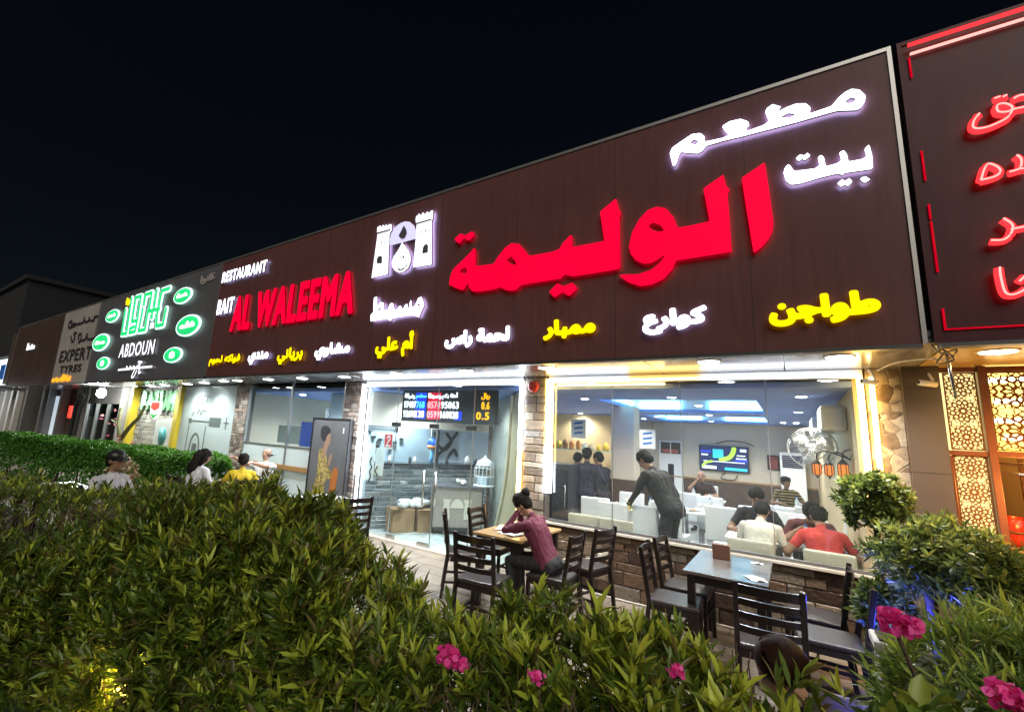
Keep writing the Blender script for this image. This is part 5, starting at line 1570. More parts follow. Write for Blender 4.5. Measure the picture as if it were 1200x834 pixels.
f = MB().box(-0.46, -0.43, -0.012, 0.0, 0.10, 0.80).box(0.45, 0.47, -0.012, 0.0, 0.10, 0.80).box(-0.428, 0.448, -0.012, 0.0, 0.10, 0.13)
f.build('edge_trim', m_dkgrey, kb)
MB().box(-0.40, 0.42, 0.04, 0.44, 0.05, 0.118).build('plinth', m_dkgrey, kb)
for x in (-0.36, 0.38):
    for y in (0.08, 0.40):
        MB().ball((x, y, 0.026), 0.025, 0.02, 0.025, 10, 6).build('castor', m_ink, kb)
m_em = mat('emblem_cream', (0.50, 0.46, 0.38), 0.5)
em = MB()
for pl_ in ([(-0.27, 0.27), (-0.24, 0.56), (-0.26, 0.56), (-0.26, 0.61), (-0.12, 0.61), (-0.12, 0.56), (-0.14, 0.56), (-0.13, 0.27)], [(0.13, 0.27), (0.14, 0.56), (0.12, 0.56), (0.12, 0.61), (0.26, 0.61), (0.26, 0.56), (0.24, 0.56), (0.27, 0.27)], [(-0.12, 0.46), (-0.11, 0.53), (-0.06, 0.60), (0.0, 0.62), (0.06, 0.60), (0.11, 0.53), (0.12, 0.46)]):
    em.poly(pl_, -0.010, -0.001)
em.build('fort_emblem', m_em, kb)
MB().box(-0.215, -0.185, -0.014, -0.0105, 0.36, 0.43).box(0.185, 0.215, -0.014, -0.0105, 0.36, 0.43).build('emblem_window', m_ink, kb)
cg = thing('white_birdcage', 'white domed birdcage-like cake cover standing on the reception stand', 'cage', (-4.72, 1.62, 0.868))
m_cage = mat('cage_white', (0.70, 0.72, 0.72), 0.35)
cm = MB()
for k in range(16):
    a = 2 * PI * k / 16
    cm.tube([(0.19 * math.cos(a), 0.19 * math.sin(a), 0.02), (0.19 * math.cos(a), 0.19 * math.sin(a), 0.33), (0.15 * math.cos(a), 0.15 * math.sin(a), 0.43), (0.02 * math.cos(a), 0.02 * math.sin(a), 0.52)], 0.006, 5)
for z, r in ((0.02, 0.19), (0.18, 0.19), (0.33, 0.19), (0.43, 0.15)):
    cm.tube([(r * math.cos(2 * PI * k / 24), r * math.sin(2 * PI * k / 24), z) for k in range(25)], 0.007, 5)
cm.build('cage_wires', m_cage, cg)
MB().lathe([(0.001, 0.0), (0.20, 0.0), (0.20, 0.018), (0.001, 0.019)], n=24).build('cage_base', m_cage, cg)
MB().lathe([(0.17, 0.36), (0.15, 0.42), (0.10, 0.47), (0.03, 0.51), (0.015, 0.55), (0.001, 0.57)], n=20).build('dome', m_cage, cg)
MB().box(-0.1, 0.1, -0.09, 0.09, 0.02, 0.16).build('contents', mat('pale_blue_pack', (0.4, 0.5, 0.55), 0.6, 0, 0.3, 25), cg)
tb_ = MB()
rr_ = random.Random(3)
for k in range(7):
    tb_.ball((rr_.uniform(-0.09, 0.09), rr_.uniform(-0.05, 0.05), 0.035 + rr_.uniform(0, 0.05)), rr_.uniform(0.03, 0.06), rr_.uniform(0.03, 0.05), rr_.uniform(0.025, 0.045), 7, 5)
tag(tb_.build('crumpled_tissue', m_white, loc=(-5.02, 1.30, 0.868)), 'crumpled white tissues on the reception stand beside the cage', 'tissue')
m_card = mat('cardboard', (0.32, 0.20, 0.11), 0.85, 0, 0.15, 7)
for lab, x, y, a, sx, sy, sz in [('brown cardboard carton standing against the stone counter', -5.85, 0.62, 1.13, 0.42, 0.34, 0.40), ('second brown carton, in front of the first and open on its side', -5.58, 0.98, 1.05, 0.36, 0.34, 0.38)]:
    b = thing('cardboard_carton', lab, 'carton', (x, y, 0.022), a, 'cartons by the counter')
    MB().box(-sx / 2, sx / 2, -sy / 2, sy / 2, 0, sz).build('carton_body', m_card, b, bevel=0.004)
    MB().bar((-sx / 2, -sy / 2 - 0.002, sz), (-sx / 2, -sy / 2 - 0.12, sz + 0.02), 0.004, sx * 0.9, upv=(1, 0, 0)).build('carton_flap', m_card, b)
    MB().box(-sx / 2, sx / 2, -0.025, 0.025, sz + 0.0005, sz + 0.002).build('tape', mat('brown_tape', (0.20, 0.12, 0.06), 0.3), b)
pb = MB()
rr_ = random.Random(5)
for k in range(12):
    pb.ball((rr_.uniform(-0.26, 0.26), rr_.uniform(-0.1, 0.1), 0.05 + rr_.uniform(0, 0.07)), rr_.uniform(0.06, 0.12), rr_.uniform(0.05, 0.09), rr_.uniform(0.04, 0.07), 8, 5)
tag(pb.build('plastic_bags', mat('thin_white_plastic', (0.62, 0.66, 0.68), 0.35, 0, 0.12, 14, 0.6, 25), loc=(-5.70, 0.82, 0.425), rz=1.1), 'heap of crumpled white plastic bags on top of the cartons', 'bags')
mp = thing('menu_sheets', 'tall white sheets with black scribbled writing hanging inside the left entrance pane', 'poster', (-6.0, 0.02, 0.55))
MB().box(-0.28, -0.03, 0, 0.004, 0.35, 0.98).box(0.0, 0.2, 0, 0.004, 0.45, 0.92).build('sheet', mat('sheet_white', (0.66, 0.70, 0.70), 0.6), mp)
xs, zs, P = grid_for((-0.28, 0.2, 0.1, 0.9), 0.007, 0.03)
march(MB(), xs, zs, field_strokes(P, [smooth_line([(-0.10, 0.74), (-0.13, 0.66), (-0.08, 0.58), (-0.12, 0.50), (-0.09, 0.42), (-0.13, 0.33)], 3), smooth_line([(0.06, 0.60), (0.02, 0.52), (0.07, 0.46)], 3)], 0.016), -0.004, -0.0005, 0, 0).build('scribble', m_ink, mp)
bl = thing('blue_mascot_figure', 'small blue and orange figure on a blue stand, on the stone counter', 'figure', onc(1.38, 0.15, 1.192))
MB().lathe([(0.001, 0), (0.03, 0.0), (0.03, 0.25), (0.001, 0.25)], n=12).build('stand', mat('cyan_plastic', (0.06, 0.30, 0.55), 0.4), bl)
MB().ball((0, 0, 0.40), 0.11, 0.10, 0.10).build('head', mat('bright_blue_plastic', (0.01, 0.10, 0.62), 0.4), bl)
MB().ball((0.0, -0.03, 0.32), 0.09, 0.08, 0.05).build('muzzle', mat('orange_plastic', (0.55, 0.22, 0.08), 0.4), bl)
bp = thing('calligraphy_picture', 'black and white brush-stroke picture on the wall beyond the counter', 'picture', onc(2.05, 0.85, 1.22))
bp.rotation_euler = (0, 0, math.atan2(dv.y, dv.x))
MB().box(-0.36, 0.36, 0, 0.03, 0, 0.66).build('canvas', mat('canvas_white', (0.55, 0.62, 0.68), 0.6), bp)
xs, zs, P = grid_for((-0.34, 0.34, 0.02, 0.64), 0.01, 0.0)
march(MB(), xs, zs, field_strokes(P, [smooth_line([(-0.28, 0.56), (-0.18, 0.30), (0.0, 0.22), (0.14, 0.40), (0.02, 0.56)], 4), smooth_line([(-0.22, 0.06), (0.04, 0.30), (0.28, 0.60)], 4), smooth_line([(0.08, 0.05), (0.22, 0.22), (0.30, 0.10)], 4), smooth_line([(-0.30, 0.34), (-0.20, 0.14)], 3)], 0.035), -0.006, -0.0005, 0, 0).build('brush_strokes', m_ink, bp)
for k, (x, r, h) in enumerate([(0.25, 0.035, 0.10), (0.48, 0.03, 0.13), (0.90, 0.03, 0.12), (1.0, 0.03, 0.11), (1.72, 0.03, 0.14), (2.2, 0.05, 0.16), (2.4, 0.04, 0.12)]):
    j = MB().lathe([(0.001, 0), (r, 0.0), (r * 1.05, h * 0.6), (r * 0.6, h * 0.85), (r * 0.6, h), (0.001, h)], n=12)
    tag(j.build('condiment_jar', m_white if k % 2 else mat('jar_dark', (0.05, 0.05, 0.06), 0.3), loc=onc(x, 0.12, 1.192)),
        ['short white jar', 'squat dark jar', 'slim jar', 'thin pale bottle', 'tall pale jar', 'widest jar', 'stubby jar'][k] + ' on the stone counter, number %s from its street end' % ['one', 'two', 'three', 'four', 'five', 'six', 'seven'][k], 'jar', 'jars on the stone counter')
fg = MB()
for k, (x, z) in enumerate([(0.55, 1.60), (0.7, 1.55), (0.85, 1.63), (1.05, 1.5), (1.2, 1.58), (0.65, 1.40), (0.95, 1.38)]):
    fg.add([onc(x + a_, 1.46 + b_, z + c_) for a_ in (0, 0.09) for b_ in (0, 0.03) for c_ in (0, 0.05)], [(0, 1, 3, 2), (4, 6, 7, 5), (0, 4, 5, 1), (2, 3, 7, 6), (0, 2, 6, 4), (1, 5, 7, 3)])
tag(fg.build('wall_utensils', m_dkgrey), 'small dark utensils hung on the pale blue kitchen wall', 'utensils')
ps_ = thing('small_notice', 'small white paper notice stuck on the beige bulkhead over the counter', 'sign', onc(2.15, -0.004, 1.95))
ps_.rotation_euler = (0, 0, math.atan2(dv.y, dv.x))
MB().box(-0.09, 0.09, -0.004, 0.0, 0, 0.16).build('sheet', m_white, ps_)
MB().box(-0.06, 0.06, -0.006, -0.0045, 0.05, 0.06).box(-0.06, 0.04, -0.006, -0.0045, 0.09, 0.10).build('printed_line', m_print, ps_)

# ------------------------------------------------------------------ dining room furniture
m_wchair = mat('white_leatherette', (0.66, 0.68, 0.70), 0.42, 0, 0.06, 6)
m_bchair = mat('beige_leatherette', (0.43, 0.40, 0.32), 0.42, 0, 0.08, 6)
m_chrome = mat('chrome_leg', (0.5, 0.5, 0.52), 0.2, 1.0, 0.05)


def parson(label, loc, rz, group, m, w=0.42, h=0.96, cat='chair', name='dining_chair'):
    t = thing(name, label, cat, loc, rz, group)
    a = w / 2
    MB().box(-a, a, -0.20, 0.22, 0.38, 0.47).build('seat', m, t, bevel=0.02)
    b = MB()
    Mx = Matrix.Translation((0, -0.205, 0.45)) @ Matrix.Rotation(math.radians(7), 4, 'X')
    b.box(-a, a, -0.045, 0.02, 0.0, h - 0.45, 0, None, Mx)
    b.build('backrest', m, t, bevel=0.02)
    for sx in (-1, 1):
        for y in (-0.17, 0.19):
            MB().box(sx * (a - 0.03) - 0.017, sx * (a - 0.03) + 0.017, y - 0.017, y + 0.017, 0, 0.378).build('leg', m_chrome, t)
    return t


GW = 'white dining chairs in the dining room'
FZ = 0.022
w0 = parson('full-length white chair with its back to the street, in the middle of the dining room', (-0.90, 2.35, FZ), 0.05, GW, m_wchair, 0.42, 0.96)
for lab, x, y, a in [
    ('white chair by the left end of the window, just left of the waiter', -2.52, 1.45, 0.25),
    ('white chair in front of the waiter, half behind his outstretched arm', -2.12, 1.15, 0.1),
    ('white chair behind the waiter on the column side', -2.30, 2.3, 3.1),
    ('white chair just right of the waiter, partly behind his back', -1.72, 1.25, 0.0),
    ('white high chair right behind the waiter towards the back door', -1.55, 2.05, -0.1),
    ('white chair at the far table with its back to the bald man', -1.62, 4.0, 0.1),
    ('white chair at the far table, right-hand one of the pair', -1.20, 3.7, 0.0),
    ('white chair left of the man in the black T-shirt', -0.58, 2.9, 0.3),
    ('white chair turned towards the man in the striped shirt', -0.20, 3.35, 0.0),
    ('white chair behind the man in the black T-shirt, right of him', -0.02, 2.05, 3.14),
    ('white chair at the back right under the floor-standing air conditioner', 0.18, 3.75, 0.1),
    ('white chair turned side-on against the ochre wall of the dining room', 0.32, 2.4, 1.4),
    ('white chair beneath the man in the black T-shirt', -0.40, 1.72, 3.14),
    ('white chair beneath the bowed diner opposite the red T-shirt', 0.14, 1.62, 3.14),
    ('white chair beneath the bald man at the back wall', -1.62, 5.95, 3.0),
    ('white chair beneath the man in the striped shirt', -0.12, 6.25, 3.14)]:
    dup(w0, (x, y, FZ), a, lab)
GB = 'beige low-backed chairs along the window'
b0 = parson('beige chair against the glass, nearest the stone pier', (-2.28, 0.45, FZ), 0.1, GB, m_bchair, 0.42, 0.84)
for lab, x, a in [('beige chair against the glass in front of the waiter', -1.86, 0.05), ('beige chair against the glass under the man in the white T-shirt', -0.42, 0.03), ('beige chair against the glass under the man in the red T-shirt', 0.27, -0.04)]:
    dup(b0, (x, 0.45, FZ), a, lab)


def wtable(label, x0, x1, y0, y1):
    t = thing('dining_table', label, 'table', ((x0 + x1) / 2, (y0 + y1) / 2, FZ), 0, 'white dining tables')
    a, b = (x1 - x0) / 2, (y1 - y0) / 2
    MB().box(-a, a, -b, b, 0.70, 0.735).build('tabletop', m_white, t, bevel=0.006)
    for sx in (-1, 1):
        for sy in (-1, 1):
            MB().box(sx * (a - 0.05) - 0.025, sx * (a - 0.05) + 0.025, sy * (b - 0.05) - 0.025, sy * (b - 0.05) + 0.025, 0, 0.699).build('leg', m_chrome, t)
    return t


wtable('white table by the glass where the waiter sets down a tray', -2.45, -1.65, 1.60, 2.15)
wtable('white table in the middle of the room with chrome legs', -1.60, -0.95, 2.75, 3.35)
wtable('white table between the men in white and black T-shirts', -0.72, -0.12, 0.85, 1.35)
wtable('white table in front of the man in the red T-shirt', -0.05, 0.50, 0.80, 1.25)
wtable('white table at the back in front of the bald man', -1.95, -1.15, 4.75, 5.45)
wtable('white table at the back in front of the striped shirt', -0.45, 0.30, 5.0, 5.65)
wtable('white table behind the man in the black T-shirt', -0.35, 0.30, 2.6, 3.1)
m_clear = mat('clear_bottle', (0.50, 0.56, 0.58), 0.12, 0, 0.02)
for lab, x, y in [('water bottle on the middle white table', -1.15, 3.1), ('water bottle between the men in white and black T-shirts', -0.30, 1.15), ('water bottle in front of the red T-shirt', 0.10, 1.08), ("water bottle on the bald man's table", -1.7, 5.05), ('water bottle on the table by the waiter', -1.85, 2.0), ('water bottle before the striped shirt', 0.05, 5.3)]:
    t = thing('water_bottle', lab, 'bottle', (x, y, FZ + 0.737))
    MB().lathe([(0.001, 0), (0.032, 0.0), (0.034, 0.02), (0.034, 0.14), (0.014, 0.19), (0.013, 0.21)], n=14).build('bottle_body', m_clear, t)
    MB().lathe([(0.016, 0.21), (0.016, 0.232), (0.001, 0.233)], n=12).build('cap', mat('blue_cap', (0.05, 0.15, 0.5), 0.4), t)
for lab, x, y in [('white plate before the white T-shirt', -0.45, 0.97), ('white plate before the black T-shirt', -0.48, 1.24), ('white plate before the red T-shirt', 0.30, 0.92), ('white plate on the middle white table', -1.40, 2.92)]:
    t = thing('dinner_plate', lab, 'plate', (x, y, FZ + 0.737))
    MB().lathe([(0.001, 0.0), (0.07, 0.0), (0.12, 0.018), (0.118, 0.022), (0.07, 0.006), (0.001, 0.006)], n=24).build('plate_body', m_white, t)
    MB().ball((0.01, 0, 0.014), 0.06, 0.05, 0.022, 10, 6).build('food', mat('cooked_food', (0.36, 0.20, 0.07), 0.7, 0, 0.5, 60), t)
tr = thing('serving_tray', 'dark oval serving dish on the table in front of the waiter', 'tray', (-2.0, 1.72, FZ + 0.737))
MB().lathe([(0.001, 0.0), (0.13, 0.0), (0.19, 0.05), (0.18, 0.05), (0.12, 0.012), (0.001, 0.012)], n=22, sx=1.0, sy=0.7).build('dish', m_dkgrey, tr)
MB().ball((0, 0, 0.03), 0.12, 0.08, 0.035, 12, 6).build('food', mat('rice', (0.55, 0.42, 0.2), 0.8, 0, 0.3, 50), tr)
rr_ = random.Random(9)
for k, (x, y, lab) in enumerate([(-2.3, 1.75, 'tissue box with white tissue on the table left of the waiter'), (-1.3, 3.0, 'small white tissue box on the middle table'), (-1.4, 5.0, 'white cup on the bald man\'s table'), (-0.5, 1.1, 'white paper packs on the table between the two men'), (0.2, 1.0, 'white plates and paper in front of the red T-shirt')]):
    t = thing('tissue_box' if k < 2 else 'tableware', lab, 'tableware', (x, y, FZ + 0.737))
    MB().box(-0.06, 0.06, -0.05, 0.05, 0, 0.06 + 0.03 * (k == 2)).build('box_body', m_white, t, bevel=0.006)
    MB().ball((0, 0, 0.09), 0.03, 0.03, 0.04, 8, 6).build('tissue', m_white, t)
tv = thing('television', 'wall television with a dark picture, green swoosh and cyan figures', 'television', (-1.52, 8.93, 1.20))
MB().box(-0.60, 0.60, 0, 0.06, 0, 0.70).build('casing', m_ink, tv)
MB().box(-0.575, 0.575, -0.004, -0.001, 0.03, 0.675).build('screen', emis('screen_dark', (0.02, 0.03, 0.09), 0.5), tv)
e_g, e_c, e_w, e_b = emis('screen_green', (0.40, 0.85, 0.08), 0.5), emis('screen_cyan', (0.05, 0.55, 0.65), 0.4), emis('screen_white', (0.9, 0.95, 1), 0.5), emis('screen_blue', (0.03, 0.06, 0.5), 0.5)
xs, zs, P = grid_for((-0.57, 0.57, 0.04, 0.67), 0.012, 0)
march(MB(), xs, zs, field_strokes(P, [smooth_line([(0.26, 0.64), (0.22, 0.50), (0.12, 0.38), (-0.06, 0.32)], 4)], 0.055), -0.008, -0.0045, 0, 0).build('green_swoosh', e_g, tv)
march(MB(), xs, zs, field_strokes(P, [smooth_line([(-0.52, 0.12), (-0.44, 0.22), (-0.30, 0.26)], 4)], 0.03), -0.008, -0.0045, 0, 0).build('green_swoosh', e_g, tv)
MB().box(-0.26, 0.0, -0.007, -0.0045, 0.36, 0.60).box(0.02, 0.55, -0.007, -0.0045, 0.05, 0.12).build('cyan_block', e_c, tv)
MB().box(0.30, 0.54, -0.007, -0.0045, 0.36, 0.39).box(0.32, 0.52, -0.007, -0.0045, 0.44, 0.47).box(0.40, 0.55, -0.007, -0.0045, 0.56, 0.63).box(-0.54, -0.18, -0.007, -0.0045, 0.06, 0.14).box(-0.50, 0.5, -0.007, -0.0045, 0.255, 0.275).box(-0.55, -0.38, -0.007, -0.0045, 0.42, 0.46).build('white_caption', e_w, tv)
MB().box(0.27, 0.57, -0.0062, -0.0045, 0.29, 0.35).box(-0.57, -0.30, -0.0062, -0.0045, 0.5, 0.56).build('blue_band', e_b, tv)
tvl = MB().tube(smooth_line([(-0.8, 8.96, 1.93), (-1.0, 8.96, 2.02), (-1.4, 8.96, 2.04), (-1.7, 8.96, 1.95)], 4), 0.012, 6).tube(smooth_line([(-1.5, 8.96, 1.18), (-1.6, 8.96, 1.02), (-1.3, 8.96, 1.0), (-1.2, 8.96, 1.15)], 4), 0.012, 6)
tag(tvl.build('television_cable', m_ink), 'black cable looping on the wall round the television', 'cable')
MB()
dr = thing('service_door', 'white back door with a dark glass slot and a barred fanlight', 'door', (-2.88, 8.985, 0.02))
MB().box(-0.27, 0.27, -0.04, 0.0, 0, 1.52).build('leaf', m_white, dr)
MB().box(-0.08, 0.08, -0.046, -0.0405, 0.72, 1.28).build('glass_slot', m_ink, dr)
f = MB().box(-0.32, -0.272, -0.05, 0, 0, 1.95).box(0.272, 0.32, -0.05, 0, 0, 1.95).box(-0.27, 0.27, -0.05, 0, 1.525, 1.57).box(-0.27, 0.27, -0.05, 0, 1.90, 1.95).box(-0.012, 0.012, -0.045, 0, 1.571, 1.899)
f.build('frame', m_white, dr)
MB().box(-0.268, 0.268, -0.025, -0.005, 1.572, 1.898).build('fanlight', mat('fanlight_glass', (0.07, 0.06, 0.06), 0.2), dr)
MB().box(-0.22, 0.20, -0.035, -0.026, 1.60, 1.70).build('fanlight_goods', mat('reddish_goods', (0.45, 0.12, 0.10), 0.5), dr)
ac = thing('floor_air_conditioner', 'tall white floor-standing air conditioner with a dark louvred top', 'air conditioner', (0.03, 8.60, 0.022))
MB().box(-0.26, 0.26, 0, 0.32, 0, 1.80).build('cabinet', m_white, ac, bevel=0.015)
gr = MB()
for k in range(7):
    gr.box(-0.21, 0.21, -0.012, -0.001, 1.42 + 0.045 * k, 1.455 + 0.045 * k)
gr.build('louvre', mat('louvre_navy', (0.03, 0.035, 0.07), 0.4), ac)
gr = MB()
for k in range(8):
    gr.box(-0.20, 0.20, -0.010, -0.001, 0.30 + 0.05 * k, 0.315 + 0.05 * k)
gr.build('intake_grille', mat('grille_grey', (0.35, 0.36, 0.37), 0.5), ac)
fp = thing('framed_picture', 'small dark red framed picture on the wall beside the air conditioner', 'picture', (-0.38, 8.97, 1.35))
MB().box(-0.13, 0.13, -0.02, 0, 0, 0.38).build('frame', m_darkwood, fp)
MB().box(-0.10, 0.10, -0.026, -0.0205, 0.03, 0.35).build('print', mat('red_print', (0.22, 0.04, 0.03), 0.5, 0, 0.6, 12), fp)
for nm, y, lb_ in (('wall_air_conditioner', 1.25, 'white split air conditioner high on the ochre wall, nearer the street'), ('wall_air_conditioner', 3.9, 'white split air conditioner high on the ochre wall, the farther one')):
    a = thing(nm, lb_, 'air conditioner', (0.545, y, 2.08 + 0.02 * (y > 2)))
    MB().box(-0.24, 0, -0.42, 0.42, 0.0, 0.30).build('casing', m_white, a, bevel=0.04)
    MB().box(-0.245, -0.12, -0.38, 0.38, -0.012, -0.001).build('air_flap', mat('flap_grey', (0.25, 0.25, 0.26), 0.4), a)
wf = thing('wall_fan', 'pale grey wall fan hanging at an angle from the ochre wall', 'fan', (0.22, 1.05, 1.87))
m_fan = mat('fan_grey', (0.52, 0.53, 0.53), 0.35)
Rf = Matrix.Rotation(math.radians(70), 4, 'X') @ Matrix.Rotation(math.radians(-12), 4, 'Y')
rg = MB()
for r, z in ((0.24, 0), (0.24, 0.06), (0.12, 0.08), (0.12, -0.03)):
    rg.tube([Rf @ Vector((r * math.cos(2 * PI * k / 28), r * math.sin(2 * PI * k / 28), z)) for k in range(29)], 0.006, 5)
for k in range(20):
    a = 2 * PI * k / 20
    rg.tube([Rf @ Vector((0.03 * math.cos(a), 0.03 * math.sin(a), 0.09)), Rf @ Vector((0.16 * math.cos(a), 0.16 * math.sin(a), 0.085)), Rf @ Vector((0.24 * math.cos(a), 0.24 * math.sin(a), 0.04)), Rf @ Vector((0.24 * math.cos(a), 0.24 * math.sin(a), 0.0))], 0.003, 4)
rg.build('guard', m_fan, wf)
bl_ = MB()
for k in range(3):
    a = 2 * PI * k / 3 + 0.4
    pts = [Rf @ Vector((r * math.cos(a + da), r * math.sin(a + da), z)) for r, da, z in ((0.04, -0.3, 0.01), (0.13, -0.65, 0.0), (0.21, -0.45, 0.0), (0.22, 0.1, 0.03), (0.17, 0.45, 0.05), (0.05, 0.4, 0.03))]
    q = [p + Rf @ Vector((0, 0, 0.006)) for p in pts]
    bl_.add(pts + q, [tuple(range(6)), tuple(range(11, 5, -1))] + [(i, (i + 1) % 6, (i + 1) % 6 + 6, i + 6) for i in range(6)], 0, True)
bl_.build('blades', mat('fan_blade', (0.60, 0.62, 0.63), 0.3), wf)
MB().tube([Rf @ Vector((0, 0, 0.05)), Rf @ Vector((0, 0, -0.13))], 0.055, 12).tube([Rf @ Vector((0, 0, -0.1)), (0.14, 0.06, 0.04)], 0.025, 8).build('motor', m_fan, wf)
m_amber = emis('amber_glass', (1.0, 0.26, 0.04), 0.45, (0.5, 0.1, 0.02))
m_iron = mat('black_iron', (0.02, 0.018, 0.016), 0.45)
def lantern(lab, x, y, z, s):
    t = thing('wall_lantern', lab, 'lantern', (x, y, z), 0, 'amber wall lanterns')
    MB().lathe([(0.045 * s, 0.0), (0.075 * s, 0.03 * s), (0.075 * s, 0.20 * s), (0.06 * s, 0.23 * s)], n=6).build('amber_panes', m_amber, t)
    c = MB().lathe([(0.001, -0.08 * s), (0.012 * s, -0.06 * s), (0.02 * s, -0.03 * s), (0.055 * s, -0.005 * s), (0.001, -0.001)], n=6)
    c.lathe([(0.085 * s, 0.225 * s), (0.06 * s, 0.27 * s), (0.02 * s, 0.31 * s), (0.001, 0.36 * s)], n=6)
    for k in range(6):
        a = 2 * PI * k / 6
        c.tube([(0.05 * s * math.cos(a), 0.05 * s * math.sin(a), 0), (0.078 * s * math.cos(a), 0.078 * s * math.sin(a), 0.03 * s), (0.078 * s * math.cos(a), 0.078 * s * math.sin(a), 0.205 * s), (0.062 * s * math.cos(a), 0.062 * s * math.sin(a), 0.235 * s)], 0.005, 5)
    c.build('iron_cage', m_iron, t)
    MB().tube(smooth_line([(0, 0, 0.34 * s), (0.02, 0, 0.46 * s), (0.10, 0, 0.50 * s), (0.545 - x, 0, 0.36 * s)], 4), 0.009, 6).build('bracket', m_iron, t)
    return t
lantern('amber lantern on the right of the three by the ochre wall', 0.470, 0.80, 1.58, 0.60)
lantern('amber lantern in the middle of the three by the ochre wall', 0.350, 0.86, 1.58, 0.52)
lantern('amber lantern on the left of the three by the ochre wall', 0.240, 0.84, 1.58, 0.54)
# counter zone at the left of the dining room
cs_ = thing('service_counter', 'service counter with a glass shelf of bright goods behind the standing people', 'counter', (-4.2, 5.0, 0.02))
MB().box(-1.0, 1.0, -0.25, 0.25, 0, 1.0).build('body', m_dado, cs_)
MB().box(-1.02, 1.02, -0.28, 0.28, 1.003, 1.04).build('top', m_sill, cs_)
MB().box(-1.0, 1.5, 0.06, 0.25, 1.55, 1.575).build('glass_shelf', mat('glass_green', (0.35, 0.45, 0.42), 0.1), cs_)
MB().box(-0.98, -0.96, 0.1, 0.2, 1.042, 1.549).box(0.96, 0.98, 0.1, 0.2, 1.042, 1.549).build('shelf_post', m_steel, cs_)
MB().box(-1.0, 1.05, 0.60, 0.66, 1.0, 2.45).build('backdrop', m_warmwall, cs_)
rr_ = random.Random(21)
gcols = [('orange', (0.6, 0.22, 0.05)), ('white', (0.65, 0.65, 0.62)), ('red', (0.5, 0.06, 0.04)), ('yellow', (0.6, 0.42, 0.05)), ('brown', (0.25, 0.12, 0.05)), ('cream', (0.55, 0.45, 0.3))]
gm = {n: mat(n + '_goods', c, 0.5) for n, c in gcols}
for k in range(14):
    n_ = gcols[rr_.randrange(6)][0]
    r, h = rr_.uniform(0.05, 0.08), rr_.uniform(0.12, 0.26)
    o = MB().lathe([(0.001, 0), (r, 0), (r * 1.05, h * 0.7), (r * 0.5, h * 0.9), (r * 0.5, h), (0.001, h)], n=12).build('shelf_jar', gm[n_], loc=(-5.1 + 0.17 * k, 5.15, 0.02 + 1.577))
    tag(o, '%s jar on the glass shelf of the service counter' % n_, 'jar', '%s jars on the glass shelf' % n_)
for lab, x, y in (('blue and white striped hanging price sign left of the column', -3.85, 4.1), ('blue and white striped hanging price sign right of the column', -2.62, 5.1)):
    h = thing('hanging_sign', lab, 'sign', (x, y, 1.86 if y < 5 else 1.72))
    MB().box(-0.17, 0.17, 0, 0.03, 0, 0.42).build('panel', m_white, h)
    b_ = MB()
    for z in (0.08, 0.19, 0.30):
        b_.add([(-0.10, -0.004, z), (0.10, -0.004, z + 0.03), (0.10, -0.004, z + 0.075), (-0.10, -0.004, z + 0.045), (-0.10, -0.001, z), (0.10, -0.001, z + 0.03), (0.10, -0.001, z + 0.075), (-0.10, -0.001, z + 0.045)],
               [(0, 1, 2, 3), (7, 6, 5, 4), (0, 4, 5, 1), (1, 5, 6, 2), (2, 6, 7, 3), (3, 7, 4, 0)])
    b_.build('blue_stripes', mat('sign_blue', (0.02, 0.16, 0.50), 0.5), h)
    MB().tube([(-0.12, 0.015, 0.42), (-0.12, 0.015, 0.60)], 0.005, 5).tube([(0.12, 0.015, 0.42), (0.12, 0.015, 0.60)], 0.005, 5).build('hanger', m_steel, h)
fr_ = thing('fridge', 'dark drinks fridge beside the three standing people', 'fridge', (-3.55, 2.2, 0.02))
MB().box(-0.3, 0.3, 0, 0.5, 0, 1.35).build('cabinet', mat('fridge_grey', (0.05, 0.05, 0.065), 0.35), fr_, bevel=0.01)
MB().box(-0.25, 0.25, -0.02, -0.001, 0.15, 1.25).build('door', mat('fridge_door', (0.025, 0.025, 0.035), 0.12), fr_)
MB().tube([(0.21, -0.045, 0.6), (0.21, -0.045, 1.0)], 0.01, 8).build('handle', m_steel, fr_)
cz = thing('ceiling_air_conditioner', 'square grey ceiling air-conditioning cassette with two bright lamps in the front cove', 'air conditioner', (-1.35, 3.0, 2.66))
MB().box(-0.42, 0.42, -0.42, 0.42, 0, 0.08).build('cassette', m_cove, cz, bevel=0.01)
g_ = MB()
for k in range(9):
    g_.box(-0.24, 0.24, -0.22 + 0.05 * k, -0.20 + 0.05 * k, -0.008, -0.001)
g_.build('grille', m_dkgrey, cz)
for x in (-0.34, 0.34):
    MB().lathe([(0.07, -0.001), (0.06, -0.014), (0.001, -0.015)], (x, 0, 0), 16).build('lamp', m_down, cz)
# ------------------------------------------------------------------ people
def ik(a, b, l1, l2, pole):
    a, b, pole = Vector(a), Vector(b), Vector(pole)
    d = b - a
    L = min(d.length, (l1 + l2) * 0.995)
    d.normalize()
    b = a + d * L
    x = (l1 * l1 - l2 * l2 + L * L) / (2 * L)
    h = math.sqrt(max(l1 * l1 - x * x, 0))
    p = pole - d * pole.dot(d)
    p.normalize()
    return a + d * x + p * h, b


SKINS = {}
def cloth(name, col, rough=0.8, var=0.15):
    if name not in SKINS:
        SKINS[name] = mat(name, col, rough, 0, var, 9, 0.25, 22)
    return SKINS[name]


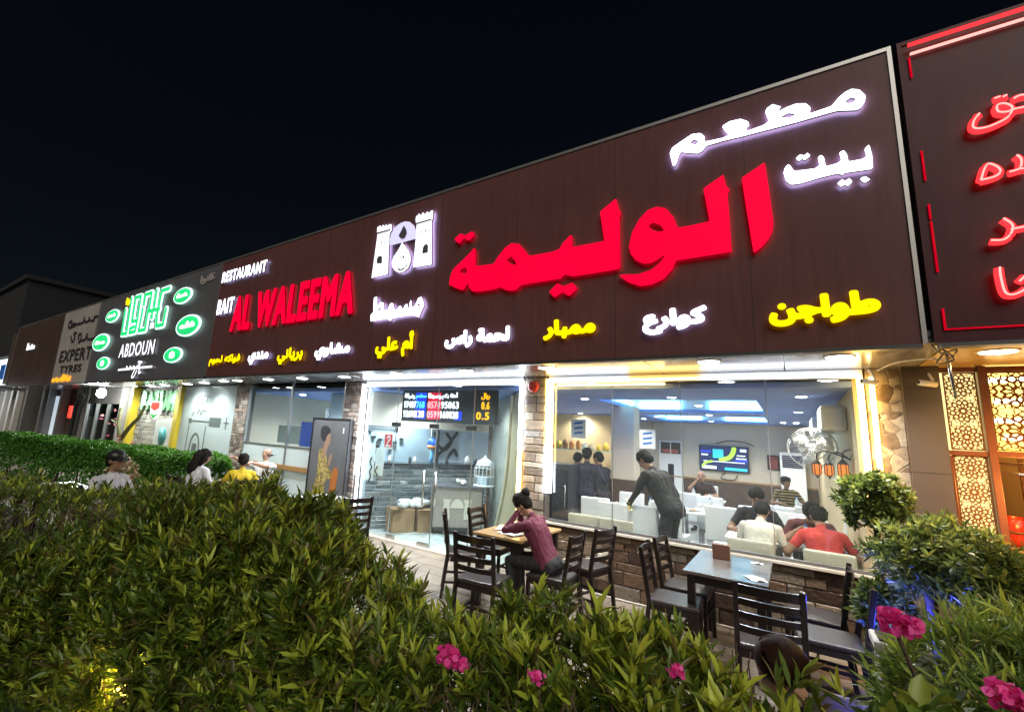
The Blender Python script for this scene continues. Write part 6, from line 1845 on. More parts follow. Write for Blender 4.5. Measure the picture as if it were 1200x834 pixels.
m_skin_a = mat('skin_tan', (0.34, 0.19, 0.12), 0.5, 0, 0.08, 12)
m_skin_b = mat('skin_brown', (0.24, 0.13, 0.08), 0.5, 0, 0.08, 12)
m_hair_b = mat('black_hair', (0.012, 0.010, 0.009), 0.72, 0, 0.4, 30, 0.6, 60, spec=0.15)
m_hair_br = mat('dark_brown_hair', (0.022, 0.009, 0.005), 0.45, 0, 0.45, 40, 0.12, 120, spec=0.08)
m_hair_g = mat('grey_hair', (0.22, 0.21, 0.20), 0.6, 0, 0.3, 30, 0.5, 60)
m_eye = mat('eye_dark', (0.01, 0.008, 0.007), 0.2)
m_lip = mat('lip', (0.22, 0.08, 0.06), 0.5)
m_shoe = mat('dark_shoe', (0.02, 0.018, 0.017), 0.5)


def person(label, loc, rz, seated=True, lean=10, pitch=10, hyaw=0, roll=0, hl=(-0.2, 0.3, 0.75), hr=(0.2, 0.3, 0.75), pl=(-0.6, -0.3, -0.7), pr_=(0.6, -0.3, -0.7),
           shirt=None, pants=None, skin=None, sleeve='short', hair='short', wide=1.0, hairm=None, s=1.0, vox=0.012, hips=None, seat=0.475, twist=0, hem=0.0, cap=None, curl=0.6):
    skin = skin or m_skin_a
    hairm = hairm or m_hair_b
    pants = pants or cloth('dark_trousers', (0.02, 0.02, 0.025))
    t = thing('person', label, 'person', loc, rz)
    hz = (seat + 0.075 * s) if seated else 0.90 * s
    if hips is not None: hz = hips
    C = Vector((0, 0, hz))
    la = math.radians(lean)
    D = Vector((math.sin(math.radians(roll)), math.sin(la), math.cos(la))).normalized()
    F = Vector((0, math.cos(la), -math.sin(la)))
    tw = math.radians(twist)
    X = Vector((math.cos(tw), math.sin(tw), 0))
    sc_ = C + D * 0.455 * s
    nk = C + D * 0.52 * s
    hp = math.radians(pitch) + la * 0.6
    HD = Vector((math.sin(math.radians(roll)) * 0.7, math.sin(hp), math.cos(hp))).normalized()
    hc = nk + HD * 0.155 * s
    Rh = Matrix.Rotation(math.radians(hyaw), 3, 'Z') @ Matrix.Rotation(-math.radians(pitch) - la * 0.6, 3, 'X')
    prim = []          # (a, b, ra, rb, material)
    def cap_(a, b, ra, rb, m): prim.append((Vector(a), Vector(b), ra * s, rb * s, m))
    # trunk: side-by-side capsules make it wide and flat
    for k in (-1, 0, 1):
        o = X * (0.075 * k * s * wide)
        cap_(C + o * 0.9 + D * 0.0, C + o * 0.85 + D * 0.16 * s, 0.105 * wide ** 0.5, 0.098 * wide ** 0.5, 0)
        cap_(C + o * 0.85 + D * 0.16 * s, C + o * 1.05 + D * 0.37 * s, 0.098 * wide ** 0.5, 0.110 * wide ** 0.5, 0)
    cap_(C - X * 0.07 * s - F * 0.03 * s - D * 0.03 * s, C + X * 0.07 * s - F * 0.03 * s - D * 0.03 * s, 0.108, 0.108, 0 if not seated else 1)
    cap_(sc_ - X * 0.13 * s, sc_ + X * 0.13 * s, 0.066, 0.066, 0)
    cap_(sc_ + D * 0.0, nk + D * 0.015 * s, 0.075, 0.052, 0)
    cap_(nk, hc - HD * 0.04 * s, 0.050, 0.050, 2)
    for k in (-1, 1):
        cap_(C + X * 0.08 * k * s, C + X * 0.09 * k * s - D * 0.04 * s, 0.095, 0.09, 1)
    # head: skull, face and jaw, nose, ears
    def hv(x, y, z): return hc + Rh @ Vector((x * s, y * s, z * s))
    cap_(hv(0, -0.022, 0.035), hv(0, 0.008, 0.030), 0.083, 0.080, 2)
    cap_(hv(0, 0.030, 0.02), hv(0, 0.040, -0.055), 0.064, 0.050, 2)
    cap_(hv(0, 0.050, -0.068), hv(0, 0.060, -0.085), 0.030, 0.022, 2)
    cap_(hv(0, 0.085, 0.018), hv(0, 0.104, -0.018), 0.010, 0.015, 2)
    for k in (-1, 1):
        cap_(hv(0.080 * k, -0.005, 0.015), hv(0.078 * k, 0.0, -0.025), 0.015, 0.011, 2)
    # arms and hands
    sl = {'long': 0, 'short': 2, 'none': 2}[sleeve]
    for k, tgt, pole in ((-1, hl, pl), (1, hr, pr_)):
        sh = sc_ + X * 0.185 * k * s * wide ** 0.7 - D * 0.01 * s
        el, wr = ik(sh, tgt, 0.285 * s, 0.255 * s, pole)
        cap_(sh, sh + (el - sh) * 0.6, 0.060, 0.052, 0)
        cap_(sh + (el - sh) * 0.55, el, 0.050, 0.043, 0 if sleeve == 'long' else sl)
        cap_(el, wr, 0.043, 0.030, sl)
        d = (wr - el).normalized()
        side = d.cross(Vector((0, 0, 1)))
        if side.length < 0.2: side = d.cross(Vector((0, 1, 0)))
        side.normalize()
        nrm = side.cross(d).normalized()
        if nrm.z > 0: nrm = -nrm
        palm = wr + d * 0.085 * s
        for q in (-1, 0, 1):
            cap_(wr + side * 0.010 * q * s + d * 0.015 * s, palm + side * 0.024 * q * s, 0.019, 0.016, 2)
        for q, ln in ((-1.5, 0.055), (-0.5, 0.070), (0.5, 0.075), (1.5, 0.062)):
            b0_ = palm + side * 0.0185 * q * s
            b1_ = b0_ + (d * (1 - 0.3 * curl) + nrm * 0.5 * curl).normalized() * ln * 0.5 * s
            b2_ = b1_ + (d * (1 - 0.8 * curl) + nrm * 1.0 * curl).normalized() * ln * 0.55 * s
            cap_(b0_, b1_, 0.0105, 0.0098, 2)
            cap_(b1_, b2_, 0.0098, 0.0085, 2)
        th = wr + d * 0.03 * s + side * 0.025 * k * s
        cap_(th, th + (d * 0.6 + side * 0.7 * k + nrm * 0.2).normalized() * 0.05 * s, 0.0135, 0.0105, 2)
    # legs
    for k in (-1, 1):
        hp_ = C + X * 0.09 * k * s
        if seated:
            kn = Vector((0.13 * k * s, 0.41 * s, hz - 0.01))
            an = Vector((0.12 * k * s, 0.36 * s, 0.085))
        else:
            kn = Vector((0.10 * k * s, 0.05 * s, 0.49 * s))
            an = Vector((0.11 * k * s, -0.01, 0.085))
        cap_(hp_, kn, 0.086, 0.060, 1)
        cap_(kn, an, 0.058, 0.042, 1)
        cap_(an + Vector((0, -0.03, -0.035)), an + Vector((0.02 * k, 0.15 * s, -0.045)), 0.042, 0.034, 3)
    mb = MB()
    for a, b, ra, rb, m in prim:
        L = (b - a).length
        if L < 1e-5: b = a + Vector((0, 0, 1e-3)); L = 1e-3
        q = Vector((0, 0, 1)).rotation_difference((b - a).normalized()).to_matrix()
        pf = [(1e-4, -ra)] + [(ra * math.cos(t_), ra * math.sin(t_)) for t_ in (-1.1, -0.75, -0.35, 0)] + [(rb * math.cos(t_), L + rb * math.sin(t_)) for t_ in (0, 0.35, 0.75, 1.1)] + [(1e-4, L + rb)]
        mb.lathe(pf, a, 12, 0, 1, 1, None, q)
    tmp = mb.build('body', [shirt, pants, skin, m_shoe])
    rm = tmp.modifiers.new('remesh', 'REMESH')
    rm.mode = 'VOXEL'
    rm.voxel_size = vox
    rm.use_smooth_shade = True
    sm = tmp.modifiers.new('smooth', 'SMOOTH')
    sm.factor = 0.5
    sm.iterations = 2
    dg = bpy.context.evaluated_depsgraph_get()
    me = bpy.data.meshes.new_from_object(tmp.evaluated_get(dg))
    bpy.data.objects.remove(tmp)
    me.name = 'body'
    n = len(me.polygons)
    cen = np.empty(n * 3)
    me.polygons.foreach_get('center', cen)
    cen = cen.reshape(-1, 3)
    best = np.full(n, 1e9)
    mi = np.zeros(n, int)
    for a, b, ra, rb, m in prim:
        a_, d_ = np.array(a), np.array(b - a)
        t_ = np.clip(((cen - a_) @ d_) / (d_ @ d_ + 1e-12), 0, 1)
        dist = np.linalg.norm(cen - a_ - t_[:, None] * d_, axis=1) - (ra + (rb - ra) * t_)
        u = dist < best
        best = np.where(u, dist, best)
        mi = np.where(u, m, mi)
    if len(me.materials) < 4:
        me.materials.clear()
        for m in (shirt, pants, skin, m_shoe): me.materials.append(m)
    me.polygons.foreach_set('material_index', mi.astype(np.int32))
    me.polygons.foreach_set('use_smooth', np.ones(n, bool))
    # cloth folds: gentle displacement of clothed parts only
    co = np.empty(len(me.vertices) * 3)
    me.vertices.foreach_get('co', co)
    co = co.reshape(-1, 3)
    nm = np.empty(len(me.vertices) * 3)
    me.vertices.foreach_get('normal', nm)
    nm = nm.reshape(-1, 3)
    cl_ = np.zeros(len(co), bool)
    for p in me.polygons:
        if mi[p.index] < 2:
            for v in p.vertices: cl_[v] = True
    ph = sum(map(ord, label)) % 17
    from mathutils import noise as mn
    off_ = Vector((ph * 1.7, ph * 0.9, ph * 0.4))
    w_ = np.array([(mn.noise(Vector((p[0] * 9, p[1] * 9, p[2] * 6)) + off_) * 0.011 + mn.noise(Vector((p[0] * 24 + p[2] * 10, p[1] * 24, p[2] * 15)) + off_) * 0.006) if c else 0.0 for p, c in zip(co, cl_)]) * s
    co = co + nm * (w_ * cl_)[:, None]
    me.vertices.foreach_set('co', co.ravel())
    me.update()
    body = bpy.data.objects.new('body', me)
    COL.objects.link(body)
    body.parent = t
    # face and hair
    Rm = Rh.to_4x4()
    for k in (-1, 1):
        MB().ball(hv(0.031 * k, 0.081, 0.012), 0.013 * s, 0.008 * s, 0.008 * s, 10, 6, M=Rm).build('eye', m_eye, t)
    MB().ball(hv(0, 0.085, -0.055), 0.024 * s, 0.007 * s, 0.006 * s, 10, 6, M=Rm).build('mouth', m_lip, t)
    for k in (-1, 1):
        MB().ball(hv(0.031 * k, 0.083, 0.034), 0.019 * s, 0.006 * s, 0.004 * s, 8, 5, M=Rm).build('eyebrow', hairm, t)
    hb = MB()
    if hair in ('short', 'bun', 'long'):
        hb.ball(hv(0, -0.020, 0.050), 0.097 * s, 0.106 * s, 0.092 * s, 20, 12, M=Rm)
        hb.ball(hv(0, -0.050, 0.005), 0.088 * s, 0.072 * s, 0.085 * s, 18, 10, M=Rm)
    if hair == 'bun':
        hb.ball(hv(0, -0.125, 0.085), 0.055 * s, 0.050 * s, 0.052 * s, 14, 9, M=Rm)
        hb.ball(hv(0.0, -0.02, 0.085), 0.088 * s, 0.095 * s, 0.075 * s, 18, 10, M=Rm)
    if hair == 'long':
        hb.tube([hv(0, -0.06, 0.06), hv(0, -0.085, -0.03), hv(0, -0.10, -0.14), hv(0, -0.095, -0.25), hv(0, -0.08, -0.33)], [0.085 * s, 0.095 * s, 0.095 * s, 0.085 * s, 0.04 * s], 14)
        hb.tube([hv(0.06, 0.0, 0.06), hv(0.085, 0.005, -0.04), hv(0.085, -0.03, -0.16)], [0.03 * s, 0.04 * s, 0.025 * s], 10)
        hb.tube([hv(-0.06, 0.0, 0.06), hv(-0.085, 0.005, -0.04), hv(-0.085, -0.03, -0.16)], [0.03 * s, 0.04 * s, 0.025 * s], 10)
    if hair == 'bob':
        hb.ball(hv(0, -0.030, 0.030), 0.102 * s, 0.112 * s, 0.112 * s, 28, 16, M=Rm)
        for q in range(60):
            a0 = -0.5 + 4.1 * q / 59
            hb.tube([hv(0.100 * math.cos(a0) * math.sin(f_) * 1.03, -0.030 - 0.114 * math.sin(a0) * math.sin(f_) * 1.02, 0.030 + 0.115 * math.cos(f_)) for f_ in (0.05, 0.35, 0.7, 1.05, 1.4, 1.75, 2.05)], [0.004 * s, 0.005 * s, 0.006 * s, 0.006 * s, 0.006 * s, 0.006 * s, 0.002 * s], 5)
    if hair == 'bald':
        hb.ball(hv(0, -0.045, 0.0), 0.092 * s, 0.068 * s, 0.055 * s, 18, 10, M=Rm)
    if hb.v:
        rr_ = random.Random(ph)
        hv_ = []
        for x, y, z in hb.v:
            q = 1 + (0.10 * mn.noise(Vector((x * 22, y * 22, z * 22)) + off_) + 0.06 * mn.noise(Vector((x * 70, y * 70, z * 40)) + off_) if hair != 'bob' else 0)
            p_ = hc + (Vector((x, y, z)) - hc) * q
            hv_.append(tuple(p_))
        hb.v = hv_
        hb.build('hair', hairm, t)
    if cap is not None:
        cb = MB().ball(hv(0, -0.012, 0.068), 0.100 * s, 0.112 * s, 0.078 * s, 20, 10, M=Rm)
        cb.build('cap', cap, t)
        br = []
        for k in range(13):
            a = PI * k / 12
            br.append(hv(0.090 * math.cos(a), 0.060 + 0.105 * math.sin(a), 0.052 - 0.02 * math.sin(a)))
        o2 = [p + Rh @ Vector((0, 0, 0.008)) for p in br]
        MB().add(br + o2, [tuple(range(13)), tuple(range(25, 12, -1))] + [(i, (i + 1) % 13, (i + 1) % 13 + 13, i + 13) for i in range(13)]).build('cap_peak', cap, t)
    return t


HP = PI / 2
maroon = cloth('maroon_jersey', (0.115, 0.016, 0.038))
person('person in a maroon top with a dark hair bun, head bowed to their hands', (-2.09, -1.28, 0), HP + 0.05, True, 24, 32, 8, 0, (-0.07, 0.33, 1.02), (0.08, 0.35, 1.04),
       (-0.5, 0.6, -0.9), (0.5, 0.6, -0.9), maroon, cloth('black_trousers', (0.012, 0.012, 0.014)), m_skin_a, 'long', 'bun', 1.05, m_hair_b, 0.92, 0.009, curl=0.9)
blk = cloth('black_shirt', (0.012, 0.012, 0.014))
person('person in black, bending over a dining table with one arm stretched down', (-1.35, 0.98, FZ), HP - 0.30, False, 28, 26, 0, 0, (-0.22, 0.58, 0.80), (0.30, 0.10, 0.85), (-0.6, -0.3, -0.2), (0.6, -0.5, -0.2), blk,
       cloth('grey_black_trousers', (0.018, 0.018, 0.021)), m_skin_b, 'long', 'short', 1.28, m_hair_b, 1.06, curl=0.4)
navy = cloth('navy_shirt', (0.022, 0.020, 0.040))
person('person in dark purple, partly hidden by the fridge, one of three standing together', (-3.42, 2.75, FZ), -0.3, False, 8, 20, 20, 0, (-0.2, 0.35, 1.0), (0.15, 0.35, 1.0), shirt=cloth('dark_purple_shirt', (0.03, 0.024, 0.042)), pants=cloth('slate_trousers', (0.05, 0.05, 0.065)), skin=m_skin_b, sleeve='short', s=0.92)
person('person in a long-sleeved navy shirt, back turned, standing in the middle of three', (-3.12, 2.62, FZ), 0.1, False, 4, 6, 0, 0, (-0.25, 0.25, 1.05), (0.25, 0.25, 1.05), shirt=navy, pants=cloth('navy_trousers', (0.03, 0.03, 0.05)), skin=m_skin_b, sleeve='long', s=0.97)
person('person in a black T-shirt and grey trousers, standing next to the square column', (-2.86, 2.72, FZ), 1.0, False, 8, 12, 20, 0, (-0.15, 0.38, 1.0), (0.15, 0.38, 1.0), shirt=cloth('black_tee', (0.015, 0.014, 0.02)), pants=cloth('pale_grey_trousers', (0.22, 0.22, 0.24)), skin=m_skin_b, sleeve='short', s=0.94)
person('person with a balding head, seated below the television, one hand at the chin', (-1.62, 6.05, FZ), PI - 0.2, True, 6, 6, 0, 4, (-0.20, 0.32, 0.78), (0.08, 0.25, 1.06), shirt=cloth('dark_brown_shirt', (0.05, 0.028, 0.028)), skin=m_skin_a, sleeve='short', hair='bald', hairm=m_hair_g, s=0.92)
str_ = mat('striped_jersey', (0.3, 0.3, 0.3), 0.8)
t_ = str_.node_tree
tc_ = t_.nodes.new('ShaderNodeTexCoord'); wv = t_.nodes.new('ShaderNodeTexWave'); wv.bands_direction = 'Z'; wv.inputs['Scale'].default_value = 5.5; wv.inputs['Distortion'].default_value = 0.4
cr_ = t_.nodes.new('ShaderNodeValToRGB'); cr_.color_ramp.interpolation = 'CONSTANT'
cr_.color_ramp.elements[0].color = (0.03, 0.028, 0.03, 1); cr_.color_ramp.elements[1].position = 0.55; cr_.color_ramp.elements[1].color = (0.33, 0.26, 0.11, 1)
t_.links.new(tc_.outputs['Object'], wv.inputs['Vector']); t_.links.new(wv.outputs['Fac'], cr_.inputs[0]); t_.links.new(cr_.outputs[0], t_.nodes['Principled BSDF'].inputs['Base Color'])
person('person in a black and gold striped top seated before the floor air conditioner', (-0.12, 6.35, FZ), PI + 0.3, True, 4, 4, 15, 0, (-0.2, 0.32, 0.76), (0.2, 0.32, 0.76), shirt=str_, skin=m_skin_b, sleeve='short', s=0.93)
person('person in a black T-shirt seated facing the street, elbows on the table', (-0.42, 1.68, FZ), PI + 0.12, True, 14, 18, 0, 0, (-0.16, 0.36, 0.80), (0.22, 0.40, 0.78), shirt=cloth('black_tee_b', (0.013, 0.013, 0.016)), skin=m_skin_b, sleeve='short', s=0.98)
person('person in a white T-shirt bent over the table with their back to the window', (-0.36, 0.60, FZ), -0.15, True, 24, 30, 0, 0, (-0.14, 0.38, 0.78), (0.16, 0.36, 0.78), (-0.4, -0.2, -1), (0.4, -0.2, -1), shirt=cloth('cream_tee', (0.58, 0.54, 0.47)), skin=m_skin_a, sleeve='short', s=0.90)
person('person in a bright red T-shirt bent over the table with their back to the window', (0.26, 0.58, FZ), 0.12, True, 26, 26, 0, 0, (-0.20, 0.34, 0.78), (0.18, 0.38, 0.78), (-0.6, -0.1, -0.8), (0.6, -0.1, -0.8), shirt=cloth('red_tee', (0.46, 0.035, 0.028)), skin=m_skin_a, sleeve='short', s=0.92)
person('person with black hair bowed low over the table opposite the red T-shirt', (0.13, 1.58, FZ), PI + 0.1, True, 30, 34, 0, 0, (-0.16, 0.34, 0.82), (0.16, 0.34, 0.86), shirt=cloth('dark_red_tee', (0.10, 0.025, 0.025)), skin=m_skin_a, sleeve='short', s=0.98)
person('person in a black peaked cap and pale shirt, seated behind the dark hedge', (-7.05, -3.60, 0), -1.15, True, 8, 2, 0, 0, (-0.2, 0.33, 0.78), (0.2, 0.33, 0.78), shirt=cloth('pale_checked_shirt', (0.42, 0.42, 0.44), 0.8, 0.4), skin=m_skin_b, sleeve='long', hair='short', s=0.98, cap=mat('black_cap', (0.012, 0.012, 0.014), 0.4))
person('person with long black hair in a white top, seated with their back to the street', (-8.0, -2.12, 0), 0.1, True, 14, 12, -20, 0, (-0.2, 0.36, 0.78), (0.2, 0.36, 0.78), shirt=cloth('white_top', (0.55, 0.55, 0.60)), skin=m_skin_a, sleeve='long', hair='long', s=0.96)
person('person in a yellow T-shirt with short dark hair, seen from behind', (-7.38, -1.62, 0), 1.15, True, 8, 10, 0, 0, (-0.2, 0.34, 0.78), (0.2, 0.34, 0.78), shirt=cloth('yellow_tee', (0.58, 0.42, 0.02)), skin=m_skin_b, sleeve='short', s=0.90)
person('person in a white T-shirt leaning back with sunglasses and an arm stretched across', (-8.32, -0.66, 0), PI + 0.55, True, -24, 4, 0, 8, (0.05, 0.44, 1.05), (0.42, 0.34, 1.12), (-0.4, 0.2, -0.9), (0.4, 0.2, -0.9), shirt=cloth('white_tee', (0.60, 0.60, 0.57)), pants=cloth('pale_trousers', (0.35, 0.33, 0.30)), skin=m_skin_a, sleeve='short', hair='bald', hairm=m_hair_g, s=1.0)
sgm = thing('sunglasses', 'dark sunglasses worn by the reclining man in white', 'sunglasses', (-8.30, -0.52, 1.18), PI + 0.55)
MB().ball((-0.035, 0.075, 0.0), 0.028, 0.01, 0.018, 12, 8).ball((0.035, 0.075, 0.0), 0.028, 0.01, 0.018, 12, 8).build('lenses', m_ink, sgm)
MB().tube([(-0.085, -0.01, 0.005), (-0.062, 0.07, 0.008), (0.062, 0.07, 0.008), (0.085, -0.01, 0.005)], 0.004, 6).build('frame', m_ink, sgm)
person('person with smooth dark brown hair and black clothes, close behind the front hedge', (0.15, -3.44, 0), HP + 0.1, True, 22, 24, 0, 0, (-0.18, 0.34, 0.72), (0.18, 0.34, 0.72), shirt=cloth('black_top', (0.012, 0.011, 0.012)), skin=m_skin_a, sleeve='long', hair='bob', hairm=m_hair_br, s=0.82, seat=0.37)
# ------------------------------------------------------------------ vegetation
def unit(a):
    return a / (np.linalg.norm(a, axis=-1, keepdims=True) + 1e-9)


def leaf_mesh(name, P, D, N, L, W, C, curve, m, parent=None, fold=0.28):
    """one mesh of pointed, folded, curved leaf blades: base P, axis D, upper-side normal N"""
    n = len(P)
    S = unit(np.cross(D, N))
    N = unit(np.cross(S, D))
    rows = [(0.0, [0.0], 0.0), (0.32, [-1, 0, 1], 0.92), (0.68, [-1, 0, 1], 0.78), (1.0, [0.0], 0.0)]
    V = np.empty((n, 8, 3))
    k = 0
    for t, cols, wd in rows:
        for c in cols:
            V[:, k] = P + D * (L * t)[:, None] + S * (c * wd * 0.5 * W)[:, None] + N * (abs(c) * wd * W * fold - curve * L * t * t)[:, None]
            k += 1
    faces = [(0, 2, 1), (0, 3, 2), (1, 2, 5, 4), (2, 3, 6, 5), (4, 5, 7), (5, 6, 7)]
    lt = np.array([len(f) for f in faces])
    li = np.concatenate([np.array(f) for f in faces])
    nl = len(li)
    me = bpy.data.meshes.new(name)
    me.vertices.add(n * 8)
    me.loops.add(n * nl)
    me.polygons.add(n * 6)
    me.vertices.foreach_set('co', V.reshape(-1).astype(np.float32))
    me.loops.foreach_set('vertex_index', (np.arange(n)[:, None] * 8 + li[None]).reshape(-1).astype(np.int32))
    st = np.concatenate([[0], np.cumsum(lt)[:-1]])
    me.polygons.foreach_set('loop_start', (np.arange(n)[:, None] * nl + st[None]).reshape(-1).astype(np.int32))
    me.polygons.foreach_set('loop_total', np.tile(lt, n).astype(np.int32))
    me.polygons.foreach_set('use_smooth', np.ones(n * 6, bool))
    me.materials.append(m)
    me.update(calc_edges=True)
    ca = me.color_attributes.new('col', 'FLOAT_COLOR', 'POINT')
    cc = np.concatenate([np.repeat(C[:, None], 8, 1), np.ones((n, 8, 1))], 2)
    ca.data.foreach_set('color', cc.reshape(-1).astype(np.float32))
    o = bpy.data.objects.new(name, me)
    COL.objects.link(o)
    if parent is not None: o.parent = parent
    return o


def sprigs(P, A, K, L, W, cols, rng, spread=(0.45, 1.25), stem=0.07, tipcol=None, tipp=0.25):
    """whorls of K leaves round each shoot (tip P, axis A)"""
    n = len(P)
    Pi = np.repeat(P, K, 0)
    Ai = np.repeat(A, K, 0)
    j = np.tile(np.arange(K), n)
    u = rng.random(n * K)
    ref = np.where(np.abs(Ai[:, 2:3]) > 0.9, np.array([[1.0, 0, 0]]), np.array([[0, 0, 1.0]]))
    S = unit(np.cross(Ai, ref))
    T = np.cross(S, Ai)
    ang = j * 2.4 + np.repeat(rng.random(n) * 6.28, K) + rng.normal(0, 0.25, n * K)
    phi = spread[0] + (spread[1] - spread[0]) * (1 - j / K) + rng.normal(0, 0.15, n * K)
    R = S * np.cos(ang)[:, None] + T * np.sin(ang)[:, None]
    D = unit(Ai * np.cos(phi)[:, None] + R * np.sin(phi)[:, None])
    N = unit(Ai * np.sin(phi)[:, None] - R * np.cos(phi)[:, None] + rng.normal(0, 0.25, (n * K, 3)))
    base = Pi - Ai * (stem * (1 - j / K))[:, None]
    Ln = rng.uniform(L[0], L[1], n * K) * (0.75 + 0.25 * (1 - j / K))
    Wn = rng.uniform(W[0], W[1], n * K)
    ci = rng.integers(0, len(cols), n * K)
    C = np.array(cols)[ci] * rng.uniform(0.7, 1.3, (n * K, 1))
    if tipcol is not None:
        young = np.repeat(rng.random(n) < tipp, K) & (j > K * 0.4)
        C = np.where(young[:, None], np.array(tipcol)[None] * rng.uniform(0.75, 1.25, (n * K, 1)), C)
    return base, D, N, Ln, Wn, C, np.abs(rng.normal(0.10, 0.10, n * K))


m_leaf = leaf_mat('leaf')
m_leaf_s = leaf_mat('glossy_leaf', rough=0.3)
m_bark = mat('twig_bark', (0.075, 0.05, 0.032), 0.85, 0, 0.3, 20, 0.5, 50)
rng = np.random.default_rng(17)
OLE = [(0.088, 0.150, 0.020), (0.112, 0.170, 0.024), (0.062, 0.112, 0.016), (0.135, 0.178, 0.028), (0.070, 0.125, 0.018), (0.100, 0.158, 0.022), (0.13, 0.11, 0.035)]
TIP = (0.36, 0.43, 0.050)


def hedge_surface(x, th, r, yf, yb, zt, zb=0.05):
    """rounded-box cross-section swept along x"""
    yc, a = (yf + yb) / 2, (yb - yf) / 2
    c, s = np.cos(th), np.sin(th)
    y = yc - a * r * np.sign(c) * np.abs(c) ** 0.45
    z = zb + (zt - zb) * r * np.abs(s) ** 0.45
    ny, nz = -np.sign(c) * np.abs(c) ** 1.4, np.abs(s) ** 1.4
    nrm = unit(np.stack([np.zeros_like(y), ny, nz], 1))
    return np.stack([x, y, z], 1), nrm


# ---- the dark front hedge
xk = np.array([-9.5, -8.0, -5.6, -3.9, -2.9, -2.65, -2.45, -1.9, -1.5, -1.2, -1.0, -0.68, -0.48, -0.22, -0.10, 0.10, 0.30])
zk = np.array([0.86, 0.94, 1.21, 1.29, 1.26, 1.18, 1.00, 0.96, 0.95, 1.02, 1.08, 1.13, 1.16, 1.15, 1.10, 1.00, 0.84])
fh = thing('leafy_hedge', 'big dark leafy hedge with long narrow leaves, nearest of the hedges, dotted with pink flowers', 'hedge', (-2.5, -4.1, -0.03))
n = 9600
x = np.concatenate([rng.uniform(-9.5, 0.25, int(n * 0.40)), rng.uniform(-4.2, 0.25, n - int(n * 0.40))])
th = np.where(rng.random(n) < 0.18, rng.uniform(0.0, PI, n), rng.uniform(0.0, 0.62 * PI, n))
r = 1 - np.abs(rng.normal(0, 0.10, n))
wob = 0.05 * np.sin(x * 5.1) + 0.04 * np.sin(x * 11.7 + 1) + 0.03 * np.sin(x * 23 + 2)
yf = np.interp(x, [-5.0, -3.2, -1.6, -0.9, 0.3], [-5.55, -4.92, -4.60, -4.42, -4.36]) + wob * 0.8
yb = np.interp(x, [-9.5, -2.0, -1.6, 0.3], [-3.55, -3.45, -3.75, -3.95])
yy_ = (yf + yb) / 2 - (yb - yf) / 2 * np.sign(np.cos(th)) * np.abs(np.cos(th)) ** 0.45
zt_x = np.interp(x * (yb + 5.94) / np.maximum(yy_ + 5.94, 0.4), xk, zk) + wob * 0.6     # the steps in the hedge run back at a slant
P_, Nn = hedge_surface(x, th, r, yf, yb, zt_x)
keep = np.ones(n, bool)
keep &= ~((x > -1.25) & (P_[:, 2] < zt_x - 0.20) & (rng.random(n) < 0.90))
keep &= ~(rng.random(n) < np.interp(x, [-2.0, -1.1, 0.3], [0.0, 0.42, 0.50]))
P_, Nn = P_[keep], Nn[keep]
A_ = unit(Nn * 0.50 + np.array([0, 0, 0.95]) + rng.normal(0, 0.36, P_.shape))
lump = np.sin(P_[:, 0] * 8.3 + 1.1 * P_[:, 2] * 5) * np.sin(P_[:, 1] * 9.1 + 2) * 0.05 + np.sin(P_[:, 0] * 17 + P_[:, 1] * 13 + P_[:, 2] * 15) * 0.035
P_ = P_ + Nn * (lump + rng.normal(0.0, 0.035, len(P_)))[:, None]
P_ = P_ - np.array(fh.location)
leaf_mesh('foliage', *sprigs(P_, A_, 8, (0.065, 0.138), (0.015, 0.026), OLE, rng, (0.30, 1.0), tipcol=TIP, tipp=np.interp(P_[:, 0] - 2.5, [-4.5, -1.6, 0], [0.22, 0.5, 0.62])), m_leaf, fh)  # more pale tips to the right, painting in the brighter light there
sb = MB()
rr_ = random.Random(31)
for k in range(420):
    x0 = rr_.uniform(-1.5, 0.2) if k < 150 else rr_.uniform(-4.5, 0.2) if k < 340 else rr_.uniform(-9, -4.5)
    yc_ = rr_.uniform(-4.35, -3.9)
    zt_ = float(np.interp(x0 * 1.35, xk, zk)) - 0.08
    p = Vector((x0, yc_, 0))
    pts, rs = [], []
    tx, ty = rr_.uniform(-0.22, 0.22), rr_.uniform(-0.35, 0.28)
    for q in range(6):
        u = q / 5
        pts.append(p + Vector((tx * u + 0.03 * math.sin(q * 2.1 + k), ty * u + 0.03 * math.cos(q * 1.7 + k), zt_ * u)) - fh.location)
        rs.append(0.011 * (1 - u * 0.8))
    sb.tube(pts, rs, 5)
sb.build('stems', m_bark, fh)


def flower(parent, c, s, seed, m):
    """cluster of papery bracts"""
    R_ = np.random.default_rng(seed)
    k = 46
    dirs = unit(R_.normal(0, 1, (k, 3)) + np.array([0, -0.3, 0.35]))
    P = np.array(c)[None] + dirs * s * R_.uniform(0.15, 0.75, (k, 1)) * np.array([1.25, 1, 0.75])
    N = unit(dirs + R_.normal(0, 0.5, (k, 3)))
    D = unit(np.cross(N, R_.normal(0, 1, (k, 3))))
    col = np.array([[0.80, 0.06, 0.34], [0.85, 0.12, 0.42], [0.66, 0.03, 0.24]])[R_.integers(0, 3, k)]
    return leaf_mesh('flower', P, D, N, np.full(k, s * 0.62), np.full(k, s * 0.55), col, np.full(k, -0.1), m, parent, 0.2)


m_petal = leaf_mat('petal', rough=0.6)
for i, (p, s) in enumerate([((-0.93, -4.62, 1.10), 0.042), ((-0.63, -4.60, 1.13), 0.026), ((-0.265, -4.56, 1.245), 0.022), ((-0.90, -4.58, 1.07), 0.03)]):
    flower(fh, Vector(p) - fh.location, s, 60 + i, m_petal)

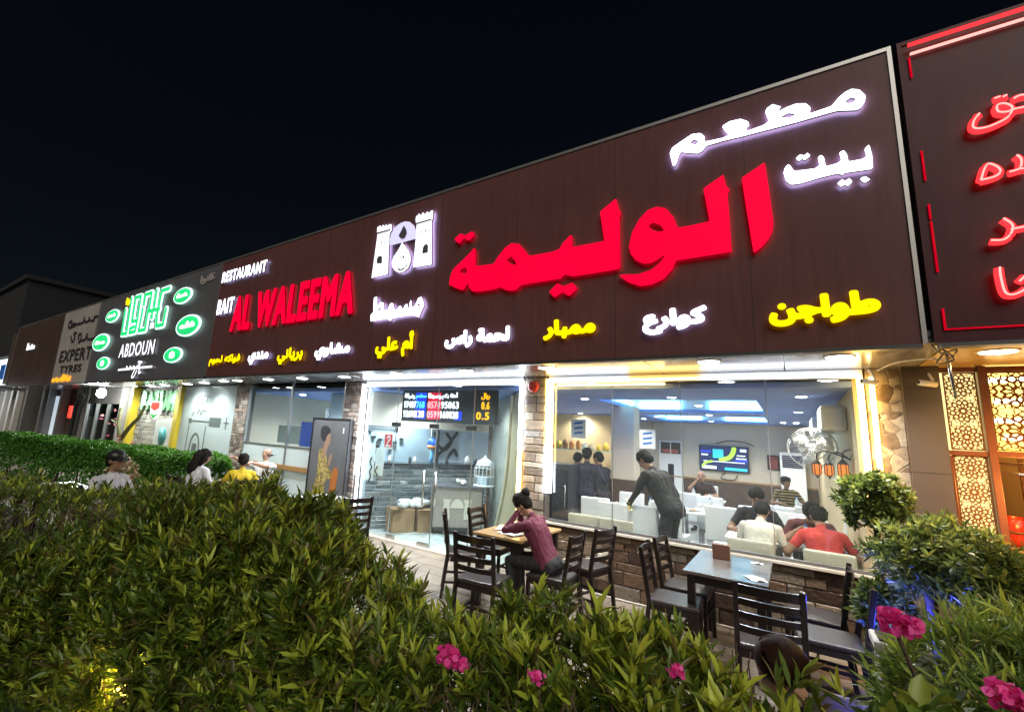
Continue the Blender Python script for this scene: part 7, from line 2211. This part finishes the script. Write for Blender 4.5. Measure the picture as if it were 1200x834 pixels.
# ---- bright clipped hedge at the back left, and its near arm
BR = [(0.045, 0.15, 0.018), (0.060, 0.19, 0.022), (0.035, 0.115, 0.015), (0.075, 0.21, 0.03)]
def clipped(label, ax, ay, bx, by, hw, zt, n, K=7, cols=BR, L=(0.06, 0.10), W=(0.028, 0.045)):
    t = thing('clipped_hedge', label, 'hedge', ((ax + bx) / 2, (ay + by) / 2, 0))
    d = np.array([bx - ax, by - ay]); Ln = np.hypot(*d); d = d / Ln
    s = rng.uniform(0, Ln, n)
    th = rng.uniform(0, PI, n)
    r = 1 - np.abs(rng.normal(0, 0.06, n))
    end = np.minimum(1, np.minimum(s, Ln - s) / 0.35) ** 0.5
    P, N = hedge_surface(np.zeros(n), th, r, -hw * (0.6 + 0.4 * end), hw * (0.6 + 0.4 * end), (zt + 0.03 * np.sin(s * 3)) * (0.9 + 0.1 * end), 0.05)
    X = np.stack([ax + d[0] * s - d[1] * P[:, 1], ay + d[1] * s + d[0] * P[:, 1], P[:, 2]], 1)
    NN = np.stack([-d[1] * N[:, 1], d[0] * N[:, 1], N[:, 2]], 1)
    A = unit(NN * 0.7 + np.array([0, 0, 0.5]) + rng.normal(0, 0.4, X.shape))
    leaf_mesh('foliage', *sprigs(X - np.array(t.location), A, K, L, W, cols, rng, (0.5, 1.3), 0.05), m_leaf_s, t)
    sm = MB()
    for k in range(int(Ln * 8)):
        q = rr_.uniform(0.1, Ln - 0.1); o = rr_.uniform(-hw * 0.5, hw * 0.5)
        b = Vector((ax + d[0] * q - d[1] * o, ay + d[1] * q + d[0] * o, 0)) - t.location
        sm.tube([b, b + Vector((rr_.uniform(-.1, .1), rr_.uniform(-.1, .1), zt * 0.5)), b + Vector((rr_.uniform(-.2, .2), rr_.uniform(-.2, .2), zt * 0.92))], [0.014, 0.01, 0.004], 5)
    sm.build('stems', m_bark, t)
    return t
clipped('bright green clipped hedge running along in front of the cafe and its yellow frame', -18.5, -2.4, -9.3, -1.05, 0.55, 1.10, 7000)
clipped('green hedge beside the grey table and the man in the cap', -14.0, -4.9, -9.3, -4.55, 0.45, 1.10, 3600, cols=[(0.045, 0.12, 0.02), (0.06, 0.14, 0.025), (0.035, 0.09, 0.016)])


# ---- shrubs on the right
def ball_shrub(name, label, base, blobs, trunk, n, L, W, cols, K=8, tip=None, cat='shrub', m=None, tipp=0.3, spread=(0.4, 1.2)):
    t = thing(name, label, cat, base)
    Ps, As = [], []
    vol = sum(b[3] * b[4] for b in blobs)
    for cx, cy, cz, rx, rz in blobs:
        k = int(n * rx * rz / vol)
        d = unit(rng.normal(0, 1, (k, 3)))
        lump = 1 + rng.normal(0, 0.05, k) + 0.15 * np.sin(d[:, 0] * 6 + cx * 9) * np.sin(d[:, 1] * 5 + cz * 5) + 0.08 * np.sin(d[:, 2] * 8 + d[:, 0] * 5)
        r = (1 - np.abs(rng.normal(0, 0.16, k))) * lump
        P = np.array([cx, cy, cz]) + d * r[:, None] * np.array([rx, rx, rz])
        Ps.append(P)
        As.append(unit(d * 0.8 + np.array([0, 0, 0.45]) + rng.normal(0, 0.35, (k, 3))))
    P, A = np.concatenate(Ps), np.concatenate(As)
    leaf_mesh('foliage', *sprigs(P - np.array(base), A, K, L, W, cols, rng, spread, 0.04, tip, tipp), m or m_leaf, t)
    tk = MB()
    for pts, r in trunk:
        pts = [Vector(p) - Vector(base) for p in pts]
        tk.tube(smooth_line([tuple(p) for p in pts], 4), r, 8)
    for cx, cy, cz, rx, rz in blobs:
        for k in range(14):
            d = Vector((rr_.gauss(0, 1), rr_.gauss(0, 1), rr_.gauss(0.2, 0.8))).normalized()
            c = Vector((cx, cy, cz - rz * 0.5)) - Vector(base)
            tk.tube([c, c + Vector((d.x * rx * 0.45, d.y * rx * 0.45, rz * 0.4 + d.z * rz * 0.2)), c + Vector((d.x * rx * 0.85, d.y * rx * 0.85, rz * 0.5 + d.z * rz * 0.75))], [0.009, 0.006, 0.002], 5)
    tk.build('trunk', m_bark, t)
    return t
G2 = [(0.085, 0.125, 0.028), (0.11, 0.15, 0.035), (0.065, 0.10, 0.022)]
ball_shrub('topiary_shrub', 'small round clipped bush on a stem, standing against the big window', (0.54, -0.72, 0), [(0.54, -0.72, 1.46, 0.235, 0.215)], [([(0.54, -0.72, 0), (0.55, -0.71, 0.7), (0.54, -0.72, 1.40)], 0.022)], 430, (0.055, 0.085), (0.018, 0.026), G2, tip=(0.22, 0.27, 0.05), tipp=0.4)
ball_shrub('topiary_shrub', 'wide rounded bush in front of the taupe pier, below the small round bush', (0.76, -1.30, 0), [(0.80, -1.32, 1.14, 0.36, 0.27), (1.02, -1.22, 1.02, 0.26, 0.24)], [([(0.76, -1.3, 0), (0.74, -1.3, 0.5), (0.72, -1.32, 1.0)], 0.03)], 1150, (0.055, 0.090), (0.015, 0.022), G2, tip=(0.26, 0.30, 0.055), tipp=0.4)
ball_shrub('low_shrub', 'low leafy plant lit deep blue by the garden spotlight behind the right-hand chairs', (0.60, -0.95, 0), [(0.50, -1.08, 0.70, 0.17, 0.22), (0.60, -0.95, 0.42, 0.20, 0.22)], [([(0.60, -0.95, 0), (0.60, -0.95, 0.2), (0.54, -1.0, 0.6)], 0.012)], 420, (0.06, 0.10), (0.018, 0.028), G2)
ball_shrub('grassy_shrub', 'low shrub with long narrow grassy leaves in front of the golden pierced screen', (1.0, -2.45, 0),
           [(0.72, -2.55, 0.70, 0.40, 0.34), (1.15, -2.35, 0.82, 0.45, 0.36), (0.95, -2.9, 0.62, 0.42, 0.34), (1.5, -2.6, 0.8, 0.45, 0.4)], [([(1.0, -2.45, 0), (1.0, -2.45, 0.3), (0.95, -2.5, 0.6)], 0.03)], 1900, (0.11, 0.18), (0.012, 0.018), [(0.10, 0.16, 0.025), (0.12, 0.18, 0.03), (0.075, 0.125, 0.022)], 7, (0.24, 0.30, 0.04), spread=(0.3, 0.9))
bv = ball_shrub('bougainvillea', 'broad-leaved foreground shrub carrying the largest deep pink flowers', (0.36, -4.15, 0),
           [(0.30, -4.20, 1.04, 0.17, 0.16), (0.48, -4.05, 0.98, 0.22, 0.18), (0.20, -4.0, 0.92, 0.14, 0.14), (0.245, -4.32, 1.16, 0.09, 0.10)], [([(0.36, -4.15, 0), (0.38, -4.1, 0.5), (0.34, -4.15, 0.95)], 0.016), ([(0.34, -4.15, 0.9), (0.26, -4.18, 1.15), (0.20, -4.2, 1.36)], 0.005), ([(0.36, -4.15, 0.9), (0.40, -4.18, 1.1), (0.40, -4.2, 1.25)], 0.005)],
           360, (0.055, 0.095), (0.032, 0.055), [(0.085, 0.17, 0.024), (0.12, 0.20, 0.03), (0.07, 0.13, 0.02)], 5, (0.25, 0.34, 0.05), spread=(0.6, 1.3))
for i, (p, s) in enumerate([((0.195, -4.2, 1.385), 0.045), ((0.225, -4.19, 1.375), 0.035), ((0.385, -4.2, 1.275), 0.042), ((0.41, -4.19, 1.255), 0.036)]):
    flower(bv, Vector(p) - bv.location, s, 80 + i, m_petal)
pt = thing('white_planter', 'slim white planter showing behind the pink-flowered shrub', 'planter', (0.42, -2.35, 0))
MB().box(-0.10, 0.10, -0.10, 0.10, 0, 0.80).box(-0.115, 0.115, -0.115, 0.115, 0.803, 0.85).build('box', mat('white_render', (0.52, 0.51, 0.50), 0.7, 0, 0.12, 7), pt, bevel=0.008)
MB().box(-0.09, 0.09, -0.09, 0.09, 0.851, 0.86).build('soil', m_soil, pt)
# ---- flowering bits and a small forked tree by the yellow frame
fs = ball_shrub('flowering_shrub', 'small shrub with pale orange and pink blooms beside the man in the cap', (-7.9, -3.1, 0), [(-7.7, -3.2, 0.98, 0.20, 0.16), (-8.6, -2.9, 0.98, 0.16, 0.14)], [([(-7.9, -3.1, 0), (-7.8, -3.1, 0.5), (-7.75, -3.15, 0.9)], 0.02)], 120, (0.05, 0.09), (0.03, 0.05), [(0.60, 0.42, 0.25), (0.62, 0.50, 0.38), (0.14, 0.18, 0.05), (0.12, 0.15, 0.04)], 6)
tr_ = thing('forked_tree', 'small bare forked tree with a few pink blossoms in front of the yellow cafe frame', 'tree', (-15.2, -0.75, 0))
tk = MB()
for pts, r in (([(0, 0, 0), (0.02, 0, 0.7), (0.0, 0, 1.15)], [0.09, 0.08, 0.07]), ([(0, 0, 1.1), (-0.35, 0, 1.5), (-0.55, 0.05, 1.95)], [0.065, 0.05, 0.035]), ([(0, 0, 1.1), (0.45, 0, 1.45), (0.95, 0, 1.72), (1.25, 0, 2.05)], [0.065, 0.055, 0.045, 0.03]), ([(-0.3, 0, 1.45), (-0.6, 0.0, 1.55), (-0.9, 0, 1.6)], [0.04, 0.03, 0.02])):
    tk.tube(pts, r, 8)
tk.build('trunk', mat('green_bark', (0.16, 0.16, 0.07), 0.8, 0, 0.35, 8, 0.5, 30), tr_)
k = 22
cpos = np.array([(-0.9, -0.05, 1.62), (-0.75, -0.1, 1.5), (-0.1, -0.1, 1.0), (0.35, -0.1, 1.0)])[rng.integers(0, 4, k)] + rng.normal(0, 0.12, (k, 3))
leaf_mesh('blossom', cpos, unit(rng.normal(0, 1, (k, 3))), unit(rng.normal(0, 1, (k, 3))), np.full(k, 0.13), np.full(k, 0.10), np.array([[0.55, 0.10, 0.18], [0.6, 0.25, 0.25]])[rng.integers(0, 2, k)], np.full(k, 0.1), m_petal, tr_)

# ---- lamps hidden in the planting
gl = thing('garden_lamp', 'small warm garden lamp glowing inside the dark front hedge', 'lamp', (-2.92, -4.72, -0.03))
MB().tube([(0, 0, -0.05), (0, 0, 0.32)], 0.02, 8).lathe([(0.05, 0.32), (0.055, 0.4), (0.03, 0.4)], n=12).build('lamp_body', m_dkgrey, gl)
MB().ball((0, 0, 0.415), 0.04, 0.04, 0.035, 12, 8).build('lens', emis('garden_lamp_lens', (1.0, 0.72, 0.12), 5), gl)
l = bpy.data.lights.new('garden_bulb', 'POINT'); l.energy = 20; l.shadow_soft_size = 0.15; l.color = (1.0, 0.70, 0.10)
lo = bpy.data.objects.new('garden_bulb', l); COL.objects.link(lo); lo.parent = gl; lo.location = (-0.02, -0.05, 0.52)
bl = thing('blue_garden_spot', 'small blue garden spotlight under the rounded bush behind the right-hand chairs', 'lamp', (0.52, -1.50, 0))
MB().tube([(0, 0, 0), (0, 0, 0.56)], 0.012, 8).tube([(0, -0.05, 0.56), (0, 0.04, 0.61)], 0.04, 12).build('lamp_body', m_dkgrey, bl)
MB().lathe([(0.035, 0.0), (0.02, 0.006), (0.001, 0.008)], (0, 0.042, 0.612), 12, M=Matrix.Rotation(-1.3, 4, 'X')).build('lens', emis('blue_lens', (0.05, 0.10, 1.0), 12), bl)
l = bpy.data.lights.new('blue_bulb', 'POINT'); l.energy = 16; l.shadow_soft_size = 0.05; l.color = (0.05, 0.08, 1.0)
lo = bpy.data.objects.new('blue_bulb', l); COL.objects.link(lo); lo.parent = bl; lo.location = (0.0, 0.10, 0.68)
